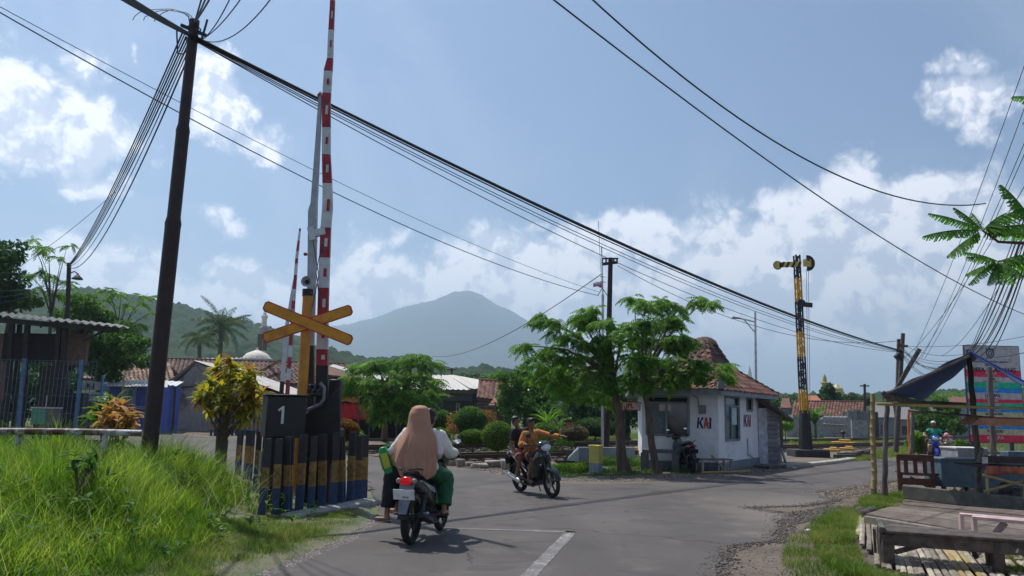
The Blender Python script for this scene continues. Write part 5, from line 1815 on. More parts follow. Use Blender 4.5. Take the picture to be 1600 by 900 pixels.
tag(mb.build('stone_ledge', mat('ledge_grey', (.42, .40, .38), .9), smooth=False), 'low pale ledge beside the food stall across the tracks', 'ledge')
# small tiled roofs right of the shed
Y = 55
sr = thing('small_house', 'small house with red tiled lean-to roofs at the right end of the dark shed', 'house', (P(790, 640, Y).x, Y + 2, 0))
gable_tiles(sr, 'roof', P(745, 622, Y), P(792, 628, Y), P(796, 598, Y + 3), P(748, 596, Y + 3), .3, .34, M_tile_i)
mb = MB(); mb.ext([P(763, 633, Y - 1), P(785, 632, Y - 1), P(797, 616, Y + .5), P(778, 614, Y + .5)], (0, 0, -.08)); mb.build('rusty_sheet_roof', mat('sheet_rust', (.30, .13, .08), .8), sr, smooth=False)
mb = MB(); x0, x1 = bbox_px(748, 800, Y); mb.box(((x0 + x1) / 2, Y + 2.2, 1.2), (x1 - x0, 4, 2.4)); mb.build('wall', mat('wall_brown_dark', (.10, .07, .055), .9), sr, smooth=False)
mb = MB(); mb.ext([P(735, 605, 80), P(790, 608, 80), P(775, 596, 84), P(748, 596, 84)], (0, 0, -.15)); mb.box((P(762, 620, 82).x, 83, 1.8), (2.4, 2, 3.6))
tag(mb.build('distant_roof', M_tile_i, smooth=False), 'distant red tiled roof just above the small house', 'house')
mb = MB(); mb.beam((P(772, 676, 44).x, 44, 0), P(774, 628, 44), .08, .08)
for k in range(5): mb.beam(P(745, 630 + k * 5, 44), P(776, 630 + k * 5, 44), .05, .05)
for k in range(3): mb.beam(P(746 + 14 * k, 628, 44), P(746 + 14 * k, 676, 44), .06, .06)
tag(mb.build('trellis', M_woodgrey, smooth=False), 'weathered wooden trellis behind the red flowering bush', 'trellis')

# ================================================================== houses right
Y = 88.0
rh = thing('tiled_house', 'long low house with dark red tiled roof behind the signal mast', 'house', (P(1295, 660, Y).x, Y + 4, 0))
gable_tiles(rh, 'roof', P(1234, 669, Y), P(1347, 672, Y), P(1353, 629, Y + 5), P(1243, 628, Y + 5), .36, .42, M_tile_i)
x0, x1 = bbox_px(1240, 1350, Y)
mb = MB(); mb.box(((x0 + x1) / 2, Y + 4, 1.0), (x1 - x0, 7, 2.0)); mb.build('wall', mat('wall_blockgrey', (.24, .24, .25), .9), rh, smooth=False)
mb = MB(); mb.ext([P(1349, 631, Y + 4.9), P(1349, 690, Y + 5), P(1360, 690, Y + 8), P(1360, 650, Y + 8)], (.1, 0, 0)); mb.build('gable_wall', M_plgrey, rh, smooth=False)
Y = 74.0
sd = thing('low_shed', 'low concrete block shed with grey sheet roof in front of the tiled house', 'shed', (P(1300, 670, Y).x, Y + 1.5, 0))
x0, x1 = bbox_px(1284, 1327, Y)
M_blockw = mat('block_pale', (.36, .35, .35), .9, dirt=(.18, .18, .18))
mb = MB(); mb.box(((x0 + x1) / 2, Y + 1.5, .9), (x1 - x0, 3, 1.8)); mb.build('wall', M_blockw, sd, smooth=False)
mb = corrugated(P(1280, 662, Y - .4), P(1320, 664, Y - .4), P(1326, 650, Y + 3), P(1288, 650, Y + 3), .04, .4); mb.build('roof_sheet', mat('sheet_grey_dark', (.20, .20, .205), .7), sd)
bw = thing('block_wall', 'long grey block wall at the foot of the tiled house', 'wall', (P(1260, 680, 70).x, 70, 0))
for (xa, xb) in ((1225, 1262), (1262, 1284), (1327, 1352)):
    a, b = bbox_px(xa, xb, 70); mb = MB(); mb.box(((a + b) / 2, 70, .8), (b - a - .05, .2, 1.6)); mb.build('wall_bay', M_blockw, bw, smooth=False)
mb = corrugated(P(1226, 663, 71), P(1255, 664, 71), P(1256, 656, 74), P(1230, 655, 74), .04, .4); mb.build('coping_sheet', MATS['sheet_grey_dark'], bw)
Y = 84
wg = thing('board_shed', 'dark grey board shed with pale doors at the right end of the tiled roof', 'shed', (P(1345, 670, Y).x, Y - 2, 0))
for k, px in enumerate(range(1328, 1362, 5)):
    mb = MB(); a = P(px, 690, Y - 8); mb.box((a.x, Y - 8, 1.3), (.27, .1, 2.4 + random.uniform(-.15, .15))); mb.build('board', mat('board_grey', (.22, .22, .23), .85, rand=.6), wg, smooth=False)
mb = MB(); mb.box((P(1345, 680, Y - 6).x, Y - 6, 1.2), (2.2, 3, 2.4)); mb.build('shed_body', mat('shed_grey', (.07, .07, .075), .9), wg, smooth=False)
Y = 95
oh = thing('distant_house', 'distant house with bright orange hipped roof above the tiled roof', 'house', (P(1265, 620, Y).x, Y + 3, 0))
mb = MB(); mb.loft([[P(1243, 632, Y), P(1290, 632, Y), P(1286, 630, Y + 6), P(1247, 630, Y + 6)], [P(1258, 618, Y + 3), P(1276, 618, Y + 3), P(1275, 618, Y + 4), P(1259, 618, Y + 4)]]); mb.build('roof', mat('roof_orange', (.40, .15, .08), .8), oh, smooth=False)
mb = MB(); mb.box((P(1266, 640, Y).x, Y + 3, 1.3), (3.2, 4, 2.6)); mb.build('wall', M_plgrey, oh, smooth=False)
for (xa, xb, yt, yb, ye, Y, m_, lab) in ((1219, 1236, 622, 637, 650, 92, M_tile_i, 'distant house with faded pink tile roof just right of the guard house'),
                                (1362, 1398, 632, 652, 690, 80, MATS['sheet_grey_dark'], 'grey roofed house between the two bamboo poles'),
                                (1398, 1424, 636, 655, 690, 84, MATS['sheet_grey_dark'], 'grey gabled house behind the far utility pole'),
                                (1478, 1512, 620, 632, 650, 90, M_tile_i, 'distant reddish roofed house left of the billboard')):
    t = thing('distant_house', lab, 'house', (P((xa + xb) / 2, yb, Y).x, Y + 2, 0))
    mb = MB(); mb.ext([P(xa, yb, Y), P(xb, yb, Y), P(xb - 3, yt, Y + 4), P(xa + 3, yt, Y + 4)], (0, 0, -.15)); mb.build('roof', m_, t, smooth=False)
    a, b = bbox_px(xa + 1, xb - 1, Y); z = P(xa, yb, Y).z - .1
    mb = MB(); mb.box(((a + b) / 2, Y + 2.2, z / 2), (b - a, 4, z)); mb.build('wall', mat('wall_pale_blue', (.24, .27, .31), .85), t, smooth=False)
    mb = MB(); mb.box(((a + b) / 2, Y + .17, z * .4), ((b - a) * .3, .06, z * .5)); mb.build('door', M_wooddark, t, smooth=False)
Y = 140
m2 = thing('minaret', 'tiny golden minaret rising behind the distant round tree', 'minaret', (P(1289, 610, Y).x, Y, 0))
mb = MB(); x = P(1289, 610, Y).x; mb.lathe([(.55, 0), (.5, P(1289, 600, Y).z), (.8, P(1289, 598, Y).z), (.4, P(1289, 597, Y).z), (.35, P(1289, 590, Y).z), (.05, P(1289, 585, Y).z)], (x, Y, 0), 10); mb.build('shaft', mat('gold_pale', (.45, .33, .12), .5), m2)
m3 = thing('distant_mosque', 'tiny mosque with golden dome beyond the distant round tree', 'mosque', (P(1308, 612, Y).x, Y, 0))
mb = MB(); x = P(1308, 612, Y).x; mb.box((x, Y + 2, 2), (3, 3, P(1308, 612, Y).z * 2 - 4)); mb.lathe([(1.1, P(1308, 613, Y).z), (1.0, P(1308, 607, Y).z), (.4, P(1308, 603, Y).z), (.05, P(1308, 599, Y).z)], (x, Y, 0), 12); mb.build('dome', mat('gold_dome', (.5, .42, .2), .4), m3)
m4 = thing('minaret', 'tiny white minaret behind the guard house roof', 'minaret', (P(1171, 600, Y).x, Y, 0))
mb = MB(); x = P(1171, 600, Y).x; mb.lathe([(.35, 0), (.3, P(1171, 590, Y).z), (.5, P(1171, 589, Y).z), (.45, P(1171, 585, Y).z), (.3, P(1171, 577, Y).z), (.05, P(1171, 571, Y).z)], (x, Y, 0), 10); mb.build('shaft', M_white, m4)

# ================================================================== billboard
by = 33.0
a, b = P(1507, 540, by), P(1603, 692, by)
bb = thing('billboard', 'tall village notice billboard with coloured stripes of lettering and round emblem', 'billboard', ((a.x + b.x) / 2, by, 0))
W_, H_ = b.x - a.x, a.z - b.z
mb = MB(); mb.box(((a.x + b.x) / 2, by + .06, (a.z + b.z) / 2), (W_ + .06, .08, H_ + .06)); mb.build('board', M_dsteel, bb, smooth=False)
for x in (a.x + .12, b.x - .5):
    mb = MB(); mb.beam((x, by + .15, 0), (x, by + .15, a.z), .12, .12); mb.build('leg', M_dsteel, bb, smooth=False)
mb = MB(); mb.beam((a.x, by + .15, b.z - .45), (b.x, by + .15, b.z - .45), .08, .08); mb.build('cross_bar', M_dsteel, bb, smooth=False)
pc_ = {'w': mat('print_white', (.48, .46, .50), .5), 'r': mat('print_red', (.74, .02, .08), .5), 'g': mat('print_green', (.0, .50, .28), .5), 'b': mat('print_blue', (.0, .28, .72), .5), 'y': mat('print_cream', (.50, .50, .30), .5), 'k': M_black}
rows = [('w', .255, ''), ('r', .075, 'BPD'), ('w', .055, 'PKK'), ('g', .058, 'LPMD'), ('b', .052, 'RT/RW'), ('w', .068, 'LINMAS'), ('r', .04, 'BUMDESA'), ('g', .045, 'KARANG TARUNA'), ('b', .05, 'KEL. DESA SIAGA'), ('y', .05, 'GABUNGAN DESA'), ('r', .04, ''), ('g', .045, ''), ('b', .04, 'TARUNA WILANG'), ('y', .062, 'POSKESDES'), ('r', .075, 'KPAPA')]
tot = sum(r[1] for r in rows)
z = a.z
mb = MB(); mats = list(pc_.values()); keys = list(pc_.keys())
for c, h, s in rows:
    hh = h / tot * H_
    mb.cur = keys.index(c)
    mb.box(((a.x + b.x) / 2, by + .012, z - hh / 2), (W_, .01, hh))
    if s:
        text(s, hh * .62, pc_['w'] if c in 'rgb' else M_black, bb, frame(((a.x + b.x) / 2 - .1, by, z - hh * .42), (1, 0, 0)), 'lettering', .003, bold=.004, sx=min(1.4, 5.2 / max(3, len(s)) * .9 + .35))
        sub = {'BPD': 'BADAN PERMUSYAWARATAN DESA', 'PKK': 'PEMBERDAYAAN KESEJAHTERAAN KELUARGA', 'LPMD': 'LEMBAGA PEMBERDAYAAN MASYARAKAT', 'LINMAS': 'PERLINDUNGAN MASYARAKAT', 'POSKESDES': 'POS KESEHATAN DESA'}.get(s)
        if sub: text(sub, hh * .17, pc_['w'] if c in 'rgb' else M_black, bb, frame(((a.x + b.x) / 2 - .1, by, z - hh * .86), (1, 0, 0)), 'lettering', .002)
    z -= hh
mb.build('printed_stripes', mats, bb, smooth=False)
ez = a.z - .30
ex = (a.x + b.x) / 2 - .08
mb = MB(); mb.ext([Vector((ex + x * .2, by + .002, ez + y * .24)) for x, y in ((-.9, .9), (-.4, .8), (0, 1), (.4, .8), (.9, .9), (.85, -.3), (.4, -.85), (0, -1), (-.4, -.85), (-.85, -.3))], (0, .006, 0)); mb.build('emblem_shield', mat('emblem_navy', (.03, .07, .10), .5), bb, smooth=False)
mb = MB(); mb.torus((ex, by - .004, ez), .11, .018, 18, 4); mb.lathe([(.06, -.004), (.06, .004)], (ex, by - .004, ez), 12, Rl); mb.build('emblem_ring', mat('emblem_pale', (.35, .50, .50), .5), bb)
text('PEMERINTAH KABUPATEN LUMAJANG', .085, pc_['k'], bb, frame((ex + .0, by, a.z - .66), (1, 0, 0)), bold=.001)
text('KECAMATAN', .085, pc_['k'], bb, frame((ex + .0, by, a.z - .80), (1, 0, 0)), bold=.001)
text('DESA MLAWANG', .24, pc_['k'], bb, frame((ex + .1, by, a.z - 1.0), (1, 0, 0)), bold=.008, sx=1.0)

# ================================================================== stall on the right
def pole(name, label, cat, x0, y0, x1, y1, Y0, Y1, r, m, group=None, knots=False):
    a = P(x0, y0, Y0); b = P(x1, y1, Y1)
    mb = MB()
    n = 12
    pts = []; rs = []
    for i in range(n + 1):
        u = i / n
        p = a.lerp(b, u) + Vector((random.uniform(-1, 1) * r * .25, random.uniform(-1, 1) * r * .25, 0))
        pts.append(p); rs.append(r * (1 - .2 * u) * random.uniform(.94, 1.04))
        if knots and 0 < i < n:
            pts.append(p + (b - a).normalized() * .012); rs.append(rs[-1] * 1.14)
            pts.append(p + (b - a).normalized() * .024); rs.append(rs[-2])
    mb.tube(pts, rs, 10)
    o = mb.build(name, m)
    return tag(o, label, cat, group)


def gd(x, y): return G(x, y).y
pole('bamboo_pole', 'pale bamboo pole standing alone left of the blue tarp stall', 'pole', 1366, 778, 1363, 615, gd(1366, 778), gd(1366, 778), .058, M_bamboo, knots=True)
pole('stall_pole', 'grey wooden pole under the left low corner of the blue tarp', 'pole', 1381, 780, 1386, 613, gd(1381, 780), gd(1381, 780), .06, M_woodgrey)
pole('stall_pole', 'tall grey wooden pole under the ridge of the blue tarp', 'pole', 1532, 779, 1514, 546, gd(1532, 779), gd(1532, 779), .068, M_woodgrey)
pole('stall_pole', 'short leaning pole against the foot of the tall ridge pole', 'pole', 1524, 779, 1534, 700, 16.6, 16.9, .05, M_woodgrey)
pole('stall_pole', 'grey pole behind the ridge pole in front of the billboard', 'pole', 1553, 720, 1546, 574, 24, 24, .09, M_woodgrey)
pole('stall_pole', 'thin grey pole at the back left of the tarp', 'pole', 1423, 716, 1427, 640, 26, 26, .07, M_woodgrey)
pole('orange_pole', 'orange striped marker pole beside the roadside grass', 'pole', 1421, 712, 1420, 640, 27, 27, .05, mat('pole_orange2', (.62, .18, .04), .6))
pole('bamboo_crossbar', 'long horizontal bamboo crossbar tied along the front of the stall', 'crossbar', 1368, 631, 1640, 640, 16.2, 16.2, .035, M_bamboo, knots=True)
pole('dark_crossbar', 'thin dark crossbar sagging below the bamboo crossbar', 'crossbar', 1420, 641, 1640, 661, 20, 16.5, .03, M_wooddark)
# tarp
ty0, ty1 = 15.6, 21.0
M_tarp = mat('tarp_blue', (.09, .145, .28), .85, col2=(.07, .115, .23), scale=2, spec=.12, trans=.3)
tp = thing('blue_tarp', 'dark blue tarpaulin roof peaked over the wooden stall', 'tarpaulin', P(1515, 620, 17))
tp.location.z = 2.5
RF, RBk = P(1514, 549, ty0), P(1530, 556, ty1)
LF, LB = P(1383, 612, ty0), P(1440, 626, ty1)
RF2, RB2 = P(1660, 632, ty0), P(1680, 645, ty1)
def tarp(a, b, c, d, sag):
    def f(u, v):
        p = a.lerp(b, u).lerp(d.lerp(c, u), v)
        p.z -= sag * 4 * u * (1 - u) * (.6 + .4 * cos(v * 9)) + .02 * sin(u * 15 + v * 6)
        return p
    return f
for nm, q, s in (('tarp_slope', (LF, RF, RBk, LB), .025), ('tarp_slope', (RF, RF2, RB2, RBk), .06)):
    mb = MB(); mb.grid(tarp(*q, s), 18, 18); o = mb.build(nm, M_tarp, tp); sm_ = o.modifiers.new('t', 'SOLIDIFY'); sm_.thickness = .012
mb = MB(); mb.tube([LF + Vector((-.05, 0, 0)), LF + Vector((0, 0, -.08)), P(1392, 622, ty0), P(1440, 630, ty0 + 1), LB + Vector((0, -2, -.1))], [.04, .06, .05, .05, .03], 8)
mb.build('rolled_edge', M_wooddark, tp)
mb = MB(); mb.tube([RF, P(1660, 629, ty0 - .05)], .02, 6); mb.build('edge_piping', mat('tarp_bright', (.04, .10, .50), .4), tp)
mb = MB(); mb.tube([RF + Vector((-.03, 0, -.05)), RBk + Vector((0, 0, -.05))], .04, 8); mb.build('ridge_pole', M_woodgrey, tp)
mb = MB(); mb.tube([LF + Vector((0, 0, -.03)), LB + Vector((0, 0, -.05))], .03, 7); mb.tube([LF + Vector((0, 0, -.05)), RF + Vector((0, 0, -.09))], .03, 7); mb.build('rafter_pole', M_wooddark, tp)
# hanging board
mb = MB(); mb.ext([P(x, y, 16.4) for x, y in ((1518, 664), (1531, 653), (1640, 656), (1640, 668))], (0, .5, .03))
tag(mb.build('brown_board', mat('board_tan', (.42, .21, .12), .7), smooth=False), 'tan brown board lying on the crossbars beside the ridge pole', 'board')

# chair
cy_ = gd(1440, 773)
ch = thing('wooden_chair', 'old reddish wooden chair with slatted back beside the stall', 'chair', G(1440, 771), RAD(-14))
def cb_(nm, c, s, m=M_woodred, R=None):
    mb = MB(); mb.box(c, s, R); return mb.build(nm, m, ch, world=False, smooth=False, bevel=.006)
for s in (-1, 1): cb_('back_post', (s * .36 - .1, 0, .43), (.075, .06, .88))
cb_('top_rail', (-.1, -.005, .80), (.76, .045, .15)); cb_('lower_rail', (-.1, -.005, .26), (.72, .05, .15)); cb_('mid_rail', (-.1, -.005, .43), (.68, .045, .06))
for x in (-.30, -.1, .1): cb_('back_slat', (x, 0, .6), (.09, .03, .32))
for s in (-1, 1): cb_('leg', (s * .34 - .05 + .1, .62, .22), (.07, .07, .44), M_wooddark)
cb_('seat', (.0, .33, .44), (.80, .66, .05), mat('seat_darkblue', (.05, .055, .07), .5)); cb_('side_rail', (.33, .33, .2), (.04, .6, .06), M_wooddark)
mb = MB(); mb.tube([(-.2, .05, .36), (.25, .3, .1)], .025, 8); mb.build('brace_stick', M_bamboogrey, ch, world=False)
# blue-grey cabinet and white table
gc2 = G(1507, 773)
x0, x1 = P(1474, 750, gc2.y).x, P(1600, 750, gc2.y).x
zt_ = P(1500, 719, gc2.y).z
cbn = thing('blue_cabinet', 'blue grey chest freezer size box counter beside the chair', 'counter', ((x0 + x1) / 2, gc2.y + .5, 0))
M_cab = mat('cabinet_bluegrey', (.10, .165, .22), .55, var=.1, dirt=(.07, .10, .13), bump=.1)
mb = MB(); mb.box(((x0 + x1) / 2, gc2.y + .45, (zt_ + .16) / 2), (x1 - x0, .8, zt_ - .16)); mb.build('counter_body', M_cab, cbn, smooth=False, bevel=.01)
mb = MB(); mb.box(((x0 + x1) / 2, gc2.y + .45, zt_ + .015), (x1 - x0 + .06, .88, .035)); mb.build('counter_top', M_cab, cbn, smooth=False, bevel=.006)
mb = MB(); 
for x in (x0 + .08, x1 - .08, (x0 + x1) / 2): mb.box((x, gc2.y + .15, .08), (.08, .08, .16)); mb.box((x, gc2.y + .75, .08), (.08, .08, .16))
mb.build('foot', M_wooddark, cbn, smooth=False)
for k in range(4):
    mb = MB(); mb.lathe([(.05, 0), (.055, .1), (.02, .14), (.02, .17)], (x0 + .25 + k * .17, gc2.y + .0, .0), 10); tag(mb.build('bottle', mat('bottle_pale', (.35, .32, .18), .3)), 'small pale bottle standing on the soil before the blue counter', 'bottle', 'bottles under the counter')
Yw = 20.5
a, b = P(1496, 701, Yw), P(1545, 726, Yw)
wb = thing('white_crate', 'pale grey white box table behind the blue counter', 'box', ((a.x + b.x) / 2, Yw, 0))
mb = MB(); mb.box(((a.x + b.x) / 2, Yw + .4, a.z / 2), (b.x - a.x, .8, a.z)); mb.build('crate_body', mat('crate_grey', (.34, .35, .38), .6), wb, smooth=False)
mb = MB(); mb.box(((a.x + b.x) / 2, Yw + .4, a.z + .015), (b.x - a.x + .05, .86, .03)); mb.build('crate_lid', M_white, wb, smooth=False)
a, b = P(1584, 706, 20), P(1640, 726, 20)
mb = MB(); mb.box(((a.x + b.x) / 2, 20.3, a.z / 2), (b.x - a.x, .6, a.z)); tag(mb.build('blue_crate', M_cab, smooth=False, bevel=.02), 'second blue grey box at the right edge behind the table', 'box')
# cluttered table
gt = G(1560, 778)
ty = 15.8
tb_ = thing('market_table', 'bamboo legged market table with dark cloth at the right edge', 'table', (P(1585, 760, ty).x, ty, 0))
zt_ = P(1560, 729, ty).z
x0, x1 = P(1538, 740, ty).x, P(1680, 740, ty).x
mb = MB(); mb.box(((x0 + x1) / 2, ty + .5, zt_), (x1 - x0, 1.1, .05)); mb.build('table_top', mat('cloth_dark', (.06, .035, .04), .8), tb_, smooth=False, bevel=.01)
mb = MB(); mb.grid(lambda u, v: Vector((x0 + (x1 - x0) * u, ty - .06 - .02 * sin(u * 30), zt_ + .01 - .16 * v - .02 * sin(u * 17) * v)), 40, 4); o = mb.build('hanging_cloth', mat('cloth_orange', (.50, .16, .08), .7, col2=(.20, .05, .03), scale=5), tb_)
o.modifiers.new('t', 'SOLIDIFY').thickness = .008
mb = MB(); mb.grid(lambda u, v: Vector((x0 + .1 + 1.2 * u, ty + .1 + .8 * v, zt_ + .045 + .01 * sin(u * 9 + v * 5))), 8, 8); o = mb.build('green_cloth', mat('cloth_green', (.14, .20, .13), .8), tb_); o.modifiers.new('t', 'SOLIDIFY').thickness = .008
for (ax, ay_, bx_, by_) in ((1536, 742, 1640, 770), (1538, 768, 1598, 752), (1544, 780, 1541, 735), (1600, 784, 1602, 735)):
    mb = MB(); mb.tube([P(ax, ay_, ty - .05), P(bx_, by_, ty + .0)], .028, 8); mb.build('bamboo_brace' if abs(ax - bx_) > 5 else 'leg', M_bamboo, tb_)
mb = MB(); mb.lathe([(.05, 0), (.055, .12), (.045, .14), (.0, .145)], (x0 + .15, ty + .2, zt_ + .03), 12); tag(mb.build('cup', mat('cup_pink', (.62, .50, .48), .4)), 'small pale cup on the left end of the market table', 'cup')
mb = MB(); mb.box((P(1585, 722, ty + .7).x, ty + .7, zt_ + .1), (1.0, .5, .14)); tag(mb.build('dark_tray', mat('tray_dark', (.07, .04, .045), .7), bevel=.02), 'dark covered tray on the market table', 'tray')
for k in range(9):
    c = (x0 + .35 + random.uniform(0, 1.7), ty + random.uniform(.1, .8), random.uniform(.1, .35))
    mb = MB(); mb.ell(c, (random.uniform(.09, .18), .12, random.uniform(.08, .14)), 9, 6)
    tag(mb.build('goods_bag', mat('bag_dark', (.05, .055, .06), .6, col2=(.10, .10, .10), rand=.8)), 'dark bag of goods stowed in the shade under the market table', 'bag', 'bags under the market table')

# platform of old planks, beam
def plank_quad(parent, name, a, b, c, d, h0, h1, m, nm_kind=None):
    mb = MB(); q = [Vector((p.x, p.y, h1)) for p in (a, b, c, d)]
    mb.ext([p + Vector((0, 0, h0 - h1)) for p in q], (0, 0, h1 - h0)); return mb.build(name, m, parent, smooth=False, bevel=.008)
pf = thing('plank_platform', 'low platform of broad dark weathered planks behind the bench', 'platform', G(1450, 810))
zb2 = .16
M_platf = mat('platform_wood', (.19, .155, .13), .85, col2=(.10, .08, .065), scale=6, bump=.6, rand=.5, dirt=(.12, .075, .055))
M_board = mat('board_pale_grey', (.27, .25, .20), .9, col2=(.16, .145, .12), scale=6, bump=.5)
def Gp(x, y): return G(x, y, zb2)
rowsY = [(1352, 803, 1640, 850), (1372, 797, 1640, 834), (1392, 792, 1640, 820), (1410, 788, 1640, 809), (1425, 785, 1640, 801)]
for (xa, ya, xb, yb), (xc, yc, xd, yd) in zip(rowsY, rowsY[1:]):
    a, b, c, d = Gp(xa, ya), Gp(xb, yb), Gp(xd, yd), Gp(xc, yc)
    s = (a - d) * .03
    plank_quad(pf, 'deck_plank', a - s, b - s, c + s, d + s, zb2 - .05, zb2 + random.uniform(-.008, .01), M_platf)
a, b = Gp(1350, 806), Gp(1640, 853)
mb = MB(); mb.beam(a + Vector((0, -.05, -.09)), b + Vector((0, -.05, -.09)), .1, .2); mb.build('front_board', M_board, pf, smooth=False, bevel=.01)
a, b = G(1413, 779), G(1598, 801)
mb = MB(); mb.beam(a + Vector((0, 0, .14)), b + Vector((0, 0, .14)), .12, .28)
tag(mb.build('timber_beam', mat('beam_grey', (.14, .135, .12), .85, col2=(.08, .085, .07), scale=5, bump=.5), smooth=False, bevel=.015), 'long grey timber beam lying behind the plank platform below the chair', 'beam')
mb = MB()
for k, (x, y) in enumerate(((1345, 806), (1352, 810), (1362, 806))):
    mb.ell(G(x, y) + Vector((0, 0, .06)), (.12, .1, .1), 8, 6)
tag(mb.build('dark_stones', mat('stone_dark', (.09, .08, .075), .9, bump=.5)), 'few dark stones at the left end of the plank platform', 'stones', kind='stuff')
# bamboo mat of split culms
bm_ = thing('bamboo_mat', 'ground mat of split weathered bamboo lying under the front bench', 'bamboo mat', G(1450, 850))
mo = G(1338, 812); mu = (G(1630, 858) - mo); mu.z = 0
mL = mu.length; mu.normalize()
dirn = (G(1535, 905) - G(1450, 832)).normalized()
n = 38
for i in range(n):
    a = mo + mu * (mL * i / n)
    L = (4.6 if i > 3 else 2.4 + .4 * i) + random.uniform(-.12, .12)
    dr = Vector((-.40 + random.uniform(-.012, .012), -.916, 0)).normalized()
    sd = Vector((-dr.y, dr.x, 0))
    mb = MB(); pts = []; rs = []; wob = 0; w = mL / n * .40
    for k in range(10):
        wob += random.uniform(-.007, .007)
        p = a + dr * (L * k / 9) + sd * wob; p.z = .05 + random.uniform(-.004, .004)
        pts.append(p); rs.append(w)
        if k % 2 == 1 and k < 9:
            pts.append(p + dr * .012); rs.append(w * 1.1); pts.append(p + dr * .024); rs.append(w)
    mb.tube(pts, rs, 8, flat=.55)
    mb.build('bamboo_slat', M_bamboo if i in (17, 18, 20) else M_bamboogrey, bm_)
for v in (.3, 1.5):
    mb = MB(); a = mo + Vector((0, -v, .01)); mb.beam(a + mu * .1, a + mu * (mL - .3), .06, .03); mb.build('mat_bearer', M_wooddark, bm_, smooth=False)
# front bench
bz = .42
bn = thing('wooden_bench', 'big low dark plank bench at the bottom right corner', 'bench', G(1450, 880))
FL, FR = G(1384, 829, bz), G(1660, 848, bz)
BL, BR = G(1378, 817, bz), G(1660, 840, bz)
nb = 3
for k in range(nb):
    a, b = FL.lerp(BL, k / nb), FR.lerp(BR, k / nb)
    c, d = FR.lerp(BR, (k + .94) / nb), FL.lerp(BL, (k + .94) / nb)
    dz = random.uniform(-.006, .006)
    e = Vector((random.uniform(-.05, .05), 0, 0))
    plank_quad(bn, 'bench_plank', a + e, b, c, d + e, bz - .035, bz + dz, M_wooddark)
mb = MB(); mb.beam(FL + Vector((.1, .04, -.10)), FR + Vector((0, .04, -.10)), .05, .13); mb.build('front_apron', M_black if 0 else M_wooddark, bn, smooth=False, bevel=.006)
mb = MB(); mb.beam(BL + Vector((.1, -.04, -.10)), BR + Vector((0, -.04, -.10)), .05, .13); mb.build('back_apron', M_wooddark, bn, smooth=False, bevel=.006)
for (px, py, v, w) in ((1386, 884, 0, .10), (1527, 880, 0, .085), (1378, 850, 1, .08), (1512, 850, 1, .07)):
    u = (P(px, py, FL.y).x - FL.x) / (FR.x - FL.x)
    q = FL.lerp(FR, u) if v == 0 else BL.lerp(BR, u)
    q = q + Vector((w * .4, .06 if v == 0 else -.06, 0))
    mb = MB(); mb.box((q.x, q.y, (bz - .04) / 2), (w * 1.3, w, bz - .04)); mb.build('leg', M_wooddark, bn, smooth=False, bevel=.008)
f0 = FL + Vector((.12, .05, -.24)); f1 = FL + Vector((.62, .05, -.1))
mb = MB(); mb.beam(f0, f1, .035, .05); mb.beam(FR + Vector((-.45, .05, -.1)), FR + Vector((-.05, .05, -.3)), .035, .05); mb.beam(P(1527, 872, FL.y), P(1514, 851, FL.y), .03, .04); mb.build('diagonal_brace', M_wooddark, bn, smooth=False)
mb = MB(); q = FL
for k in range(2):
    mb.beam(q + Vector((-.03 - .02 * k, .05 + .13 * k, 0)), q + Vector((.0, .15 + .13 * k, -.28)), .03, .05)
mb.beam(FL + Vector((-.04, .0, .01)), BL + Vector((-.04, 0, .02)), .06, .05)
mb.build('side_slats', M_woodgrey, bn, smooth=False)
# pink metal bench
M_pink = mat('pink_pipe', (.58, .42, .42), .4, .2)
pk_ = thing('metal_bench', 'faded pink metal rail bench behind the dark wooden bench', 'bench', G(1560, 845))
zp_ = .50
a, b = G(1519, 808, zp_), G(1700, 824, zp_)
mb = MB(); mb.beam(a, b, .11, .05); mb.beam(a + Vector((0, .28, 0)), b + Vector((0, .28, 0)), .05, .04); mb.build('seat_rail', M_pink, pk_, smooth=False, bevel=.012)
mb = MB(); mb.beam(a + Vector((.02, 0, -.02)), (a.x + .02, a.y, 0), .05, .05); mb.build('leg', M_pink, pk_, smooth=False)
mb = MB(); mb.beam(a + Vector((.02, .28, -.02)), (a.x + .02, a.y + .28, 0), .05, .05); mb.build('leg', M_pink, pk_, smooth=False)
mb = MB(); m0 = a.lerp(b, .30); mb.beam(m0 + Vector((0, 0, -.03)), m0 + Vector((-.35, .1, -.45)), .04, .07); mb.build('diagonal_brace', mat('pink_dull', (.26, .20, .20), .6), pk_, smooth=False)
mb = MB()
pts = [G(1535, 868), G(1552, 861), G(1566, 868), G(1585, 876)]
mb.tube([p + Vector((0, 0, .06 + .05 * (i % 2))) for i, p in enumerate(pts)], .016, 6)
mb.tube([G(1538, 874) + Vector((0, 0, .03)), G(1562, 872) + Vector((0, 0, .09)), G(1578, 880) + Vector((0, 0, .02))], .014, 6)
tag(mb.build('dry_twig', M_bark), 'dry crooked twig lying right of the bamboo mat', 'twig')
# ================================================================== vegetation
def rnd(a, b): return random.uniform(a, b)


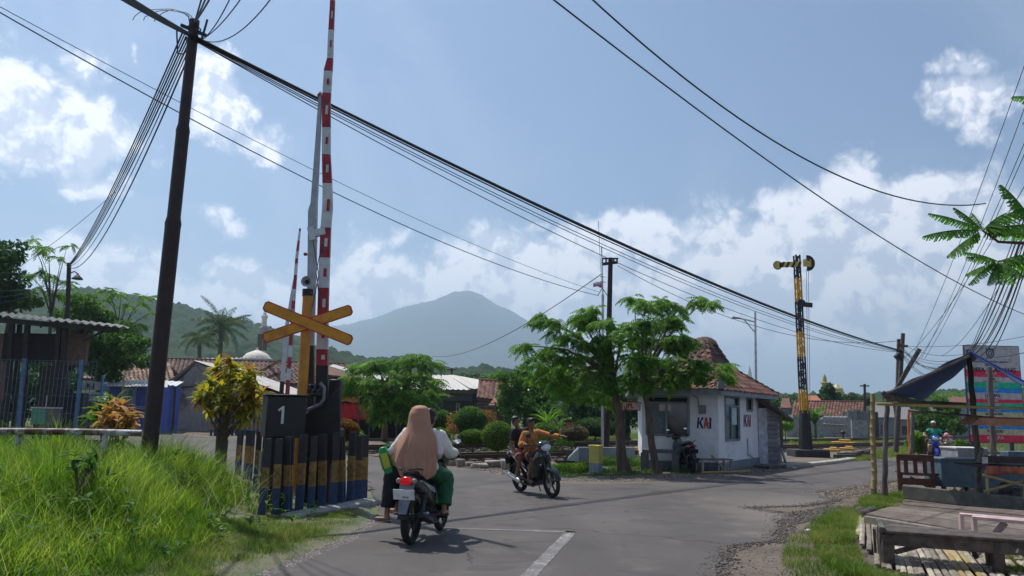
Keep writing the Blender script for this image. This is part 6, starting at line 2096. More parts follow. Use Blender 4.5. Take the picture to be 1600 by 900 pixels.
def leaf_cloud(name, m, clumps, n, size, parent=None, asp=.5, shell=.35, tilt=.9, squash=1.0, kind=None):
    """n small folded leaves spread through ellipsoid clumps [(centre, (rx, ry, rz))]"""
    cen = np.array([c[0][:] for c in clumps]); rad = np.array([c[1] for c in clumps])
    wgt = (rad.prod(1)) ** .75; wgt /= wgt.sum()
    idx = RNG.choice(len(clumps), n, p=wgt)
    d = RNG.normal(size=(n, 3)); d /= np.linalg.norm(d, axis=1, keepdims=True)
    r = RNG.uniform(shell, 1.06, (n, 1)) ** .6
    pos = cen[idx] + d * rad[idx] * r
    # leaf axes: outward and slightly drooping
    ax = d * .6 + RNG.normal(size=(n, 3)) * .6; ax[:, 2] -= .25
    ax /= np.linalg.norm(ax, axis=1, keepdims=True)
    nr = RNG.normal(size=(n, 3)) * tilt; nr[:, 2] += 1
    sd = np.cross(ax, nr); sd /= np.linalg.norm(sd, axis=1, keepdims=True)
    up = np.cross(sd, ax)
    s = size * RNG.uniform(.6, 1.35, (n, 1))
    a = pos - ax * s * .5; b = pos + ax * s * .5
    c = pos + sd * s * asp * .5 + up * s * .08; e = pos - sd * s * asp * .5 + up * s * .08
    V = np.stack([a, c, b, e], 1).reshape(-1, 3)
    F = np.arange(4 * n).reshape(-1, 4)
    o = npmesh(name, V, F, m, parent)
    if kind: o['kind'] = kind
    return o


def limb_tree(parent, base, top, r, tips, m=M_bark, r1=None, name='trunk', bend=.12):
    mb = MB()
    n = 7
    pts = [base.lerp(top, i / n) + Vector((rnd(-1, 1), rnd(-1, 1), 0)) * r * (.35 if 0 < i < n else 0) for i in range(n + 1)]
    mb.tube(pts, [r * (1.35 if i == 0 else 1) * (1 - .4 * i / n) for i in range(n + 1)], 10)
    o = mb.build(name, m, parent)
    mb = MB()
    for t in tips:
        t = Vector(t)
        u = rnd(.72, 1.0)
        s = base.lerp(top, u)
        mid = s.lerp(t, .5) + Vector((rnd(-.1, .1), rnd(-.1, .1), bend * (t - s).length))
        mb.tube([s, s.lerp(mid, .5) + Vector((0, 0, .03)), mid, mid.lerp(t, .55) + Vector((0, 0, .02)), t], [r * .34, r * .27, r * .19, r * .12, r * .05], 7)
    if tips: mb.build('branch', m, parent)
    return o


def frond_geo(base, dirv, L, W, pairs, droop=.5, leafw=.5, curl=.35, rachis=True, up0=.0, blunt=False):
    """compound leaf: rachis arcs out and droops; leaflets as folded quads. returns V, F arrays"""
    d = Vector(dirv).normalized()
    up = Vector((0, 0, 1))
    sd = d.cross(up)
    if sd.length < .1: sd = Vector((1, 0, 0))
    sd.normalize()
    V, F = [], []
    def at(u):
        ang = up0 - droop * u * u * 1.6
        # arc in the vertical plane of d
        h = Vector((d.x, d.y, 0)); h = h.normalized() if h.length > .05 else Vector((1, 0, 0))
        e0 = math.atan2(d.z, Vector((d.x, d.y)).length)
        x = y = 0; k = 6
        for i in range(k):
            t = u * (i + .5) / k
            a = e0 - droop * t * 1.5
            x += cos(a) * u / k; y += sin(a) * u / k
        a = e0 - droop * u * 1.5
        return base + (h * x + up * y) * L, (h * cos(a) + up * sin(a)), h * -sin(a) + up * cos(a)
    if rachis:
        q = [at(u)[0] for u in (0, .33, .66, 1)]
        w = L * .008 + .002
        for a, b in zip(q, q[1:]):
            o = len(V); V += [a + sd * w, a - sd * w, b - sd * w * .7, b + sd * w * .7]; F.append((o, o + 1, o + 2, o + 3))
    for i in range(pairs):
        u = .10 + .88 * i / max(1, pairs - 1)
        p, t, nn = at(u)
        l = W * (sin(pi * min(1, .12 + u * .86)) ** .55) * rnd(.85, 1.1)
        lw = L / pairs * leafw * rnd(.85, 1.1)
        for s in (-1, 1):
            out = (sd * s + t * .35 - nn * curl * rnd(.6, 1.4)).normalized()
            tip = p + out * l - up * l * .12
            mid = p + out * l * .5
            o = len(V)
            V += [p - t * lw * .42, p + t * lw * .42, tip + t * lw * .4, tip - t * lw * .25] if blunt else [p, mid + t * lw * .5, tip, mid - t * lw * .5]
            F.append((o, o + 1, o + 2, o + 3))
    return V, F


def fronds(name, specs, m, parent=None, kind=None):
    V, F = [], []
    for sp in specs:
        v, f = frond_geo(**sp)
        o = len(V); V += [p[:] for p in v]; F += [tuple(i + o for i in q) for q in f]
    o = npmesh(name, np.array(V), np.array(F), m, parent)
    if kind: o['kind'] = kind
    return o


def strap_geo(base, d, L, W, droop, n=4, fold=.25):
    """long lance shaped leaf"""
    d = Vector(d).normalized(); up = Vector((0, 0, 1))
    sd = d.cross(up); sd = sd.normalized() if sd.length > .1 else Vector((1, 0, 0))
    V, F = [], []
    p = Vector(base); e = math.asin(max(-1, min(1, d.z))); h = Vector((d.x, d.y, 0)); h = h.normalized() if h.length > .03 else Vector((1, 0, 0))
    for i in range(n + 1):
        u = i / n
        w = W * (sin(pi * min(.98, .1 + u * .9)) ** .8)
        nn = h * -sin(e) + up * cos(e)
        V += [p + sd * w * .5 + nn * w * fold, p, p - sd * w * .5 + nn * w * fold]
        p = p + (h * cos(e) + up * sin(e)) * (L / n); e -= droop / n
    for i in range(n):
        a = i * 3
        F += [(a, a + 1, a + 4, a + 3), (a + 1, a + 2, a + 5, a + 4)]
    return V, F


def straps(name, specs, m, parent=None, kind=None):
    V, F = [], []
    for sp in specs:
        v, f = strap_geo(*sp)
        o = len(V); V += [p[:] for p in v]; F += [tuple(i + o for i in q) for q in f]
    o = npmesh(name, np.array(V), np.array(F), m, parent)
    if kind: o['kind'] = kind
    return o


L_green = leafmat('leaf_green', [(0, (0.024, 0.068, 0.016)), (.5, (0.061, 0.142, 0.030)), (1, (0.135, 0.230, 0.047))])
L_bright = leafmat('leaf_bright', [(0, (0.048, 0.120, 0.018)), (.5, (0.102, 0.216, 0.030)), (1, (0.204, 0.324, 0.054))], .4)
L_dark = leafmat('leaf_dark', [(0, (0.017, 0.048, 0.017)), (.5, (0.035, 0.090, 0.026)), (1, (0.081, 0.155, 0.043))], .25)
L_feather = leafmat('leaf_feather', [(0, (0.026, 0.090, 0.017)), (.5, (0.084, 0.192, 0.029)), (1, (0.216, 0.336, 0.060))], .46)
L_croton = leafmat('leaf_croton', [(0, (0.039, 0.083, 0.022)), (.35, (0.176, 0.209, 0.022)), (.6, (0.418, 0.330, 0.033)), (.8, (0.286, 0.110, 0.033)), (1, (0.110, 0.055, 0.033))], .38)
L_orange = leafmat('leaf_orange', [(0, (.10, .13, .03)), (.3, (.38, .20, .07)), (.6, (.42, .20, .09)), (1, (.45, .32, .12))], .3)
L_box = leafmat('leaf_clipped', [(0, (0.037, 0.100, 0.013)), (.5, (0.094, 0.188, 0.022)), (1, (0.213, 0.300, 0.037))], .3)
L_redbush = leafmat('leaf_copper', [(0, (.05, .05, .02)), (.35, (.16, .09, .03)), (.7, (.30, .12, .04)), (1, (.16, .15, .04))], .3)
L_palm = leafmat('leaf_palm', [(0, (.03, .06, .03)), (.6, (.07, .11, .05)), (1, (.16, .18, .08))], .2, .35)
L_far = leafmat('leaf_far', [(0, (0.024, 0.054, 0.019)), (.5, (0.048, 0.096, 0.029)), (1, (0.090, 0.144, 0.041))], .25)
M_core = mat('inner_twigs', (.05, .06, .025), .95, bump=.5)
M_flower = mat('flower_orange', (.70, .13, .04), .5, trans=.2)
M_flowerw = mat('flower_cream', (.75, .70, .52), .5, trans=.2)
M_flowerp = mat('flower_pink', (.55, .14, .26), .5, trans=.2)

# ---------------------------------------------------------------- feathery trees by the guard house
def feather_tree(label, base, top, r, sprays, Y, seed, group=None, density=1.0, L=.62, W=.13, m=L_feather, name='feathery_tree', dy=1.2):
    """sprays: [(px, py, spread px, count)] of leaf tufts in the crown, given some depth of their own"""
    random.seed(seed)
    t = thing(name, label, 'tree', (base.x, base.y, 0))
    tips, specs = [], []
    for (px, py, sp, n) in sprays:
        y = Y + rnd(-dy, dy)
        c = P(px, py, y); tips.append(c)
        n = int(n * density)
        rad = sp * Y / FPX
        # several rosettes per spray
        k = max(1, n // 12)
        for i in range(k):
            cc = c + Vector((rnd(-1, 1) * rad, rnd(-1, 1) * rad * .9, rnd(-.6, .5) * rad * .7))
            outw = Vector((cc.x - base.x, cc.y - base.y, 0)); outw = outw.normalized() if outw.length > .1 else Vector((1, 0, 0))
            for j in range(max(8, n // k)):
                a = rnd(0, 2 * pi)
                dv = Vector((cos(a), sin(a), rnd(-.15, .55))) + outw * .55
                specs.append(dict(base=cc + Vector((rnd(-.12, .12), rnd(-.12, .12), rnd(-.1, .08))), dirv=dv, L=L * rnd(.7, 1.2), W=W * rnd(.85, 1.15), pairs=8, droop=rnd(.6, 1.3), leafw=.85, curl=rnd(.4, 1.2)))
    limb_tree(t, base, top, r, tips)
    fronds('crown', specs, m, t)
    random.seed(seed + 100)
    return t


TY = 23.3
feather_tree('broad feathery tree with bright layered crown left of the guard house', Vector((P(976, 720, TY).x, TY, 0)), P(955, 575, TY), .165,
             [(815, 540, 10, 18), (838, 497, 14, 22), (862, 502, 16, 24), (850, 548, 16, 30), (880, 520, 20, 34), (905, 497, 20, 34), (930, 488, 18, 34), (955, 500, 20, 34), (975, 520, 20, 34),
              (890, 550, 24, 44), (925, 530, 26, 50), (955, 545, 26, 50), (870, 575, 24, 44), (905, 580, 26, 50), (945, 580, 26, 50), (850, 590, 18, 26), (880, 600, 22, 40), (915, 610, 22, 40), (960, 605, 24, 40), (985, 560, 22, 40), (925, 505, 20, 30), (840, 565, 14, 18), (900, 615, 18, 26), (935, 622, 16, 22), (865, 605, 14, 16)],
             TY, 21, density=1.6, L=.50, W=.13)
feather_tree('taller feathery tree with arching top branches in front of the guard house roof', Vector((P(1027, 720, TY - .3).x, TY - .3, 0)), P(1002, 590, TY - .3), .12,
             [(992, 470, 12, 16), (1015, 474, 14, 22), (1038, 472, 12, 20), (1060, 480, 14, 20), (1082, 470, 12, 16), (1102, 470, 9, 10), (1000, 500, 20, 36), (1030, 505, 20, 38), (1050, 500, 14, 22),
              (1010, 535, 22, 40), (1040, 530, 20, 34), (1066, 530, 16, 22), (1075, 523, 14, 16), (1020, 565, 24, 44), (1050, 570, 24, 40), (1080, 565, 18, 26), (1060, 592, 22, 34), (1090, 585, 20, 26), (1110, 580, 16, 18), (1128, 572, 10, 8), (1000, 590, 22, 34), (1030, 600, 22, 30), (1045, 545, 16, 20), (1062, 500, 12, 14), (995, 560, 18, 24)],
             TY - .3, 22, density=1.7, L=.50, W=.14)
# the wide layered tree in front of the pale roof
feather_tree('wide layered feathery tree in front of the food stall across the tracks', G(600, 689) , P(602, 600, 33), .16,
             [(520, 600, 12, 20), (545, 592, 16, 26), (560, 575, 18, 28), (585, 568, 18, 28), (610, 562, 18, 30), (640, 563, 18, 28), (665, 570, 14, 22), (535, 606, 14, 22), (565, 600, 22, 40), (600, 590, 22, 44), (635, 590, 22, 40), (665, 590, 18, 28), (684, 592, 12, 14),
              (590, 622, 20, 30), (615, 620, 24, 44), (645, 615, 20, 36), (672, 612, 14, 20), (600, 645, 20, 30), (630, 640, 20, 30), (655, 630, 14, 20)],
             33, 23, density=1.9, L=.7, W=.17)
# left tall thin trees
feather_tree('thin tall tree with open feathery crown above the corrugated shelter', P(72, 640, 42) * 1, P(80, 470, 42), .13,
             [(62, 395, 14, 14), (76, 383, 12, 14), (60, 415, 14, 12), (95, 405, 12, 12), (50, 378, 10, 8), (85, 430, 16, 16), (60, 445, 16, 16), (100, 445, 14, 14), (105, 385, 10, 8), (45, 430, 12, 10), (80, 465, 18, 18)], 42, 24, density=.9, L=.8, W=.16, name='slender_tree')
feather_tree('thin spreading tree with umbrella crown behind the big brown pole', P(176, 640, 48) * 1, P(185, 500, 48), .13,
             [(150, 465, 12, 12), (170, 457, 14, 16), (190, 455, 14, 16), (210, 460, 12, 12), (232, 458, 10, 8), (140, 475, 12, 10), (220, 478, 14, 10), (160, 485, 16, 14), (195, 480, 16, 14), (205, 500, 14, 10), (235, 488, 8, 6)], 48, 25, density=.9, L=.85, W=.17, name='slender_tree')
for o in bpy.data.objects:
    if o.name.startswith('slender_tree'): o.location.z = 0


# ---------------------------------------------------------------- leafy mass trees
def mass_tree(name, label, Y, clumps, n, size, m, trunk=None, group=None, seed=1, cat='tree', squash=.85, r=.18):
    """clumps [(px, py, rpx)]"""
    random.seed(seed)
    cl, tips = [], []
    for px, py, rp in clumps:
        y = Y + rnd(-1, 1) * 1.2; c = P(px, py, y); rr = rp * Y / FPX
        cl.append((c, (rr, rr * 1.1, rr * squash))); tips.append(c)
        for k in range(3):
            a = rnd(0, 2 * pi); q = c + Vector((cos(a) * rr * .85, sin(a) * rr * .7, rnd(-.6, .7) * rr)); s = rr * rnd(.3, .5)
            cl.append((q, (s, s, s * .8)))
    bx = P(trunk or sum(c[0] for c in clumps) / len(clumps), 640, Y).x
    t = thing(name, label, cat, (bx, Y, 0), 0, group)
    top = Vector((bx, Y, sum(c.z for c in tips) / len(tips)))
    limb_tree(t, Vector((bx, Y, 0)), top, r, tips)
    leaf_cloud('crown', m, cl, n, size, t, shell=.2)
    return t


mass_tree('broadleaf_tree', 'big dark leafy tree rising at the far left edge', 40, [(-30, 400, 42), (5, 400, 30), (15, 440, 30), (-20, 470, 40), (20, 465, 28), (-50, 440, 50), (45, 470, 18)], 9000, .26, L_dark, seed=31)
mass_tree('broadleaf_tree', 'bushy tree behind the shelter between the lamp pole and the brown pole', 46, [(130, 480, 26), (160, 500, 22), (195, 520, 26), (170, 540, 26), (145, 560, 26), (190, 560, 26), (215, 540, 18), (120, 520, 24), (160, 575, 24), (225, 565, 14), (100, 500, 22), (60, 560, 26), (95, 560, 26)], 15000, .24, L_green, seed=32)
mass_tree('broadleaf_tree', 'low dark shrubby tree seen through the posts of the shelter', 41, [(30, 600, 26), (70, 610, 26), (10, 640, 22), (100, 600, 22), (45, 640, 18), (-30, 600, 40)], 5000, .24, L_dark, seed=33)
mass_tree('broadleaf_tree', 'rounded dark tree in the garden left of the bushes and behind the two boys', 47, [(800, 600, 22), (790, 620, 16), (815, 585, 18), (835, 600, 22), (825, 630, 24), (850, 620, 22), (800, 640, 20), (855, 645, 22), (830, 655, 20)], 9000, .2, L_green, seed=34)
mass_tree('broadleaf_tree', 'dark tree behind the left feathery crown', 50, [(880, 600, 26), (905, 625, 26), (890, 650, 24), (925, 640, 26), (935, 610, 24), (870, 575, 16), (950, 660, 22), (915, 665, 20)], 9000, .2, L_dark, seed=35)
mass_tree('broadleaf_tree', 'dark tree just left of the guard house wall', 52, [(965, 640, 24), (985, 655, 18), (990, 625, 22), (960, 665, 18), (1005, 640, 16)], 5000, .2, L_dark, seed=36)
mass_tree('broadleaf_tree', 'distant round tree above the red tiled roof on the right', 110, [(1292, 613, 11), (1300, 622, 12), (1285, 624, 10), (1296, 605, 7)], 2500, .45, L_dark, seed=37)
mass_tree('broadleaf_tree', 'distant low tree right of the round tree', 112, [(1330, 622, 10), (1342, 626, 10), (1318, 626, 8), (1355, 627, 8)], 1800, .45, L_far, seed=38)
for k, (x0, x1, y, Y, n) in enumerate(((690, 745, 598, 95, 7), (745, 800, 594, 100, 6), (800, 840, 590, 92, 5), (1196, 1240, 628, 110, 5), (1430, 1500, 618, 100, 7), (1385, 1440, 634, 100, 5))):
    mass_tree('background_tree', ['pale green distant tree behind the factory roof', 'bright distant tree right of the factory roof', 'tall distant tree with stubby top by the dark garden tree', 'distant trees just right of the guard house roof', 'distant palm green tree behind the green shirted rider', 'distant tree between the far pole and bamboo pole'][k], Y,
              [(x0 + (x1 - x0) * (i + .5) / n, y + rnd(-7, 12), rnd(8, 14)) for i in range(n)] + [(x0 + (x1 - x0) * (i + .5) / n, y + 24, 16) for i in range(n)], 3200, .42, L_bright if k in (1, 4) else L_far, seed=40 + k)
mass_tree('broadleaf_tree', 'leafy green tree behind the rider in the green shirt', 62, [(1440, 660, 16), (1460, 655, 16), (1480, 650, 16), (1475, 670, 16), (1450, 675, 14), (1495, 668, 14), (1440, 640, 12), (1470, 632, 14), (1490, 640, 10)], 5000, .26, L_green, seed=47)
mass_tree('shrub', 'yellow green shrub beside the orange marker pole', 33, [(1424, 692, 10), (1432, 684, 11), (1430, 699, 10), (1441, 697, 8)], 2000, .12, L_bright, seed=48, cat='shrub', r=.04)
mass_tree('shrub', 'green shrub in front of the billboard foot', 34, [(1500, 694, 9), (1512, 698, 9)], 900, .12, L_green, seed=49, cat='shrub', r=.04)
mass_tree('shrub', 'shrub growing behind the guard house right of the plank shed', 60, [(1222, 655, 9), (1230, 665, 10)], 900, .2, L_bright, seed=50, cat='shrub', r=.04)

# ---------------------------------------------------------------- coconut palm
random.seed(51)
py_ = 75.0
pm_ = thing('coconut_palm', 'coconut palm with ragged hanging fronds below the hill', 'palm tree', (P(343, 640, py_).x, py_, 0))
hub = P(346, 512, py_)
mb = MB(); mb.tube([(P(343, 640, py_).x, py_, 0), P(343, 570, py_), hub], [.3, .22, .18], 9); mb.build('trunk', M_bark, pm_)
sp = []
for k in range(30):
    a = 2 * pi * k / 30 + rnd(-.15, .15)
    e = [1.25, .7, .1][k % 3] + rnd(-.2, .2)
    sp.append(dict(base=hub + Vector((rnd(-.3, .3), rnd(-.3, .3), rnd(-.6, .8))), dirv=Vector((cos(a) * cos(e), sin(a) * cos(e), sin(e))), L=rnd(2.6, 3.6), W=.62, pairs=30, droop=rnd(.7, 1.3), leafw=.55, curl=rnd(.9, 1.6)))
fronds('crown', sp, L_palm, pm_)
random.seed(52)
pm2 = thing('coconut_palm', 'shorter palm with brownish fronds left of the coconut palm', 'palm tree', (P(312, 640, 72).x, 72, 0))
hub = P(312, 528, 72)
mb = MB(); mb.tube([(P(312, 640, 72).x, 72, 0), hub], [.25, .15], 9); mb.build('trunk', M_bark, pm2)
fronds('crown', [dict(base=hub + Vector((rnd(-.4, .4), 0, rnd(-.4, .4))), dirv=Vector((cos(a), sin(a), rnd(-.1, .9))), L=rnd(1.8, 2.6), W=.5, pairs=22, droop=rnd(.8, 1.4), leafw=.55, curl=rnd(.8, 1.5)) for a in [2 * pi * k / 16 for k in range(16)]], L_palm, pm2)

# banana plants by the tiled house, sword shrubs
def banana(label, Y, px, py, L, n, seed, m=L_green, W=.3, name='banana_plant'):
    random.seed(seed)
    b = P(px, py, Y); b.z = 0
    t = thing(name, label, 'plant', b)
    h = L * .7
    mb = MB(); mb.tube([b, b + Vector((0, 0, h))], [.12, .07], 8); mb.build('stem', L_green, t)
    straps('leaf_crown', [(b + Vector((rnd(-.1, .1), rnd(-.1, .1), h * rnd(.8, 1.1))), (cos(a) * .6, sin(a) * .6, rnd(.6, 1.6)), L * rnd(.8, 1.1), W, rnd(.8, 1.8), 6, .15) for a in [2 * pi * k / n + rnd(-.2, .2) for k in range(n)]], m, t)
banana('banana plant with tattered broad leaves before the tiled house wall', 66, 1275, 690, 2.0, 11, 61, W=.45)
banana('second banana plant just left of the first by the signal mast', 67, 1262, 690, 1.6, 8, 62, W=.4)
banana('leafy sword shaped shrub growing behind the boys on the motorcycle', 41, 855, 690, 1.5, 30, 63, L_bright, .07, name='sword_leaf_shrub')
banana('second sword leafed shrub beside the flowering bush', 43, 745, 690, 1.3, 22, 64, L_green, .07, name='sword_leaf_shrub')
banana('third sword leafed shrub right behind the driver', 43, 872, 690, 1.2, 22, 65, L_green, .06, name='sword_leaf_shrub')

# ---------------------------------------------------------------- clipped bushes
def bush(label, px, py, rpx, rpy, Y, m, n, size, name='clipped_bush', seed=1, lumps=None, kindm=None):
    random.seed(seed)
    c = P(px, py, Y); rx, rz = rpx * Y / FPX, rpy * Y / FPX
    t = thing(name, label, 'bush', (c.x, Y, 0))
    mb = MB()
    R_ = []
    ls = lumps or [(0, 0, 1)]
    for lx, lz, s in ls:
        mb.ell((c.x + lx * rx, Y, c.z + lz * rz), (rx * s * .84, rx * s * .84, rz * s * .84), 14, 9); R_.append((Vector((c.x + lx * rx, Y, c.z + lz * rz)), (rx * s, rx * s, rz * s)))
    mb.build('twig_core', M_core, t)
    mb = MB(); mb.tube([(c.x, Y, 0), c], [.05, .03], 7); mb.build('trunk', M_bark, t)
    leaf_cloud('foliage', m, R_, n, size, t, shell=.86, asp=.6, tilt=1.4)
    return t


bush('clipped bright green ball bush, left of the pair by the tracks', 739, 684, 22, 15, 32, L_box, 3500, .075, seed=71, lumps=[(-.35, 0, .72), (.4, 0, .7), (0, .1, .75)])
bush('large clipped green ball bush nearest the boys', 778, 681, 24, 22, 31, L_box, 4200, .075, seed=72)
bush('flat topped clipped bush behind the steering hand', 851, 674, 22, 13, 36, L_box, 3200, .075, seed=73)
bush('small clipped bush right of the hijab wearer', 687, 680, 16, 11, 36, L_box, 2200, .075, seed=74)
fbz = bush('dark round bush surrounded by orange red blossoms', 735, 655, 24, 19, 39, L_green, 4200, .09, seed=75)
cl = [(P(709, 660, 39), (.4, .35, .55)), (P(765, 656, 39.4), (.4, .4, .5)), (P(755, 648, 39.5), (.3, .3, .3)), (P(731, 638, 39.4), (.18, .15, .15)), (P(772, 668, 39.2), (.2, .2, .3)), (P(706, 674, 38.6), (.3, .3, .4))]
leaf_cloud('blossoms', M_flower, cl, 900, .10, fbz, shell=.3)
leaf_cloud('foliage', L_green, cl, 900, .10, fbz, shell=.1)
rb = bush('copper brown clipped bush behind the front striped posts', 533, 672, 27, 17, 15.2, L_redbush, 6500, .045, seed=76)
wb_ = thing('flowering_plant', 'white flowering plant beside the copper bush', 'plant', (P(556, 690, 17).x, 17, 0))
leaf_cloud('blossoms', M_flowerw, [(P(550, 669, 17), (.16, .12, .07)), (P(556, 680, 17), (.14, .12, .08)), (P(560, 692, 17), (.1, .1, .07))], 260, .08, wb_)
leaf_cloud('foliage', L_green, [(P(553, 684, 17), (.2, .18, .22)), (P(553, 720, 17), (.15, .15, .35))], 500, .09, wb_)
bush('purplish low bush by the red flowers under the feathery tree', 897, 677, 22, 12, 38, leafmat('leaf_purple', [(0, (.06, .05, .04)), (.6, (.13, .09, .06)), (1, (.13, .14, .05))]), 2000, .09, name='low_bush', seed=77)
hr = thing('flowering_plant', 'magenta red flowering plant against the dark garden trees', 'plant', (P(889, 668, 41).x, 41, 0))
leaf_cloud('blossoms', mat('flower_magenta', (.50, .02, .08), .5, trans=.2), [(P(889, 667, 41), (.2, .15, .22)), (P(884, 672, 41), (.2, .15, .1))], 260, .10, hr)
leaf_cloud('foliage', L_dark, [(P(889, 676, 41), (.4, .3, .5))], 500, .12, hr)
pk2 = thing('flowering_plant', 'pink flowering low plant beside the flat topped bush', 'plant', (P(841, 680, 34).x, 34, 0))
leaf_cloud('blossoms', M_flowerp, [(P(841, 677, 34), (.38, .25, .10)), (P(834, 680, 34), (.2, .2, .08))], 500, .07, pk2)
leaf_cloud('foliage', L_green, [(P(841, 686, 34), (.42, .3, .18))], 400, .08, pk2)
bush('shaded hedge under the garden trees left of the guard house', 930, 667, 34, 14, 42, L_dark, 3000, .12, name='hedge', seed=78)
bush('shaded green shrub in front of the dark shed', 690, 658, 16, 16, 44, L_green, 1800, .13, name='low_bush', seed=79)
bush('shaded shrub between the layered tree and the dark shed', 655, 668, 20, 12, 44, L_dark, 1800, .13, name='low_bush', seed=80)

# low hedge and bonsai by the marker post
hd = thing('low_hedge', 'low clipped hedge along the road left of the marker post', 'hedge', G(890, 737))
cl = []
for k in range(9):
    g = G(862 + k * 8, 741 - .5 * k); cl.append((g + Vector((0, .1, .12)), (.2, .22, .16)))
leaf_cloud('foliage', L_box, cl, 5200, .045, hd, shell=.3)
hd = thing('low_hedge', 'low shaded hedge between the marker post and the tree trunks', 'hedge', G(980, 735))
cl = []
for k in range(15):
    g = G(945 + k * 9, 729 + rnd(-2, 2)); cl.append((g + Vector((0, rnd(0, .5), .12)), (.25, .3, .18)))
leaf_cloud('foliage', L_green, cl, 6500, .06, hd, shell=.3)
bs_ = thing('bonsai', 'small bonsai tree in a dark pot before the pale wedge wall', 'potted plant', G(882, 733))
g = G(882, 733)
mb = MB(); mb.lathe([(.18, .14), (.30, .20), (.31, .26), (.26, .26)], (g.x, g.y, 0), 14); mb.box((g.x, g.y, .08), (.3, .3, .14)); mb.build('pot', mat('pot_dark', (.05, .04, .045), .6), bs_)
mb = MB(); mb.tube([(g.x, g.y, .25), (g.x + .1, g.y, .4), (g.x - .05, g.y, .55), (g.x - .15, g.y, .7)], [.05, .04, .03, .015], 7); mb.tube([(g.x + .08, g.y, .38), (g.x + .22, g.y, .5), (g.x + .2, g.y, .7)], [.035, .025, .01], 6); mb.build('trunk', M_bark, bs_)
leaf_cloud('foliage', L_bright, [(Vector((g.x - .15, g.y, .78)), (.26, .2, .12)), (Vector((g.x + .2, g.y, .75)), (.1, .1, .08)), (Vector((g.x - .35, g.y, .58)), (.12, .1, .08))], 420, .06, bs_)

# ---------------------------------------------------------------- crotons
def croton(name, label, Y, rosettes, m, L, W, n, base_px, seed, leafn=4):
    random.seed(seed)
    b = [P(px, 700, Y) for px in base_px]
    t = thing(name, label, 'shrub', (b[0].x, Y, 0))
    mb = MB(); sp = []
    for px, py in rosettes:
        c = P(px, py, Y + rnd(-.6, .6))
        s = random.choice(b); s = Vector((s.x + rnd(-.04, .04), Y, 0)); kk = s + Vector((rnd(-.05, .05), 0, c.z * .62))
        mb.tube([s, kk, c], [.026, .02, .012], 6)
        for k in range(n):
            a = rnd(0, 2 * pi); e = rnd(-.45, 1.2)
            sp.append((c + Vector((0, 0, rnd(-.12, .08))), (cos(a) * cos(e), sin(a) * cos(e), sin(e)), L * rnd(.6, 1.15), W * rnd(.8, 1.2), rnd(.5, 1.5), leafn, .2))
    mb.build('stem', M_bark, t)
    straps('leaf_crown', sp, m, t)
    return t


croton('croton_tree', 'tall yellow and bronze leaved croton with bundled stems beside the number box', 16.5,
       [(330, 600), (322, 618), (340, 590), (345, 610), (355, 585), (368, 575), (375, 590), (360, 605), (385, 600), (395, 612), (380, 622), (350, 630), (330, 635), (365, 632), (398, 628), (345, 645), (372, 645), (390, 640), (360, 570), (338, 575), (365, 592), (408, 615), (400, 635), (322, 608), (316, 628), (390, 585), (384, 650)],
       L_croton, .36, .08, 26, [342, 347, 351], 81)
croton('croton_shrub', 'orange leaved croton shrub just behind the rusty pipe', 14.2,
       [(165, 655), (185, 648), (200, 652), (178, 664), (195, 666), (208, 660), (190, 640), (172, 645)], L_orange, .34, .10, 15, [180, 190], 82)
croton('croton_shrub', 'green leaved croton shrub left of the orange one', 15.0,
       [(150, 645), (160, 635), (172, 630), (148, 655), (160, 650), (180, 634)], leafmat('leaf_lime', [(0, (.03, .08, .02)), (.6, (.09, .17, .03)), (1, (.25, .26, .04))]), .36, .085, 15, [158, 165], 83)
croton('flowering_weed', 'leafy weed with small red and white heads in the tall grass', 9.3, [(125, 735), (140, 725), (118, 722), (150, 720), (132, 750), (145, 742)], L_green, .20, .07, 12, [132, 138], 84)

# ---------------------------------------------------------------- branch of big compound leaves at the top right
random.seed(91)
by_ = 6.2
tr = thing('roadside_tree', 'tree outside the right edge reaching in with big toothed compound leaves', 'tree', (P(1830, 640, by_).x, by_, 0))
tb0 = Vector((P(1830, 640, by_).x, by_, 0)); tb1 = P(1800, 150, by_)
mb = MB(); mb.tube([tb0, tb0.lerp(tb1, .5), tb1], [.14, .11, .06], 10); mb.build('trunk', M_bark, tr)
n1, n2, n3 = P(1535, 360, by_), P(1560, 408, by_ + .2), P(1612, 345, by_ - .1)
mb = MB()
mb.tube([P(1790, 250, by_), P(1690, 350, by_), P(1600, 380, by_), P(1560, 378, by_), n1], [.035, .022, .014, .011, .007], 8)
mb.tube([P(1690, 350, by_), P(1620, 405, by_ + .1), n2], [.018, .011, .007], 8)
mb.tube([P(1800, 180, by_), P(1660, 160, by_)], [.03, .01], 8)
mb.build('branch', mat('branch_brown', (.09, .055, .035), .8), tr)
L_big = leafmat('leaf_big', [(0, (0.025, 0.085, 0.017)), (.5, (0.051, 0.145, 0.025)), (1, (0.111, 0.221, 0.043))], .5)
def bigleaf(hub, x, y, W=.11, pairs=17, droop=.25, dy=.0):
    tip = P(x, y, by_ + dy)
    d = tip - hub
    L = d.length
    dv = d.normalized() + Vector((0, 0, .18))
    v, f = frond_geo(hub, dv, L * 1.05, W * 1.25, pairs + 6, droop, 1.05, 1.0, blunt=True)
    npmesh('leaf', np.array([p[:] for p in v]), np.array(f), L_big, tr)
for x, y, w, dy in ((1455, 332, .05, 0), (1497, 322, .05, .1), (1446, 368, .07, -.1), (1480, 398, .075, .1), (1570, 330, .08, .1), (1610, 318, .09, .0), (1640, 350, .09, -.1), (1610, 365, .08, .2), (1520, 330, .06, .2)):
    bigleaf(n1, x, y, w, dy=dy)
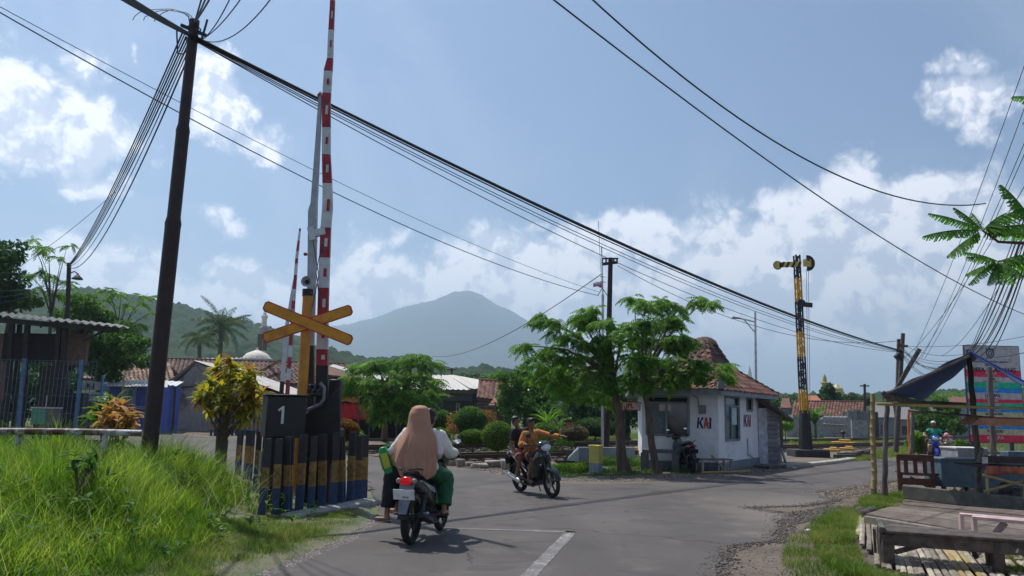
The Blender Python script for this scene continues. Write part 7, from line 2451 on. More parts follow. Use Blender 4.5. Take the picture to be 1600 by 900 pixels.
for x, y, w, dy in ((1508, 393, .055, .2), (1512, 402, .05, 0), (1510, 428, .055, .3), (1514, 442, .05, .1), (1540, 442, .06, .2), (1585, 440, .07, .3), (1560, 440, .06, .0), (1640, 420, .08, .2), (1640, 392, .08, .1), (1600, 430, .07, 0)):
    bigleaf(n2, x, y, w, dy=dy)
for x, y in ((1585, 150), (1600, 190), (1640, 120), (1640, 200)): bigleaf(P(1660, 160, by_), x, y, .06)
for x, y in ((1575, 285), (1640, 300), (1590, 312)): bigleaf(n3, x, y, .08)

# ---------------------------------------------------------------- grass
def terr(x, y):
    """height of the grassy bank left of the road"""
    xe = np.interp(y, EDGE_Y, EDGE_X)
    d = xe - x
    s = np.clip((d - .2 - 1.3 * np.clip((y - 10) / 1.5, 0, 1) * np.clip((3.3 - d) / 1.2, 0, 1)) / 3.0, 0, 1); s = s * s * (3 - 2 * s)
    f = np.clip((17 - y) / 2.5, 0, 1)
    return .34 * s * f * (1 + .25 * (vnoise(x * .8, y * .8, 4) - .5))


_e = [(2.0, -1.9), *[(G(*q).y, G(*q).x) for q in ((395, 905), (440, 882), (500, 858), (548, 836), (588, 808))], (16, -2.9), (30, -6)]
EDGE_Y = np.array([float(p[0]) for p in _e]); EDGE_X = np.array([float(p[1]) for p in _e])
gx, gy = np.meshgrid(np.linspace(-14, -.9, 120), np.linspace(2, 17, 140), indexing='ij')
gz = terr(gx, gy)
xe = np.interp(gy, EDGE_Y, EDGE_X)
gz = np.where(gx > xe - .03, -.02, gz + .006 + .03 * vnoise(gx * 5, gy * 5, 2) * np.clip((xe - gx) * 3, 0, 1))
V = np.stack([gx, gy, gz], 2).reshape(-1, 3)
i = np.arange(119)[:, None] * 140 + np.arange(139)[None]
F = np.stack([i, i + 140, i + 141, i + 1], 2).reshape(-1, 4)
M_bank = gmat('bank_soil', lambda t, bs, co: (t.put(bs.inputs['Base Color'], t.mix(t.step(t.noise(co, 3, 6, .7), .35, .6), (.05, .085, .02), (.14, .12, .06))), bumpto(t, bs, t.noise(co, 30, 5, .7), .8, .03)))
tag(npmesh('grass_bank', V, F, M_bank, smooth=True), kind='structure')


def blades(name, pts, h, w, m, lean=.35, segs=3, parent=None):
    n = len(pts)
    a = RNG.uniform(0, 2 * pi, n)
    dx, dy = np.cos(a), np.sin(a)
    ln = (lean * RNG.uniform(.1, 1.6, n) + .05) * h
    wa = RNG.uniform(0, pi, n)
    wx, wy = np.cos(wa), np.sin(wa)
    rows = []
    for k in range(segs + 1):
        u = k / segs
        b = ln * u * u * 1.3
        z = h * (u - .30 * (ln / h) * u * u)
        ww = w * (1 - u) ** .7 * .5 + .0004
        x = pts[:, 0] + dx * b; y = pts[:, 1] + dy * b
        rows.append(np.stack([x + wx * ww, y + wy * ww, pts[:, 2] + z], 1)); rows.append(np.stack([x - wx * ww, y - wy * ww, pts[:, 2] + z], 1))
    V = np.stack(rows, 1).reshape(-1, 3)
    m_ = 2 * (segs + 1)
    f = np.array([(2 * k, 2 * k + 1, 2 * k + 3, 2 * k + 2) for k in range(segs)])
    F = (f[None] + (np.arange(n) * m_)[:, None, None]).reshape(-1, 4)
    o = npmesh(name, V, F, m, parent)
    return tag(o, kind='stuff')


L_grass = leafmat('grass_blade', [(0, (.035, .085, .014)), (.4, (.075, .155, .022)), (.7, (.20, .28, .04)), (1, (.42, .38, .14))], .55, .42)
L_grassdry = leafmat('grass_short', [(0, (.05, .11, .02)), (.4, (.10, .165, .035)), (.75, (.20, .22, .07)), (1, (.34, .28, .15))], .42, .6)


def grass_field(n, x0, x1, y0, y1, hfun, w, m, name):
    x = RNG.uniform(x0, x1, n); y = RNG.uniform(y0, y1, n)
    xe = np.interp(y, EDGE_Y, EDGE_X)
    d = xe - x
    # keep what the camera could see, with a margin
    keep = (d > .02 + .1 * RNG.random(n)) & (np.abs(x / y) < .95)
    x, y, d = x[keep], y[keep], d[keep]
    patch = vnoise(x * .9, y * .9, 3); fine = vnoise(x * 3.1, y * 3.1, 6)
    h = hfun(x, y, d, patch, fine)
    k = (h > .03) & (RNG.random(len(h)) < np.clip(.45 + fine, .2, 1))
    x, y, h, d = x[k], y[k], h[k], d[k]
    z = terr(x, y) - .01
    ww = w * RNG.uniform(.6, 1.4, len(x))
    return blades(name, np.stack([x, y, z], 1), h * RNG.uniform(.55, 1.15, len(x)), ww, m, .45)


def htall(x, y, d, patch, fine):
    s = np.clip((d - .95 - 1.3 * np.clip((y - 9.5) / 2, 0, 1) * np.clip((3.3 - d) / 1.2, 0, 1)) / 2.2, 0, 1)
    left = np.clip((-x - 3.0) / 2.0, 0, 1)
    hh = (.10 + .52 * s + .22 * left) * (.5 + .8 * patch) * (.65 + .6 * fine)
    hh = np.where(y > 14.6, hh * .7, hh)
    return np.where(s > .02, hh, 0)


def hshort(x, y, d, patch, fine):
    s = np.clip(d / .5, 0, 1)
    hh = (.025 + .12 * s * (.4 + patch)) * (.6 + .7 * fine) * np.where(y > 10.8, .6, 1)
    return np.where((d < 2.6), hh, 0)


grass_field(135000, -12, -1.0, 5.8, 16.5, htall, .011, L_grass, 'tall_grass')
grass_field(110000, -5.5, -.9, 5.8, 15.5, hshort, .008, L_grassdry, 'verge_grass')
# broad leaved weeds among the grass
random.seed(95)
sp = []
for k in range(330):
    y = rnd(6.3, 14); xe_ = float(np.interp(y, EDGE_Y, EDGE_X)); x = xe_ - rnd(.8, 8)
    z = float(terr(np.array([x]), np.array([y]))[0]); h_ = rnd(.12, .62) * min(1, (xe_ - x) / 2.2)
    for j in range(5): sp.append(((x, y, z + h_ * rnd(.6, 1.05)), (rnd(-1, 1), rnd(-1, 1), rnd(0, .8)), rnd(.07, .17), rnd(.03, .06), rnd(.4, 1.4), 3, .2))
straps('weeds', sp, L_green, None, 'stuff')
# pale seed stalks and bent straws
def hst(x, y, d, patch, fine): return np.where(d > 1.5, .55 + .4 * patch, 0)
L_straw = leafmat('straw', [(0, (.30, .33, .12)), (1, (.55, .52, .28))], .3, .6)
grass_field(2600, -11, -2, 6.2, 15, hst, .007, L_straw, 'grass_stalks')


def patch_grass(name, poly, n, h, w, m, z=0.0, edge=None):
    p = scatter(n, poly, z)
    f = vnoise(p[:, 0] * 1.7, p[:, 1] * 1.7, 5)
    f2 = vnoise(p[:, 0] * 3.3, p[:, 1] * 3.3, 8)
    k = RNG.random(n) < np.clip((f * .6 + f2 * .6 - .38) * 3, .03, 1)
    p = p[k]; f = f[k]
    return blades(name, p, h * (.5 + .8 * f) * RNG.uniform(.5, 1.2, len(p)), w * RNG.uniform(.6, 1.3, len(p)), m, .5)


patch_grass('roadside_grass', [G(1262, 836), G(1290, 812), G(1335, 800), G(1342, 806), G(1334, 850), G(1350, 882), G(1380, 905), (4.7, 7.0), (4.0, 7.2), G(1330, 905), G(1290, 885)], 26000, .15, .009, L_grassdry)
patch_grass('roadside_grass', [G(1330, 800), G(1345, 782), G(1385, 775), G(1412, 776), G(1410, 790), G(1380, 794), G(1350, 806)], 9000, .13, .01, L_grassdry)
patch_grass('roadside_grass', [G(1560, 870), G(1600, 880), G(1640, 905), G(1560, 905)], 3000, .12, .009, L_grassdry)
patch_grass('roadside_grass', [G(1300, 722), G(1345, 708), G(1400, 700), G(1480, 696), G(1500, 700), G(1405, 714), G(1340, 722)], 16000, .16, .02, L_grassdry)
patch_grass('trackside_grass', [G(1215, 682), G(1360, 682), G(1360, 672), G(1215, 672)], 22000, .75, .06, L_grass)
patch_grass('trackside_grass', [G(1230, 697), G(1400, 692), G(1400, 686), G(1230, 690)], 6000, .22, .05, L_grassdry)
patch_grass('roadside_grass', [G(1500, 714), G(1640, 708), G(1640, 694), G(1480, 694)], 7000, .2, .025, L_grassdry)
patch_grass('verge_grass', [G(855, 748), G(1080, 740), G(1120, 733), G(1080, 722), G(900, 724), G(850, 735)], 16000, .10, .014, L_green)
patch_grass('trackside_grass', [G(640, 697), G(830, 693), G(1000, 686), G(1000, 679), G(830, 684), G(640, 688)], 14000, .18, .03, L_grassdry)
patch_grass('trackside_grass', [G(-80, 676), G(240, 676), G(240, 669), G(-80, 668)], 5000, .3, .04, L_grassdry)
patch_grass('roadside_grass', [G(1225, 850), G(1290, 800), G(1350, 780), G(1345, 810), G(1330, 850), G(1370, 905), G(1220, 905)], 7000, .09, .008, L_grassdry)
# litter scraps on the ground
M_litter = mat('litter_white', (.60, .62, .64), .6, rand=.6)
for k, (x, y, s) in enumerate(((1262, 833, .08), (1240, 733, .12), (958, 716, .05), (1340, 706, .07), (345, 848, .06), (408, 853, .05))):
    g = G(x, y); zz = float(terr(np.array([g.x]), np.array([g.y]))[0]) if x < 500 else 0
    mb = MB(); mb.ext([g + Vector((rnd(.5, 1) * s * cos(t), rnd(.5, 1) * s * sin(t), .02 + zz + rnd(0, .03))) for t in [2 * pi * i / 7 for i in range(7)]], (0, 0, .01))
    tag(mb.build('litter_scrap', M_litter, smooth=False), ['white scrap in the grass patch at the right', 'white scrap on soil by the pale kerb', 'white scrap by the marker post', 'white scrap in the far right grass', 'pale scrap low in the tall grass', 'pale blue scrap in the short grass near the road'][k], 'litter')
# fallen leaves by the guard house
stones('fallen_leaves', scatter(900, [G(940, 748), G(1100, 744), G(1110, 738), G(950, 741)]), .035, mat('dry_leaf', (.30, .17, .09), .8, island=.9), flat=.15)
# ================================================================== motorcycles
def ellring(x, zc, hw, hh, n=14, pw=2.4, dy=0.0):
    r = []
    for k in range(n):
        a = 2 * pi * k / n
        c, s = cos(a), sin(a)
        r.append(Vector((x, dy + hw * math.copysign(abs(c) ** (2 / pw), c), zc + hh * math.copysign(abs(s) ** (2 / pw), s))))
    return r


M_spoke = mat('alloy_dark', (.06, .06, .065), .4, .7)
M_lampglass = mat('lamp_glass', (.62, .64, .66), .12, spec=.9)
M_lampred = mat('brake_lamp_red', (.55, .01, .015), .2, emit=.35)
M_amber = mat('amber_lens', (.6, .2, .02), .3)


def motorcycle(label, g, rotz, bodym, accent, seatm, lean=0.0, plate=None, scooter=False, tail_on=False, exhaustm=None, name='motorcycle'):
    t = thing(name, label, 'motorcycle', (g.x, g.y, 0.004), rotz)
    t.rotation_euler = (lean, 0, rotz)
    def bd(mb, nm, m, par=None, **k): return mb.build(nm, m, par or t, world=False, **k)
    wr = .255 if scooter else .285
    for sx, nm, tw in ((-.62, 'rear_wheel', .052), (.63, 'front_wheel', .042)):
        mb = MB(); mb.torus((sx, 0, wr), wr - .035, .035, 32, 8, flat=tw / .035); w = bd(mb, nm, M_rubber)
        mb = MB(); mb.torus((sx, 0, wr), wr - .075, .014, 32, 6, flat=1.6)
        for k in range(5):
            a = 2 * pi * k / 5 + .3
            mb.beam((sx + .03 * cos(a), 0, wr + .03 * sin(a)), (sx + (wr - .08) * cos(a), 0, wr + (wr - .08) * sin(a)), .03, .022, up=(0, 1, 0))
        mb.lathe([(.045, -.05), (.045, .05)], (sx, 0, wr), 12, Matrix.Rotation(RAD(90), 3, 'X')); bd(mb, 'alloy_rim', M_spoke, w)
        if sx > 0:
            mb = MB(); mb.lathe([(.095, .052), (.095, .057)], (sx, 0, wr), 18, Matrix.Rotation(RAD(90), 3, 'X')); bd(mb, 'brake_disc', M_steel, w)
    # body shell
    mb = MB(); mb.loft([ellring(*a) for a in ((-.90, .80, .02, .02), (-.84, .79, .075, .05), (-.70, .755, .115, .085), (-.48, .69, .135, .115), (-.28, .62, .145, .13), (-.08, .52, .13, .14), (.06, .43, .10, .11), (.12, .40, .06, .07))]); bd(mb, 'tail_fairing', bodym)
    mb = MB(); mb.loft([ellring(*a) for a in ((-.78, .865, .05, .02), (-.68, .855, .115, .042), (-.5, .835, .13, .05), (-.34, .80, .138, .05), (-.15, .785, .13, .045), (0, .785, .10, .04), (.07, .785, .05, .02))]); bd(mb, 'seat', seatm)
    for s in (-1, 1):
        mb = MB(); mb.tube([(-.45, s * .15, .83), (-.62, s * .155, .90), (-.82, s * .12, .93), (-.92, s * .05, .92)], .013, 7); bd(mb, 'grab_rail', M_dsteel)
        mb = MB(); mb.ext([(-.62, s * .128, .76), (-.2, s * .146, .66), (-.1, s * .14, .58), (-.35, s * .146, .63)], (0, s * .008, 0)); bd(mb, 'side_stripe', accent, smooth=False)
    # step through tunnel, leg shield and front cowl
    if scooter:
        mb = MB(); mb.box((.12, 0, .30), (.42, .28, .07)); bd(mb, 'floor_board', M_blackplastic, bevel=.02)
    else:
        mb = MB(); mb.tube([(.0, 0, .44), (.16, 0, .42), (.32, 0, .55), (.44, 0, .82)], [.09, .075, .07, .06], 12); bd(mb, 'frame_tunnel', M_blackplastic)
    rings = []
    for z, x, hw, dp in ((.28, .24, .12, .03), (.38, .29, .18, .05), (.55, .36, .225, .08), (.70, .43, .215, .11), (.82, .48, .165, .11), (.94, .46, .10, .07)):
        ring = []
        for k in range(14):
            a = 2 * pi * k / 14
            ring.append(Vector((x + dp * cos(a) - .10 * abs(sin(a)) ** 2, hw * sin(a), z)))
        rings.append(ring)
    mb = MB(); mb.loft(rings); bd(mb, 'leg_shield', bodym)
    for s in (-1, 1):
        mb = MB(); mb.ext([(.50, s * .06, .78), (.42, s * .145, .80), (.38, s * .165, .66), (.46, s * .10, .62)], (.012, s * .006, 0)); bd(mb, 'turn_lamp', M_lampglass, smooth=False)
        mb = MB(); mb.tube([(.45, s * .055, .86), (.56, s * .06, .55), (.63, s * .065, wr)], [.017, .017, .024], 8); bd(mb, 'fork_leg', M_dsteel)
        mb = MB(); mb.tube([(-.40, s * .11, .62), (-.60, s * .11, wr + .04)], .028, 8)
        for k in range(6):
            q = Vector((-.42, s * .11, .59)).lerp(Vector((-.56, s * .11, .36)), k / 5); mb.torus((0, 0, 0), .036, .007, 10, 4); mb.v[-40:] = [Vector((q.x + p.x * .9, q.y + p.z, q.z + p.y)) for p in mb.v[-40:]]
        bd(mb, 'shock_absorber', M_dsteel)
    mb = MB(); R_ = []
    for k in range(9):
        a = RAD(12 + k * 17); R2_ = wr + .035
        c = Vector((.63 + R2_ * cos(a), 0, wr + R2_ * sin(a))); n_ = Vector((cos(a), 0, sin(a)))
        w_ = .062 * (.6 + .5 * sin(pi * (k + .8) / 10))
        R_.append([c + Vector((0, -w_, 0)) - n_ * .05, c + Vector((0, -w_ * .8, 0)), c + n_ * .012, c + Vector((0, w_ * .8, 0)), c + Vector((0, w_, 0)) - n_ * .05, c + Vector((0, w_ * .7, 0)) - n_ * .012, c, c + Vector((0, -w_ * .7, 0)) - n_ * .012])
    mb.loft(R_); bd(mb, 'front_fender', bodym)
    mb = MB(); R_ = []
    for k in range(6):
        a = RAD(95 + k * 15); R2_ = wr + .04
        c = Vector((-.62 + R2_ * cos(a), 0, wr + R2_ * sin(a))); w_ = .07
        R_.append([c + Vector((0, -w_, 0)), c + Vector((0, w_, 0)), c * 1 + Vector((.012, w_, -.012)), c + Vector((.012, -w_, -.012))])
    mb.loft(R_); bd(mb, 'inner_fender', M_blackplastic)
    # plate holder, plate, tail lamp
    mb = MB(); mb.loft([[Vector((x - d, y * hw, z)) for x, y in ((-.03, -1), (-.03, 1), (.015, 1), (.015, -1))] for z, hw, d in ((.74, .09, .82), (.58, .07, .88), (.46, .055, .93), (.40, .05, .95))]); bd(mb, 'rear_fender', bodym if not tail_on else mat('fender_grey', (.22, .24, .27), .3, .3))
    mb = MB(); mb.box((-.935, 0, .625), (.006, .27, .125), Matrix.Rotation(RAD(-14), 3, 'Y')); pl_ = bd(mb, 'number_plate', mat('plate_white', (.72, .73, .74), .4) if plate else M_blackplastic, smooth=False)
    if plate:
        M_ = Matrix.Translation((-.9395, 0, .645)) @ Matrix.Rotation(RAD(-14), 4, 'Y') @ frame((0, 0, 0), (0, -1, 0)).to_3x3().to_4x4()
        text(plate[0], .075, M_black, None, M_, bold=.001).parent = pl_
        text(plate[1], .032, M_black, None, Matrix.Translation((0.011, -.02, -.052)) @ M_, bold=.001).parent = pl_
    mb = MB(); mb.ell((-.885, 0, .785), (.035, .085, .05), 14, 8); bd(mb, 'tail_lamp', M_lampred if tail_on else mat('tail_red', (.22, .01, .012), .3))
    for s in (-1, 1):
        mb = MB(); mb.ell((-.86, s * .10, .78), (.03, .035, .035), 10, 7); bd(mb, 'rear_turn_lamp', mat('lens_grey', (.30, .27, .27), .25))
    # engine, exhaust, pegs, chain case
    mb = MB(); mb.box((.05, 0, .30), (.28, .18, .2)); mb.lathe([(.085, -.12), (.09, -.1), (.09, .1), (.085, .12)], (.0, 0, .28), 16, Matrix.Rotation(RAD(90), 3, 'X'))
    for k in range(5): mb.box((.21 + .018 * k, 0, .33), (.008, .15, .13))
    mb.beam((-.05, .10, .29), (-.62, .10, wr), .03, .07); mb.beam((-.05, -.10, .29), (-.62, -.10, wr), .03, .05); bd(mb, 'engine', M_dsteel, bevel=.012)
    mb = MB(); mb.tube([(.2, -.05, .26), (.12, -.12, .19), (-.2, -.15, .22), (-.32, -.155, .26)], .018, 8); bd(mb, 'exhaust_pipe', M_dsteel)
    mb = MB(); mb.tube([(-.30, -.155, .25), (-.36, -.16, .265), (-.74, -.17, .37), (-.78, -.17, .38)], [.025, .05, .055, .04], 12); ex_ = bd(mb, 'muffler', exhaustm or M_blackplastic)
    mb = MB(); mb.tube([(-.44, -.20, .33), (-.66, -.215, .39)], [.028, .028], 8, flat=.5); bd(mb, 'heat_shield', M_chrome, ex_)
    for s in (-1, 1):
        mb = MB(); mb.tube([(.08, s * .1, .25), (.08, s * .25, .26)], .018, 7); mb.tube([(-.28, s * .12, .34), (-.30, s * .24, .37)], .016, 7); bd(mb, 'footrest', M_rubber)
    mb = MB(); mb.tube([(-.1, .12, .24), (-.18, .22, .02), (-.22, .25, .02)], .012, 6); bd(mb, 'side_stand', M_dsteel)
    # handlebar with cowl, headlamp, mirrors
    mb = MB(); mb.loft([ellring(*a) for a in ((.30, 1.0, .05, .03), (.36, 1.02, .12, .065), (.44, 1.01, .155, .09), (.51, .99, .145, .10), (.565, .975, .09, .07))]); hb = bd(mb, 'handlebar_cowl', bodym)
    mb = MB(); mb.ell((.54, 0, .97), (.05, .115, .075), 16, 9); bd(mb, 'headlamp', M_lampglass)
    mb = MB(); mb.box((.36, 0, 1.055), (.08, .12, .02), Matrix.Rotation(RAD(25), 3, 'Y')); bd(mb, 'dash_panel', M_glassdark, hb, bevel=.006)
    mb = MB(); mb.tube([(.31, -.33, 1.035), (.36, -.14, 1.03), (.39, 0, 1.0), (.36, .14, 1.03), (.31, .33, 1.035)], .012, 8); bd(mb, 'handlebar', M_dsteel)
    for s in (-1, 1):
        mb = MB(); mb.tube([(.335, s * .24, 1.035), (.305, s * .35, 1.035)], .019, 9); mb.tube([(.38, s * .16, 1.03), (.39, s * .3, 1.02)], .007, 5); bd(mb, 'grip', M_rubber)
        mb = MB(); mb.tube([(.37, s * .17, 1.04), (.39, s * .22, 1.15), (.38, s * .26, 1.20)], .007, 6); mr = bd(mb, 'mirror_stalk', M_dsteel)
        mb = MB(); mb.ell((.375, s * .28, 1.225), (.018, .065, .043), 14, 8); bd(mb, 'mirror_shell', M_blackplastic, mr)
        mb = MB(); mb.ell((.362, s * .28, 1.225), (.008, .056, .036), 14, 8); bd(mb, 'mirror_glass', mat('mirror_glass', (.8, .85, .95), .03, 1.0), mr)
    return t


# ================================================================== people
M_skin = mat('skin_brown', (.30, .155, .09), .55, var=.08)
M_skin2 = mat('skin_dark_brown', (.20, .10, .06), .55, var=.08)
M_hair = mat('hair_black', (.012, .010, .010), .5, bump=.3)
M_eyew = mat('eye_white', (.7, .68, .66), .3)


def hand(mb, wr_, d, side, s=1.0, curl=1.0, up=Vector((0, 0, 1))):
    """palm and five fingers; d points along the hand, curl 1 = closed round a grip"""
    d = Vector(d).normalized(); sd = d.cross(up).normalized(); n = sd.cross(d).normalized()
    palm = wr_ + d * .045 * s
    mb.ell(palm, (.036 * s, .036 * s, .036 * s), 10, 7)
    mb.tube([wr_, wr_ + d * .085 * s], [.026 * s, .036 * s], 10, flat=.6)
    for k in range(4):
        o = (k - 1.5) * .0195 * s
        L = [.062, .072, .068, .054][k] * s
        a = wr_ + d * .085 * s + sd * o
        a1 = a + d * L * .5 - n * L * .18 * curl
        a2 = a1 + d * L * .3 * (1 - .8 * curl) - n * L * (.15 + .35 * curl)
        a3 = a2 + d * L * .25 * (1 - 1.6 * curl) - n * L * (.05 + .2 * curl)
        mb.tube([a, a1, a2, a3], [.0105 * s, .0098 * s, .009 * s, .0075 * s], 7)
    th = wr_ + d * .03 * s + sd * .03 * s * side
    t1 = th + (d * .6 + sd * .7 * side - n * .3).normalized() * .035 * s
    t2 = t1 + (d * .9 + sd * .1 * side - n * .6 * curl).normalized() * .032 * s
    mb.tube([th, t1, t2], [.015 * s, .012 * s, .0095 * s], 8)


def foot(mb, an, d, s=1.0, pitch=0.0):
    d = Vector(d).normalized(); d = Vector((d.x, d.y, pitch)).normalized()
    heel = an + Vector((0, 0, -.055 * s)) - d * .03 * s
    ball = heel + d * .15 * s + Vector((0, 0, -.008 * s))
    mb.tube([heel - d * .02 * s, heel + d * .03 * s, ball, ball + d * .05 * s], [.028 * s, .034 * s, .038 * s, .03 * s], 10, flat=.62)
    mb.ell(heel, (.033 * s, .033 * s, .03 * s), 10, 7)
    mb.cap(an, heel, .036 * s, .03 * s, 9)
    sd = d.cross(Vector((0, 0, 1))).normalized()
    for k in range(5):
        o = (k - 2) * .0145 * s
        a = ball + d * .045 * s + sd * o
        mb.tube([a, a + d * (.032 - .003 * abs(k)) * s - Vector((0, 0, .005 * s))], [.0095 * s, .008 * s], 6)


def rider(label, M, J, s=1.0, skin=M_skin, head_dir=(1, 0, 0), tilt=0.0, feet=True, voxel=.009):
    """one continuous body in the bike's own frame (X forward, Y left), M places it in the world"""
    mb = MB()
    hip, chest, neck, head = (Vector(J[k]) for k in ('hip', 'chest', 'neck', 'head'))
    mb.ell(hip, (.125 * s, .165 * s, .12 * s), 16, 10)
    mid = hip.lerp(chest, .5)
    mb.ell(mid, (.105 * s, .135 * s, .14 * s), 16, 10)
    mb.ell(chest, (.115 * s, .155 * s, .16 * s), 16, 10)
    mb.tube([hip, mid, chest, neck], [.12 * s, .115 * s, .12 * s, .06 * s], 14)
    mb.cap(neck, head - Vector((0, 0, .07 * s)), .052 * s, .048 * s)
    hd_ = Vector(head_dir).normalized()
    Rz = Matrix.Rotation(math.atan2(hd_.y, hd_.x), 3, 'Z') @ Matrix.Rotation(tilt, 3, 'Y')
    H = lambda x, y, z: head + Rz @ Vector((x * s, y * s, z * s))
    mb.ell(H(0, 0, .02), (.098 * s, .078 * s, .105 * s), 18, 12, R=Rz)
    mb.ell(H(.025, 0, -.05), (.068 * s, .062 * s, .075 * s), 16, 10, R=Rz)
    mb.tube([H(.085, 0, .025), H(.108, 0, -.018), H(.085, 0, -.03)], [.010 * s, .017 * s, .011 * s], 8)
    mb.tube([H(.086, -.026, -.058), H(.094, 0, -.056), H(.086, .026, -.058)], [.007 * s, .010 * s, .007 * s], 8)
    mb.tube([H(.082, -.05, .045), H(.096, -.02, .05), H(.096, .02, .05), H(.082, .05, .045)], .009 * s, 8)
    for sd in (-1, 1):
        mb.ell(H(-.005, sd * .08, -.005), (.02 * s, .012 * s, .032 * s), 10, 7, R=Rz)
    for sd, k in ((1, 'L'), (-1, 'R')):
        sh, elb, wr_ = Vector(J['sh' + k]), Vector(J['el' + k]), Vector(J['ha' + k])
        mb.cap(chest + Vector((0, sd * .1 * s, .08 * s)), sh, .075 * s, .056 * s)
        mb.cap(sh, elb, .054 * s, .041 * s); mb.cap(elb, wr_, .041 * s, .027 * s)
        hand(mb, wr_, J.get('hd' + k, (wr_ - elb)), -sd if k == 'L' else sd * -1, s, J.get('curl' + k, 1.0))
        kn, an = Vector(J['kn' + k]), Vector(J['an' + k])
        h_ = hip + Vector((0, sd * .085 * s, -.02))
        mb.cap(h_, kn, .088 * s, .056 * s); mb.cap(kn, an, .055 * s, .036 * s)
        mb.ell(kn.lerp(an, .3) - (kn - an).cross(Vector((0, 1, 0))).normalized() * .012, (.05 * s, .05 * s, .08 * s), 10, 7)
        foot(mb, an, J.get('ft' + k, (1, 0, 0)), s, J.get('fp' + k, 0))
    o = mb.build('person', skin, None, world=False)
    o.matrix_basis = M
    remesh(o, voxel, 5)
    tag(o, label, 'person')
    # small face parts
    for sd in (-1, 1):
        m2 = MB(); m2.ell(H(.078, sd * .031, .022), (.014 * s, .016 * s, .010 * s), 10, 7); m2.build('eye', M_eyew, o, world=False)
        m2 = MB(); m2.ell(H(.089, sd * .031, .022), (.006 * s, .008 * s, .008 * s), 8, 6); m2.build('iris', M_hair, o, world=False)
        m2 = MB(); m2.tube([H(.092, sd * .014, .044), H(.094, sd * .034, .050), H(.080, sd * .054, .044)], .0055 * s, 6); m2.build('eyebrow', M_hair, o, world=False)
    m2 = MB(); m2.tube([H(.088, -.022, -.058), H(.101, 0, -.058), H(.088, .022, -.058)], .005 * s, 6); m2.build('mouth', mat('lips', (.22, .07, .06), .5), o, world=False)
    o['_H'] = 0
    del o['_H']
    return o, H, Rz


def cloth(o, name, m, parts, voxel=.011, sm=5, wrinkle=.006, cut=None):
    """garment grown from fat limbs: parts = list of callables on an MB"""
    mb = MB()
    for p in parts: p(mb)
    c = mb.build(name, m, o, world=False)
    def fn(me):
        n = len(me.vertices)
        co = np.empty(n * 3, np.float32); me.vertices.foreach_get('co', co); co = co.reshape(-1, 3)
        no = np.empty(n * 3, np.float32); me.vertices.foreach_get('normal', no); no = no.reshape(-1, 3)
        w = (vnoise(co[:, 0] * 22 + co[:, 2] * 16, co[:, 1] * 22 - co[:, 2] * 9, 3) - .5) + .6 * (vnoise(co[:, 0] * 45, co[:, 1] * 45 + co[:, 2] * 40, 5) - .5)
        co += no * (w * wrinkle * 2)[:, None]
        me.vertices.foreach_set('co', co.ravel())
    remesh(c, voxel, sm, fn)
    return c


def shirt(o, J, m, s=1.0, sleeve=1.0, name='shirt', long=0.0, extra=.014):
    hip, chest, neck = Vector(J['hip']), Vector(J['chest']), Vector(J['neck'])
    e = extra
    def body(mb):
        mid = hip.lerp(chest, .5)
        mb.ell(chest, (.115 * s + e, .16 * s + e, .155 * s), 16, 10); mb.ell(mid, (.115 * s + e, .15 * s + e, .15 * s), 16, 10)
        mb.ell(hip + Vector((0, 0, .02)), (.13 * s + e, .17 * s + e, .10 * s + long), 16, 10)
        mb.tube([hip, mid, chest, neck - (neck - chest) * .12], [.13 * s + e, .125 * s + e, .125 * s + e, .062 * s + e], 14)
    def arms(mb):
        for sd, k in ((1, 'L'), (-1, 'R')):
            sh, elb, wr_ = Vector(J['sh' + k]), Vector(J['el' + k]), Vector(J['ha' + k])
            mb.cap(chest + Vector((0, sd * .1 * s, .08 * s)), sh, .08 * s + e, .060 * s + e)
            if sleeve < 1: mb.tube([sh, sh.lerp(elb, sleeve)], [.062 * s + e, .060 * s + e], 12)
            else:
                mb.cap(sh, elb, .058 * s + e, .05 * s + e); mb.tube([elb, elb.lerp(wr_, .88)], [.05 * s + e, .038 * s + e], 12)
    return cloth(o, name, m, [body, arms])


def trousers(o, J, m, s=1.0, length=1.0, wide=0.0, name='trousers'):
    hip = Vector(J['hip'])
    def f(mb):
        mb.ell(hip + Vector((0, 0, -.01)), (.145 * s, .18 * s, .115 * s), 16, 10)
        for sd, k in ((1, 'L'), (-1, 'R')):
            kn, an = Vector(J['kn' + k]), Vector(J['an' + k])
            h_ = hip + Vector((0, sd * .085 * s, -.02))
            if length <= .5:
                mb.tube([h_, h_.lerp(kn, length * 2)], [.105 * s, .085 * s + wide], 12); mb.ell(h_, (.105 * s,) * 3)
            else:
                mb.cap(h_, kn, .105 * s, .075 * s + wide)
                mb.tube([kn, kn.lerp(an, (length - .5) * 2)], [.075 * s + wide, .058 * s + wide], 12)
    return cloth(o, name, m, [f])


def hairdo(o, H, Rz, s=1.0, m=M_hair, name='hair', cap=False):
    def f(mb):
        mb.ell(H(-.014, 0, .045), (.102 * s, .088 * s, .098 * s), 16, 10, R=Rz)
        mb.ell(H(-.045, 0, -.01), (.07 * s, .08 * s, .085 * s), 14, 9, R=Rz)
        mb.ell(H(.045, 0, .100), (.048 * s, .062 * s, .026 * s), 12, 8, R=Rz)
    return cloth(o, name, m, [f], .008, 2, .010)


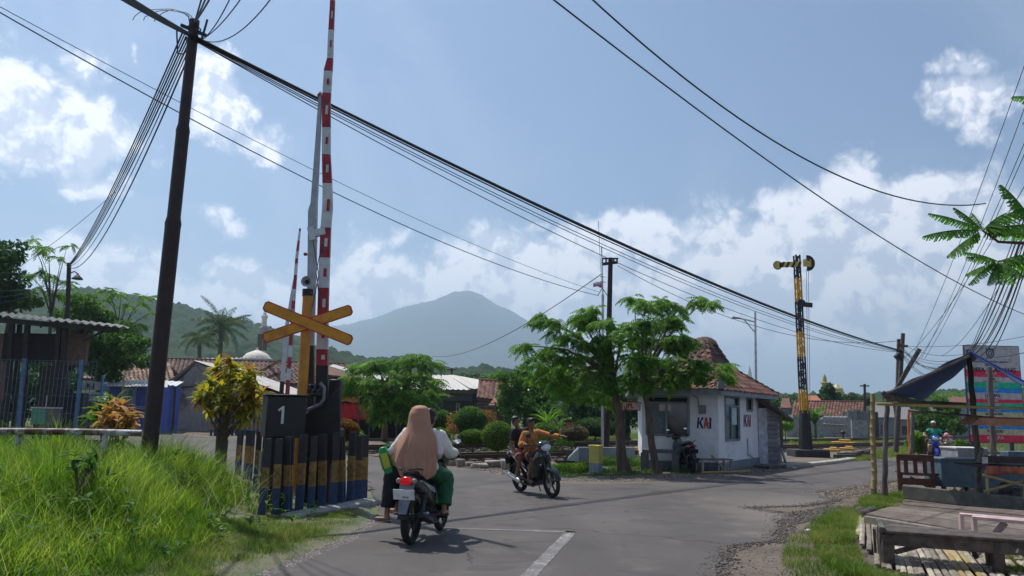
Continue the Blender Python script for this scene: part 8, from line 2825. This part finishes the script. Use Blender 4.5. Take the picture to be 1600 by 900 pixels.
def mirrorpose(hip=(-.12, 0, .86), lean=.16, hb=(.31, .31, 1.05), s=1.0, knee=(.22, .17, .74), ank=(.10, .20, .36), head_h=.66):
    h = Vector(hip)
    J = {'hip': h, 'chest': h + Vector((lean * .7, 0, .33 * s)), 'neck': h + Vector((lean, 0, .50 * s)), 'head': h + Vector((lean * 1.15, 0, head_h * s))}
    for sd, k in ((1, 'L'), (-1, 'R')):
        J['sh' + k] = h + Vector((lean * .95, sd * .185 * s, .44 * s))
        J['ha' + k] = Vector((hb[0] - .09, sd * hb[1], hb[2] + .02)); J['hd' + k] = Vector((.9, -sd * .1, -.15))
        m_ = (J['sh' + k] + J['ha' + k]) / 2
        J['el' + k] = m_ + Vector((-.04, sd * .085 * s, -.10 * s))
        J['kn' + k] = Vector((knee[0], sd * knee[1], knee[2])); J['an' + k] = Vector((ank[0], sd * ank[1], ank[2]))
    return J


# ---- 1. motorcycle with the hijab passenger
random.seed(101)
M_bkgrey = mat('plastic_charcoal', (.035, .036, .04), .28, coat=.4)
M_bkblack = mat('paint_gloss_black', (.014, .015, .018), .14, coat=.8)
M_sticker = mat('sticker_grey', (.35, .36, .38), .3)
r0 = G(641, 851); r1 = G(687, 829)
hd1 = math.atan2(r1.y - r0.y, r1.x - r0.x)
c1_ = r0 + Vector((cos(hd1), sin(hd1), 0)) * .62
mc1 = motorcycle('dark motorcycle seen from behind carrying the woman in the salmon hijab', c1_, hd1, M_bkgrey, M_sticker, M_blackplastic, plate=('L 2890 RB', '09-24'), tail_on=True)
T1 = Matrix.Translation((c1_.x, c1_.y, .004)) @ Matrix.Rotation(hd1, 4, 'Z')
JD = mirrorpose(hip=(-.08, .03, .88), lean=.14, s=.96, head_h=.68)
for k, sd in (('L', 1), ('R', -1)): JD['el' + k].y -= sd * .055; JD['sh' + k].y -= sd * .02
d1, H1, Rz1 = rider('man driving in cream shirt and green trousers, mostly hidden by the salmon hijab', T1, JD, .96)
shirt(d1, JD, mat('shirt_cream', (.66, .66, .62), .8, var=.05), .96, 1.0, long=.05, extra=.03)
trousers(d1, JD, mat('sarong_green', (.010, .10, .04), .75), .96, .95, .05)
hairdo(d1, H1, Rz1, .96)
for k in 'LR':
    mb = MB(); a = Vector(JD['an' + k]); mb.loft([ellring(a.x - .06 + x, a.z - .092, w, .012, 12) for x, w in ((0, .02), (.03, .04), (.14, .048), (.2, .04), (.23, .015))]); mb.v = [v + Vector((0, a.y, 0)) for v in mb.v]
    mb.build('sandal', M_rubber, d1, world=False)
JP = mirrorpose(hip=(-.47, 0, .93), lean=.04, s=.94, knee=(-.10, .25, .80), ank=(-.22, .30, .45), head_h=.68)
JP['haL'] = Vector((-.30, .38, 1.06)); JP['hdL'] = Vector((.5, .3, -.2)); JP['elL'] = Vector((-.50, .34, 1.10))
JP['haR'] = Vector((-.16, -.17, 1.05)); JP['hdR'] = Vector((.8, .3, 0)); JP['elR'] = Vector((-.42, -.27, 1.13))
JP['knL'] = Vector((-.47, .33, .84)); JP['anL'] = Vector((-.50, .37, .33)); JP['ftL'] = (.25, .9, 0)
JP['knR'] = Vector((-.26, .32, .84)); JP['anR'] = Vector((-.25, .33, .40)); JP['ftR'] = (.5, .8, 0)
p1, H2, Rz2 = rider('woman passenger in a long salmon brown hijab holding a green and yellow bag', T1, JP, .94, skin=M_skin)
shirt(p1, JP, mat('blouse_white', (.62, .60, .60), .8, var=.05), .94, 1.0)
trousers(p1, JP, mat('trousers_black', (.016, .016, .022), .85), .94, .92, .035)
for k in 'LR':
    a = Vector(JP['an' + k]); dv = Vector(JP.get('ft' + k, (1, 0, 0))).normalized(); dv.z = 0
    sdv = Vector((-dv.y, dv.x, 0))
    mb = MB(); mb.loft([[a + dv * (x - .06) + sdv * (w * cos(t)) + Vector((0, 0, -.096 + .012 * sin(t))) for t in [2 * pi * i / 10 for i in range(10)]] for x, w in ((0, .018), (.03, .038), (.13, .045), (.2, .04), (.235, .014))])
    mb.build('sandal', mat('sandal_brown', (.09, .05, .04), .7), p1, world=False)
# hijab: a draped sheet with folds
M_hijab = mat('hijab_salmon', (.44, .235, .155), .8, var=.06, bump=.1, bscale=90)
hc_ = Vector(JP['head']); hipP = Vector(JP['hip'])
# levels: z relative, centre x, half depth, half width left (+y), half width right
LV = [(1.755, -.43, .015, .012, .012), (1.748, -.435, .07, .06, .06), (1.72, -.44, .115, .105, .10), (1.65, -.445, .135, .135, .125), (1.58, -.445, .138, .148, .135), (1.52, -.45, .138, .155, .15), (1.46, -.455, .145, .17, .175),
      (1.40, -.46, .155, .20, .215), (1.34, -.465, .17, .235, .245), (1.26, -.475, .185, .275, .265), (1.18, -.485, .19, .32, .27), (1.10, -.49, .19, .35, .25), (1.02, -.495, .195, .355, .25), (.96, -.50, .20, .30, .245), (.90, -.505, .205, .24, .24), (.86, -.51, .20, .21, .22)]
top = hc_.z + .125
zshift = top - 1.755
lv = [(a[0] + zshift * max(0, (a[0] - .86) / .895), *a[1:]) for a in LV]
NT_, NZ = 110, 64
zs = np.array([a[0] for a in lv])[::-1]
def lvi(z, k): return float(np.interp(z, zs, np.array([a[k] for a in lv])[::-1]))
V, F = [], []
for i in range(NZ + 1):
    z0 = zs[-1] + (zs[0] - zs[-1]) * (i / NZ) ** 1.0
    if i < 6: z0 = zs[-1] - (zs[-1] - lv[2][0]) * (i / 6) ** 2
    else: z0 = lv[2][0] + (zs[0] - lv[2][0]) * (i - 6) / (NZ - 6)
    cx_, dp, wl, wr2 = (lvi(z0, k) for k in (1, 2, 3, 4))
    low = max(0.0, min(1.0, (1.45 + zshift - z0) / .5))
    for j in range(NT_):
        a = 2 * pi * j / NT_
        c, s_ = cos(a), sin(a)
        w_ = wl if s_ > 0 else wr2
        ph = a + .5 * (1.5 - z0) * (1 if s_ > 0 else -.6)
        fold = (.6 * sin(ph * 7 + 1.1 + .6 * sin(z0 * 6)) + .35 * sin(ph * 15 + 2 + z0 * 2) + .3 * sin(ph * 23 + z0 * 5))
        diag = .4 * sin(z0 * 16 + a * 4.0) * (1 - low * .5)
        r_ = 1 + (.17 * fold * low + .07 * diag)
        x = cx_ + dp * c * r_; y = w_ * s_ * r_ * .93
        if 1.5 + zshift < z0 < 1.71 + zshift and c > .62:      # opening round the face
            x = min(x, cx_ + .062)
        zz = z0 - .03 * low * (1 + sin(ph * 5)) * (1 if i == NZ else i / NZ) + (.02 * (s_) * low)
        V.append((x, y, zz))
for i in range(NZ):
    for j in range(NT_):
        F.append((i * NT_ + j, i * NT_ + (j + 1) % NT_, (i + 1) * NT_ + (j + 1) % NT_, (i + 1) * NT_ + j))
V = np.array(V)
hj = npmesh('hijab', V, np.array(F), M_hijab, None, True)
hj.parent = p1
so = hj.modifiers.new('t', 'SOLIDIFY'); so.thickness = .006
# bag
bg = thing('shopping_bag', 'green and yellow woven bag hanging at the left hand of the passenger', 'bag', (0, 0, 0))
bg.matrix_basis = T1
M_bagg = mat('bag_green', (.02, .30, .07), .45); M_bagy = mat('bag_yellow', (.62, .50, .03), .5, col2=(.25, .40, .05), scale=60)
Rb = Matrix.Rotation(RAD(-20), 3, 'X') @ Matrix.Rotation(RAD(15), 3, 'Z')
bcn = Vector((-.47, .415, .985))
mb = MB()
rg = []
for z, w, d in ((-.17, .02, .10), (-.165, .055, .115), (0, .06, .12), (.15, .05, .12), (.175, .03, .125)):
    rg.append([bcn + Rb @ Vector((x * d, y * w, z)) for x, y in ((-1, -1), (0, -1.15), (1, -1), (1, 1), (0, 1.15), (-1, 1))])
mb.loft(rg); mb.build('bag_body', M_bagg, bg, world=False, bevel=.01)
mb = MB()
for sx in (-1, 1): mb.box(bcn + Rb @ Vector((sx * .122, 0, 0)), (.004, .085, .19), Rb)
for sy in (-1, 1): mb.box(bcn + Rb @ Vector((0, sy * .069, 0)), (.16, .004, .2), Rb)
mb.build('woven_panel', M_bagy, bg, world=False, smooth=False)
mb = MB(); mb.tube([bcn + Rb @ Vector((-.06, 0, .17)), Vector((-.40, .40, 1.19)), bcn + Rb @ Vector((.07, 0, .17))], .008, 6); mb.build('bag_handle', M_bagg, bg, world=False)

# ---- 2. two boys
random.seed(102)
r0, r1 = G(813, 768), G(864, 778)
hd2 = math.atan2(r1.y - r0.y, r1.x - r0.x)
cc_ = (r0 + r1) / 2
hd2 = RAD(-61)
LE = RAD(7)
mc2 = motorcycle('glossy black motorcycle coming toward the camera with two boys', cc_, hd2, M_bkblack, mat('sticker_silver', (.5, .5, .52), .3), M_blackplastic, lean=LE, exhaustm=M_chrome)
mc2.rotation_mode = 'XYZ'
T2 = Matrix.Translation((cc_.x, cc_.y, .004)) @ Matrix.Rotation(hd2, 4, 'Z') @ Matrix.Rotation(LE, 4, 'X')
J = mirrorpose(hip=(-.10, 0, .84), lean=.12, s=.88, knee=(.22, .16, .74), ank=(.09, .19, .36), head_h=.66)
J['elL'] = Vector((.22, .36, 1.14)); J['haL'] = Vector((.42, .46, 1.13)); J['hdL'] = Vector((.85, .5, -.1)); J['curlL'] = .15
J['elR'] = Vector((.02, -.27, 1.02))
J2 = J
b1, H3, Rz3 = rider('boy driver in ochre patterned shirt stretching out his left arm', T2, J, .88, skin=M_skin2, head_dir=(1, .1, 0))
def _batik(t, bs, co):
    v = t.node('ShaderNodeTexVoronoi'); t.l.new(co, v.inputs['Vector']); v.inputs['Scale'].default_value = 22
    c = t.mix(t.step(v.outputs['Distance'], .30, .42), (.55, .24, .045), (.40, .15, .03)); t.put(bs.inputs['Base Color'], c); bs.inputs['Roughness'].default_value = .8
M_batik = gmat('batik_ochre', _batik)
shirt(b1, J, M_batik, .88, 1.0, extra=.018)
trousers(b1, J, mat('shorts_brown', (.09, .045, .03), .85), .88, .5, .02, 'shorts')
hairdo(b1, H3, Rz3, .88)
for k in 'LR':
    a = Vector(J['an' + k]); mb = MB(); mb.loft([ellring(a.x - .05 + x, a.z - .085, w, .012, 12) for x, w in ((0, .02), (.03, .036), (.13, .042), (.19, .036), (.21, .014))]); mb.v = [v + Vector((0, a.y, 0)) for v in mb.v]
    mb.build('sandal', MATS['sandal_brown'], b1, world=False)
J = mirrorpose(hip=(-.45, -.02, .88), lean=.06, s=.88, knee=(-.12, .24, .76), ank=(-.24, .26, .42), head_h=.66)
J['haL'] = Vector((-.14, .20, .84)); J['haR'] = Vector((-.16, -.24, .82)); J['elL'] = Vector((-.36, .28, .98)); J['elR'] = Vector((-.36, -.29, .98)); J['hdL'] = Vector((.8, -.2, -.5)); J['hdR'] = Vector((.8, .2, -.5)); J['head'] = Vector(J['head']) + Vector((0, -.10, 0)); J['neck'] = Vector(J['neck']) + Vector((0, -.05, 0))
b2, H4, Rz4 = rider('boy passenger in black shirt and orange black shorts sitting behind the driver', T2, J, .88, skin=M_skin2, head_dir=(1, -.15, 0))
shirt(b2, J, mat('shirt_black', (.016, .014, .018), .85), .88, .6)
trousers(b2, J, mat('shorts_orange', (.50, .11, .03), .8, col2=(.05, .06, .10), scale=9), .88, .5, .02, 'shorts')
hairdo(b2, H4, Rz4, .88)

# ---- 3. parked scooter
g = G(1082, 739)
hd3 = RAD(97)
cc_ = g + Vector((cos(hd3), sin(hd3), 0)) * .62
motorcycle('black scooter parked on the grass in front of the guard house', cc_, hd3, M_bkblack, M_bkgrey, M_blackplastic, lean=RAD(-6), scooter=True, name='motorcycle')

# ---- 4. trader with goods
random.seed(103)
r0, r1 = G(1474, 723), G(1449, 731)
hd4 = RAD(-113)
cc_ = G(1462, 724)
mc4 = motorcycle('blue fronted motorcycle loaded with baskets coming along the right hand road', cc_, hd4, mat('paint_blue', (.02, .05, .38), .25, coat=.5), mat('sticker_red', (.4, .03, .03), .4), M_blackplastic)
T4 = Matrix.Translation((cc_.x, cc_.y, .004)) @ Matrix.Rotation(hd4, 4, 'Z')
J = mirrorpose(hip=(-.10, 0, .86), lean=.10, s=.97, knee=(.24, .19, .74), head_h=.68)
m1, H5, Rz5 = rider('man in green shirt and white skullcap riding the loaded motorcycle', T4, J, .97, skin=M_skin2, voxel=.011)
shirt(m1, J, mat('shirt_teal', (.02, .36, .24), .8, var=.06), .97, .7)
trousers(m1, J, mat('trousers_khaki', (.20, .18, .13), .85), .97, .9, .03)
def capf(mb): mb.ell(H5(-.01, 0, .075), (.10, .088, .072), 16, 10, R=Rz5); mb.tube([H5(-.01, 0, .055), H5(-.01, 0, .10)], [.092, .09], 16)
cloth(m1, 'skullcap', M_white, [capf], .008, 2, .001)
hp = None
cg = thing('cargo_baskets', 'pink and pale bags of goods heaped in baskets behind the trader', 'cargo', (0, 0, 0))
cg.matrix_basis = T4
M_bask = mat('basket_weave', (.30, .22, .13), .8, bump=.6)
for s in (-1, 1):
    mb = MB(); mb.loft([[Vector((-.62 + x * .30 * k, s * (.42 + y * .2 * k), z)) for x, y in ((-1, -1), (1, -1), (1, 1), (-1, 1))] for z, k in ((.32, .8), (.55, .95), (.78, 1.0))]); mb.build('basket', M_bask, cg, world=False, smooth=False)
cols = [(.60, .30, .30), (.62, .50, .40), (.55, .10, .12), (.60, .58, .55), (.30, .10, .12)]
for k in range(22):
    mb = MB(); s = random.choice((-1, 1)); c = (-.62 + rnd(-.3, .3), s * rnd(.15, .62), rnd(.55, 1.05) if k > 6 else rnd(.9, 1.12))
    mb.ell(c, (rnd(.08, .15), rnd(.08, .14), rnd(.07, .12)), 9, 6, R=Euler((rnd(0, 3), rnd(0, 3), 0)).to_matrix()); mb.build('goods_bag', mat('goods%d' % (k % 5), cols[k % 5], .6), cg, world=False)
mb = MB(); mb.box((.42, .18, .62), (.2, .16, .3)); mb.box((.42, -.2, .60), (.2, .16, .3)); mb.build('front_bag', mat('bag_mixed', (.45, .38, .10), .6, col2=(.35, .08, .15), scale=12), cg, world=False, bevel=.03)
flush()

# ================================================================== air
mb = MB(); mb.box((0, 6600, 420), (13000, 13300, 850))
hz = mb.build('haze', mat('hz', (1, 1, 1)), smooth=False)
hm = bpy.data.materials.new('haze')
hm.use_nodes = True
hm.node_tree.nodes.clear()
ht = NT(hm.node_tree)
ho = ht.node('ShaderNodeOutputMaterial'); hv = ht.node('ShaderNodeVolumePrincipled')
hv.inputs['Color'].default_value = (.66, .82, 1.0, 1)
hv.inputs['Density'].default_value = 0.00028
hv.inputs['Anisotropy'].default_value = .5
ht.l.new(hv.outputs[0], ho.inputs['Volume'])
hz.data.materials.clear(); hz.data.materials.append(hm)
tag(hz, kind='stuff')
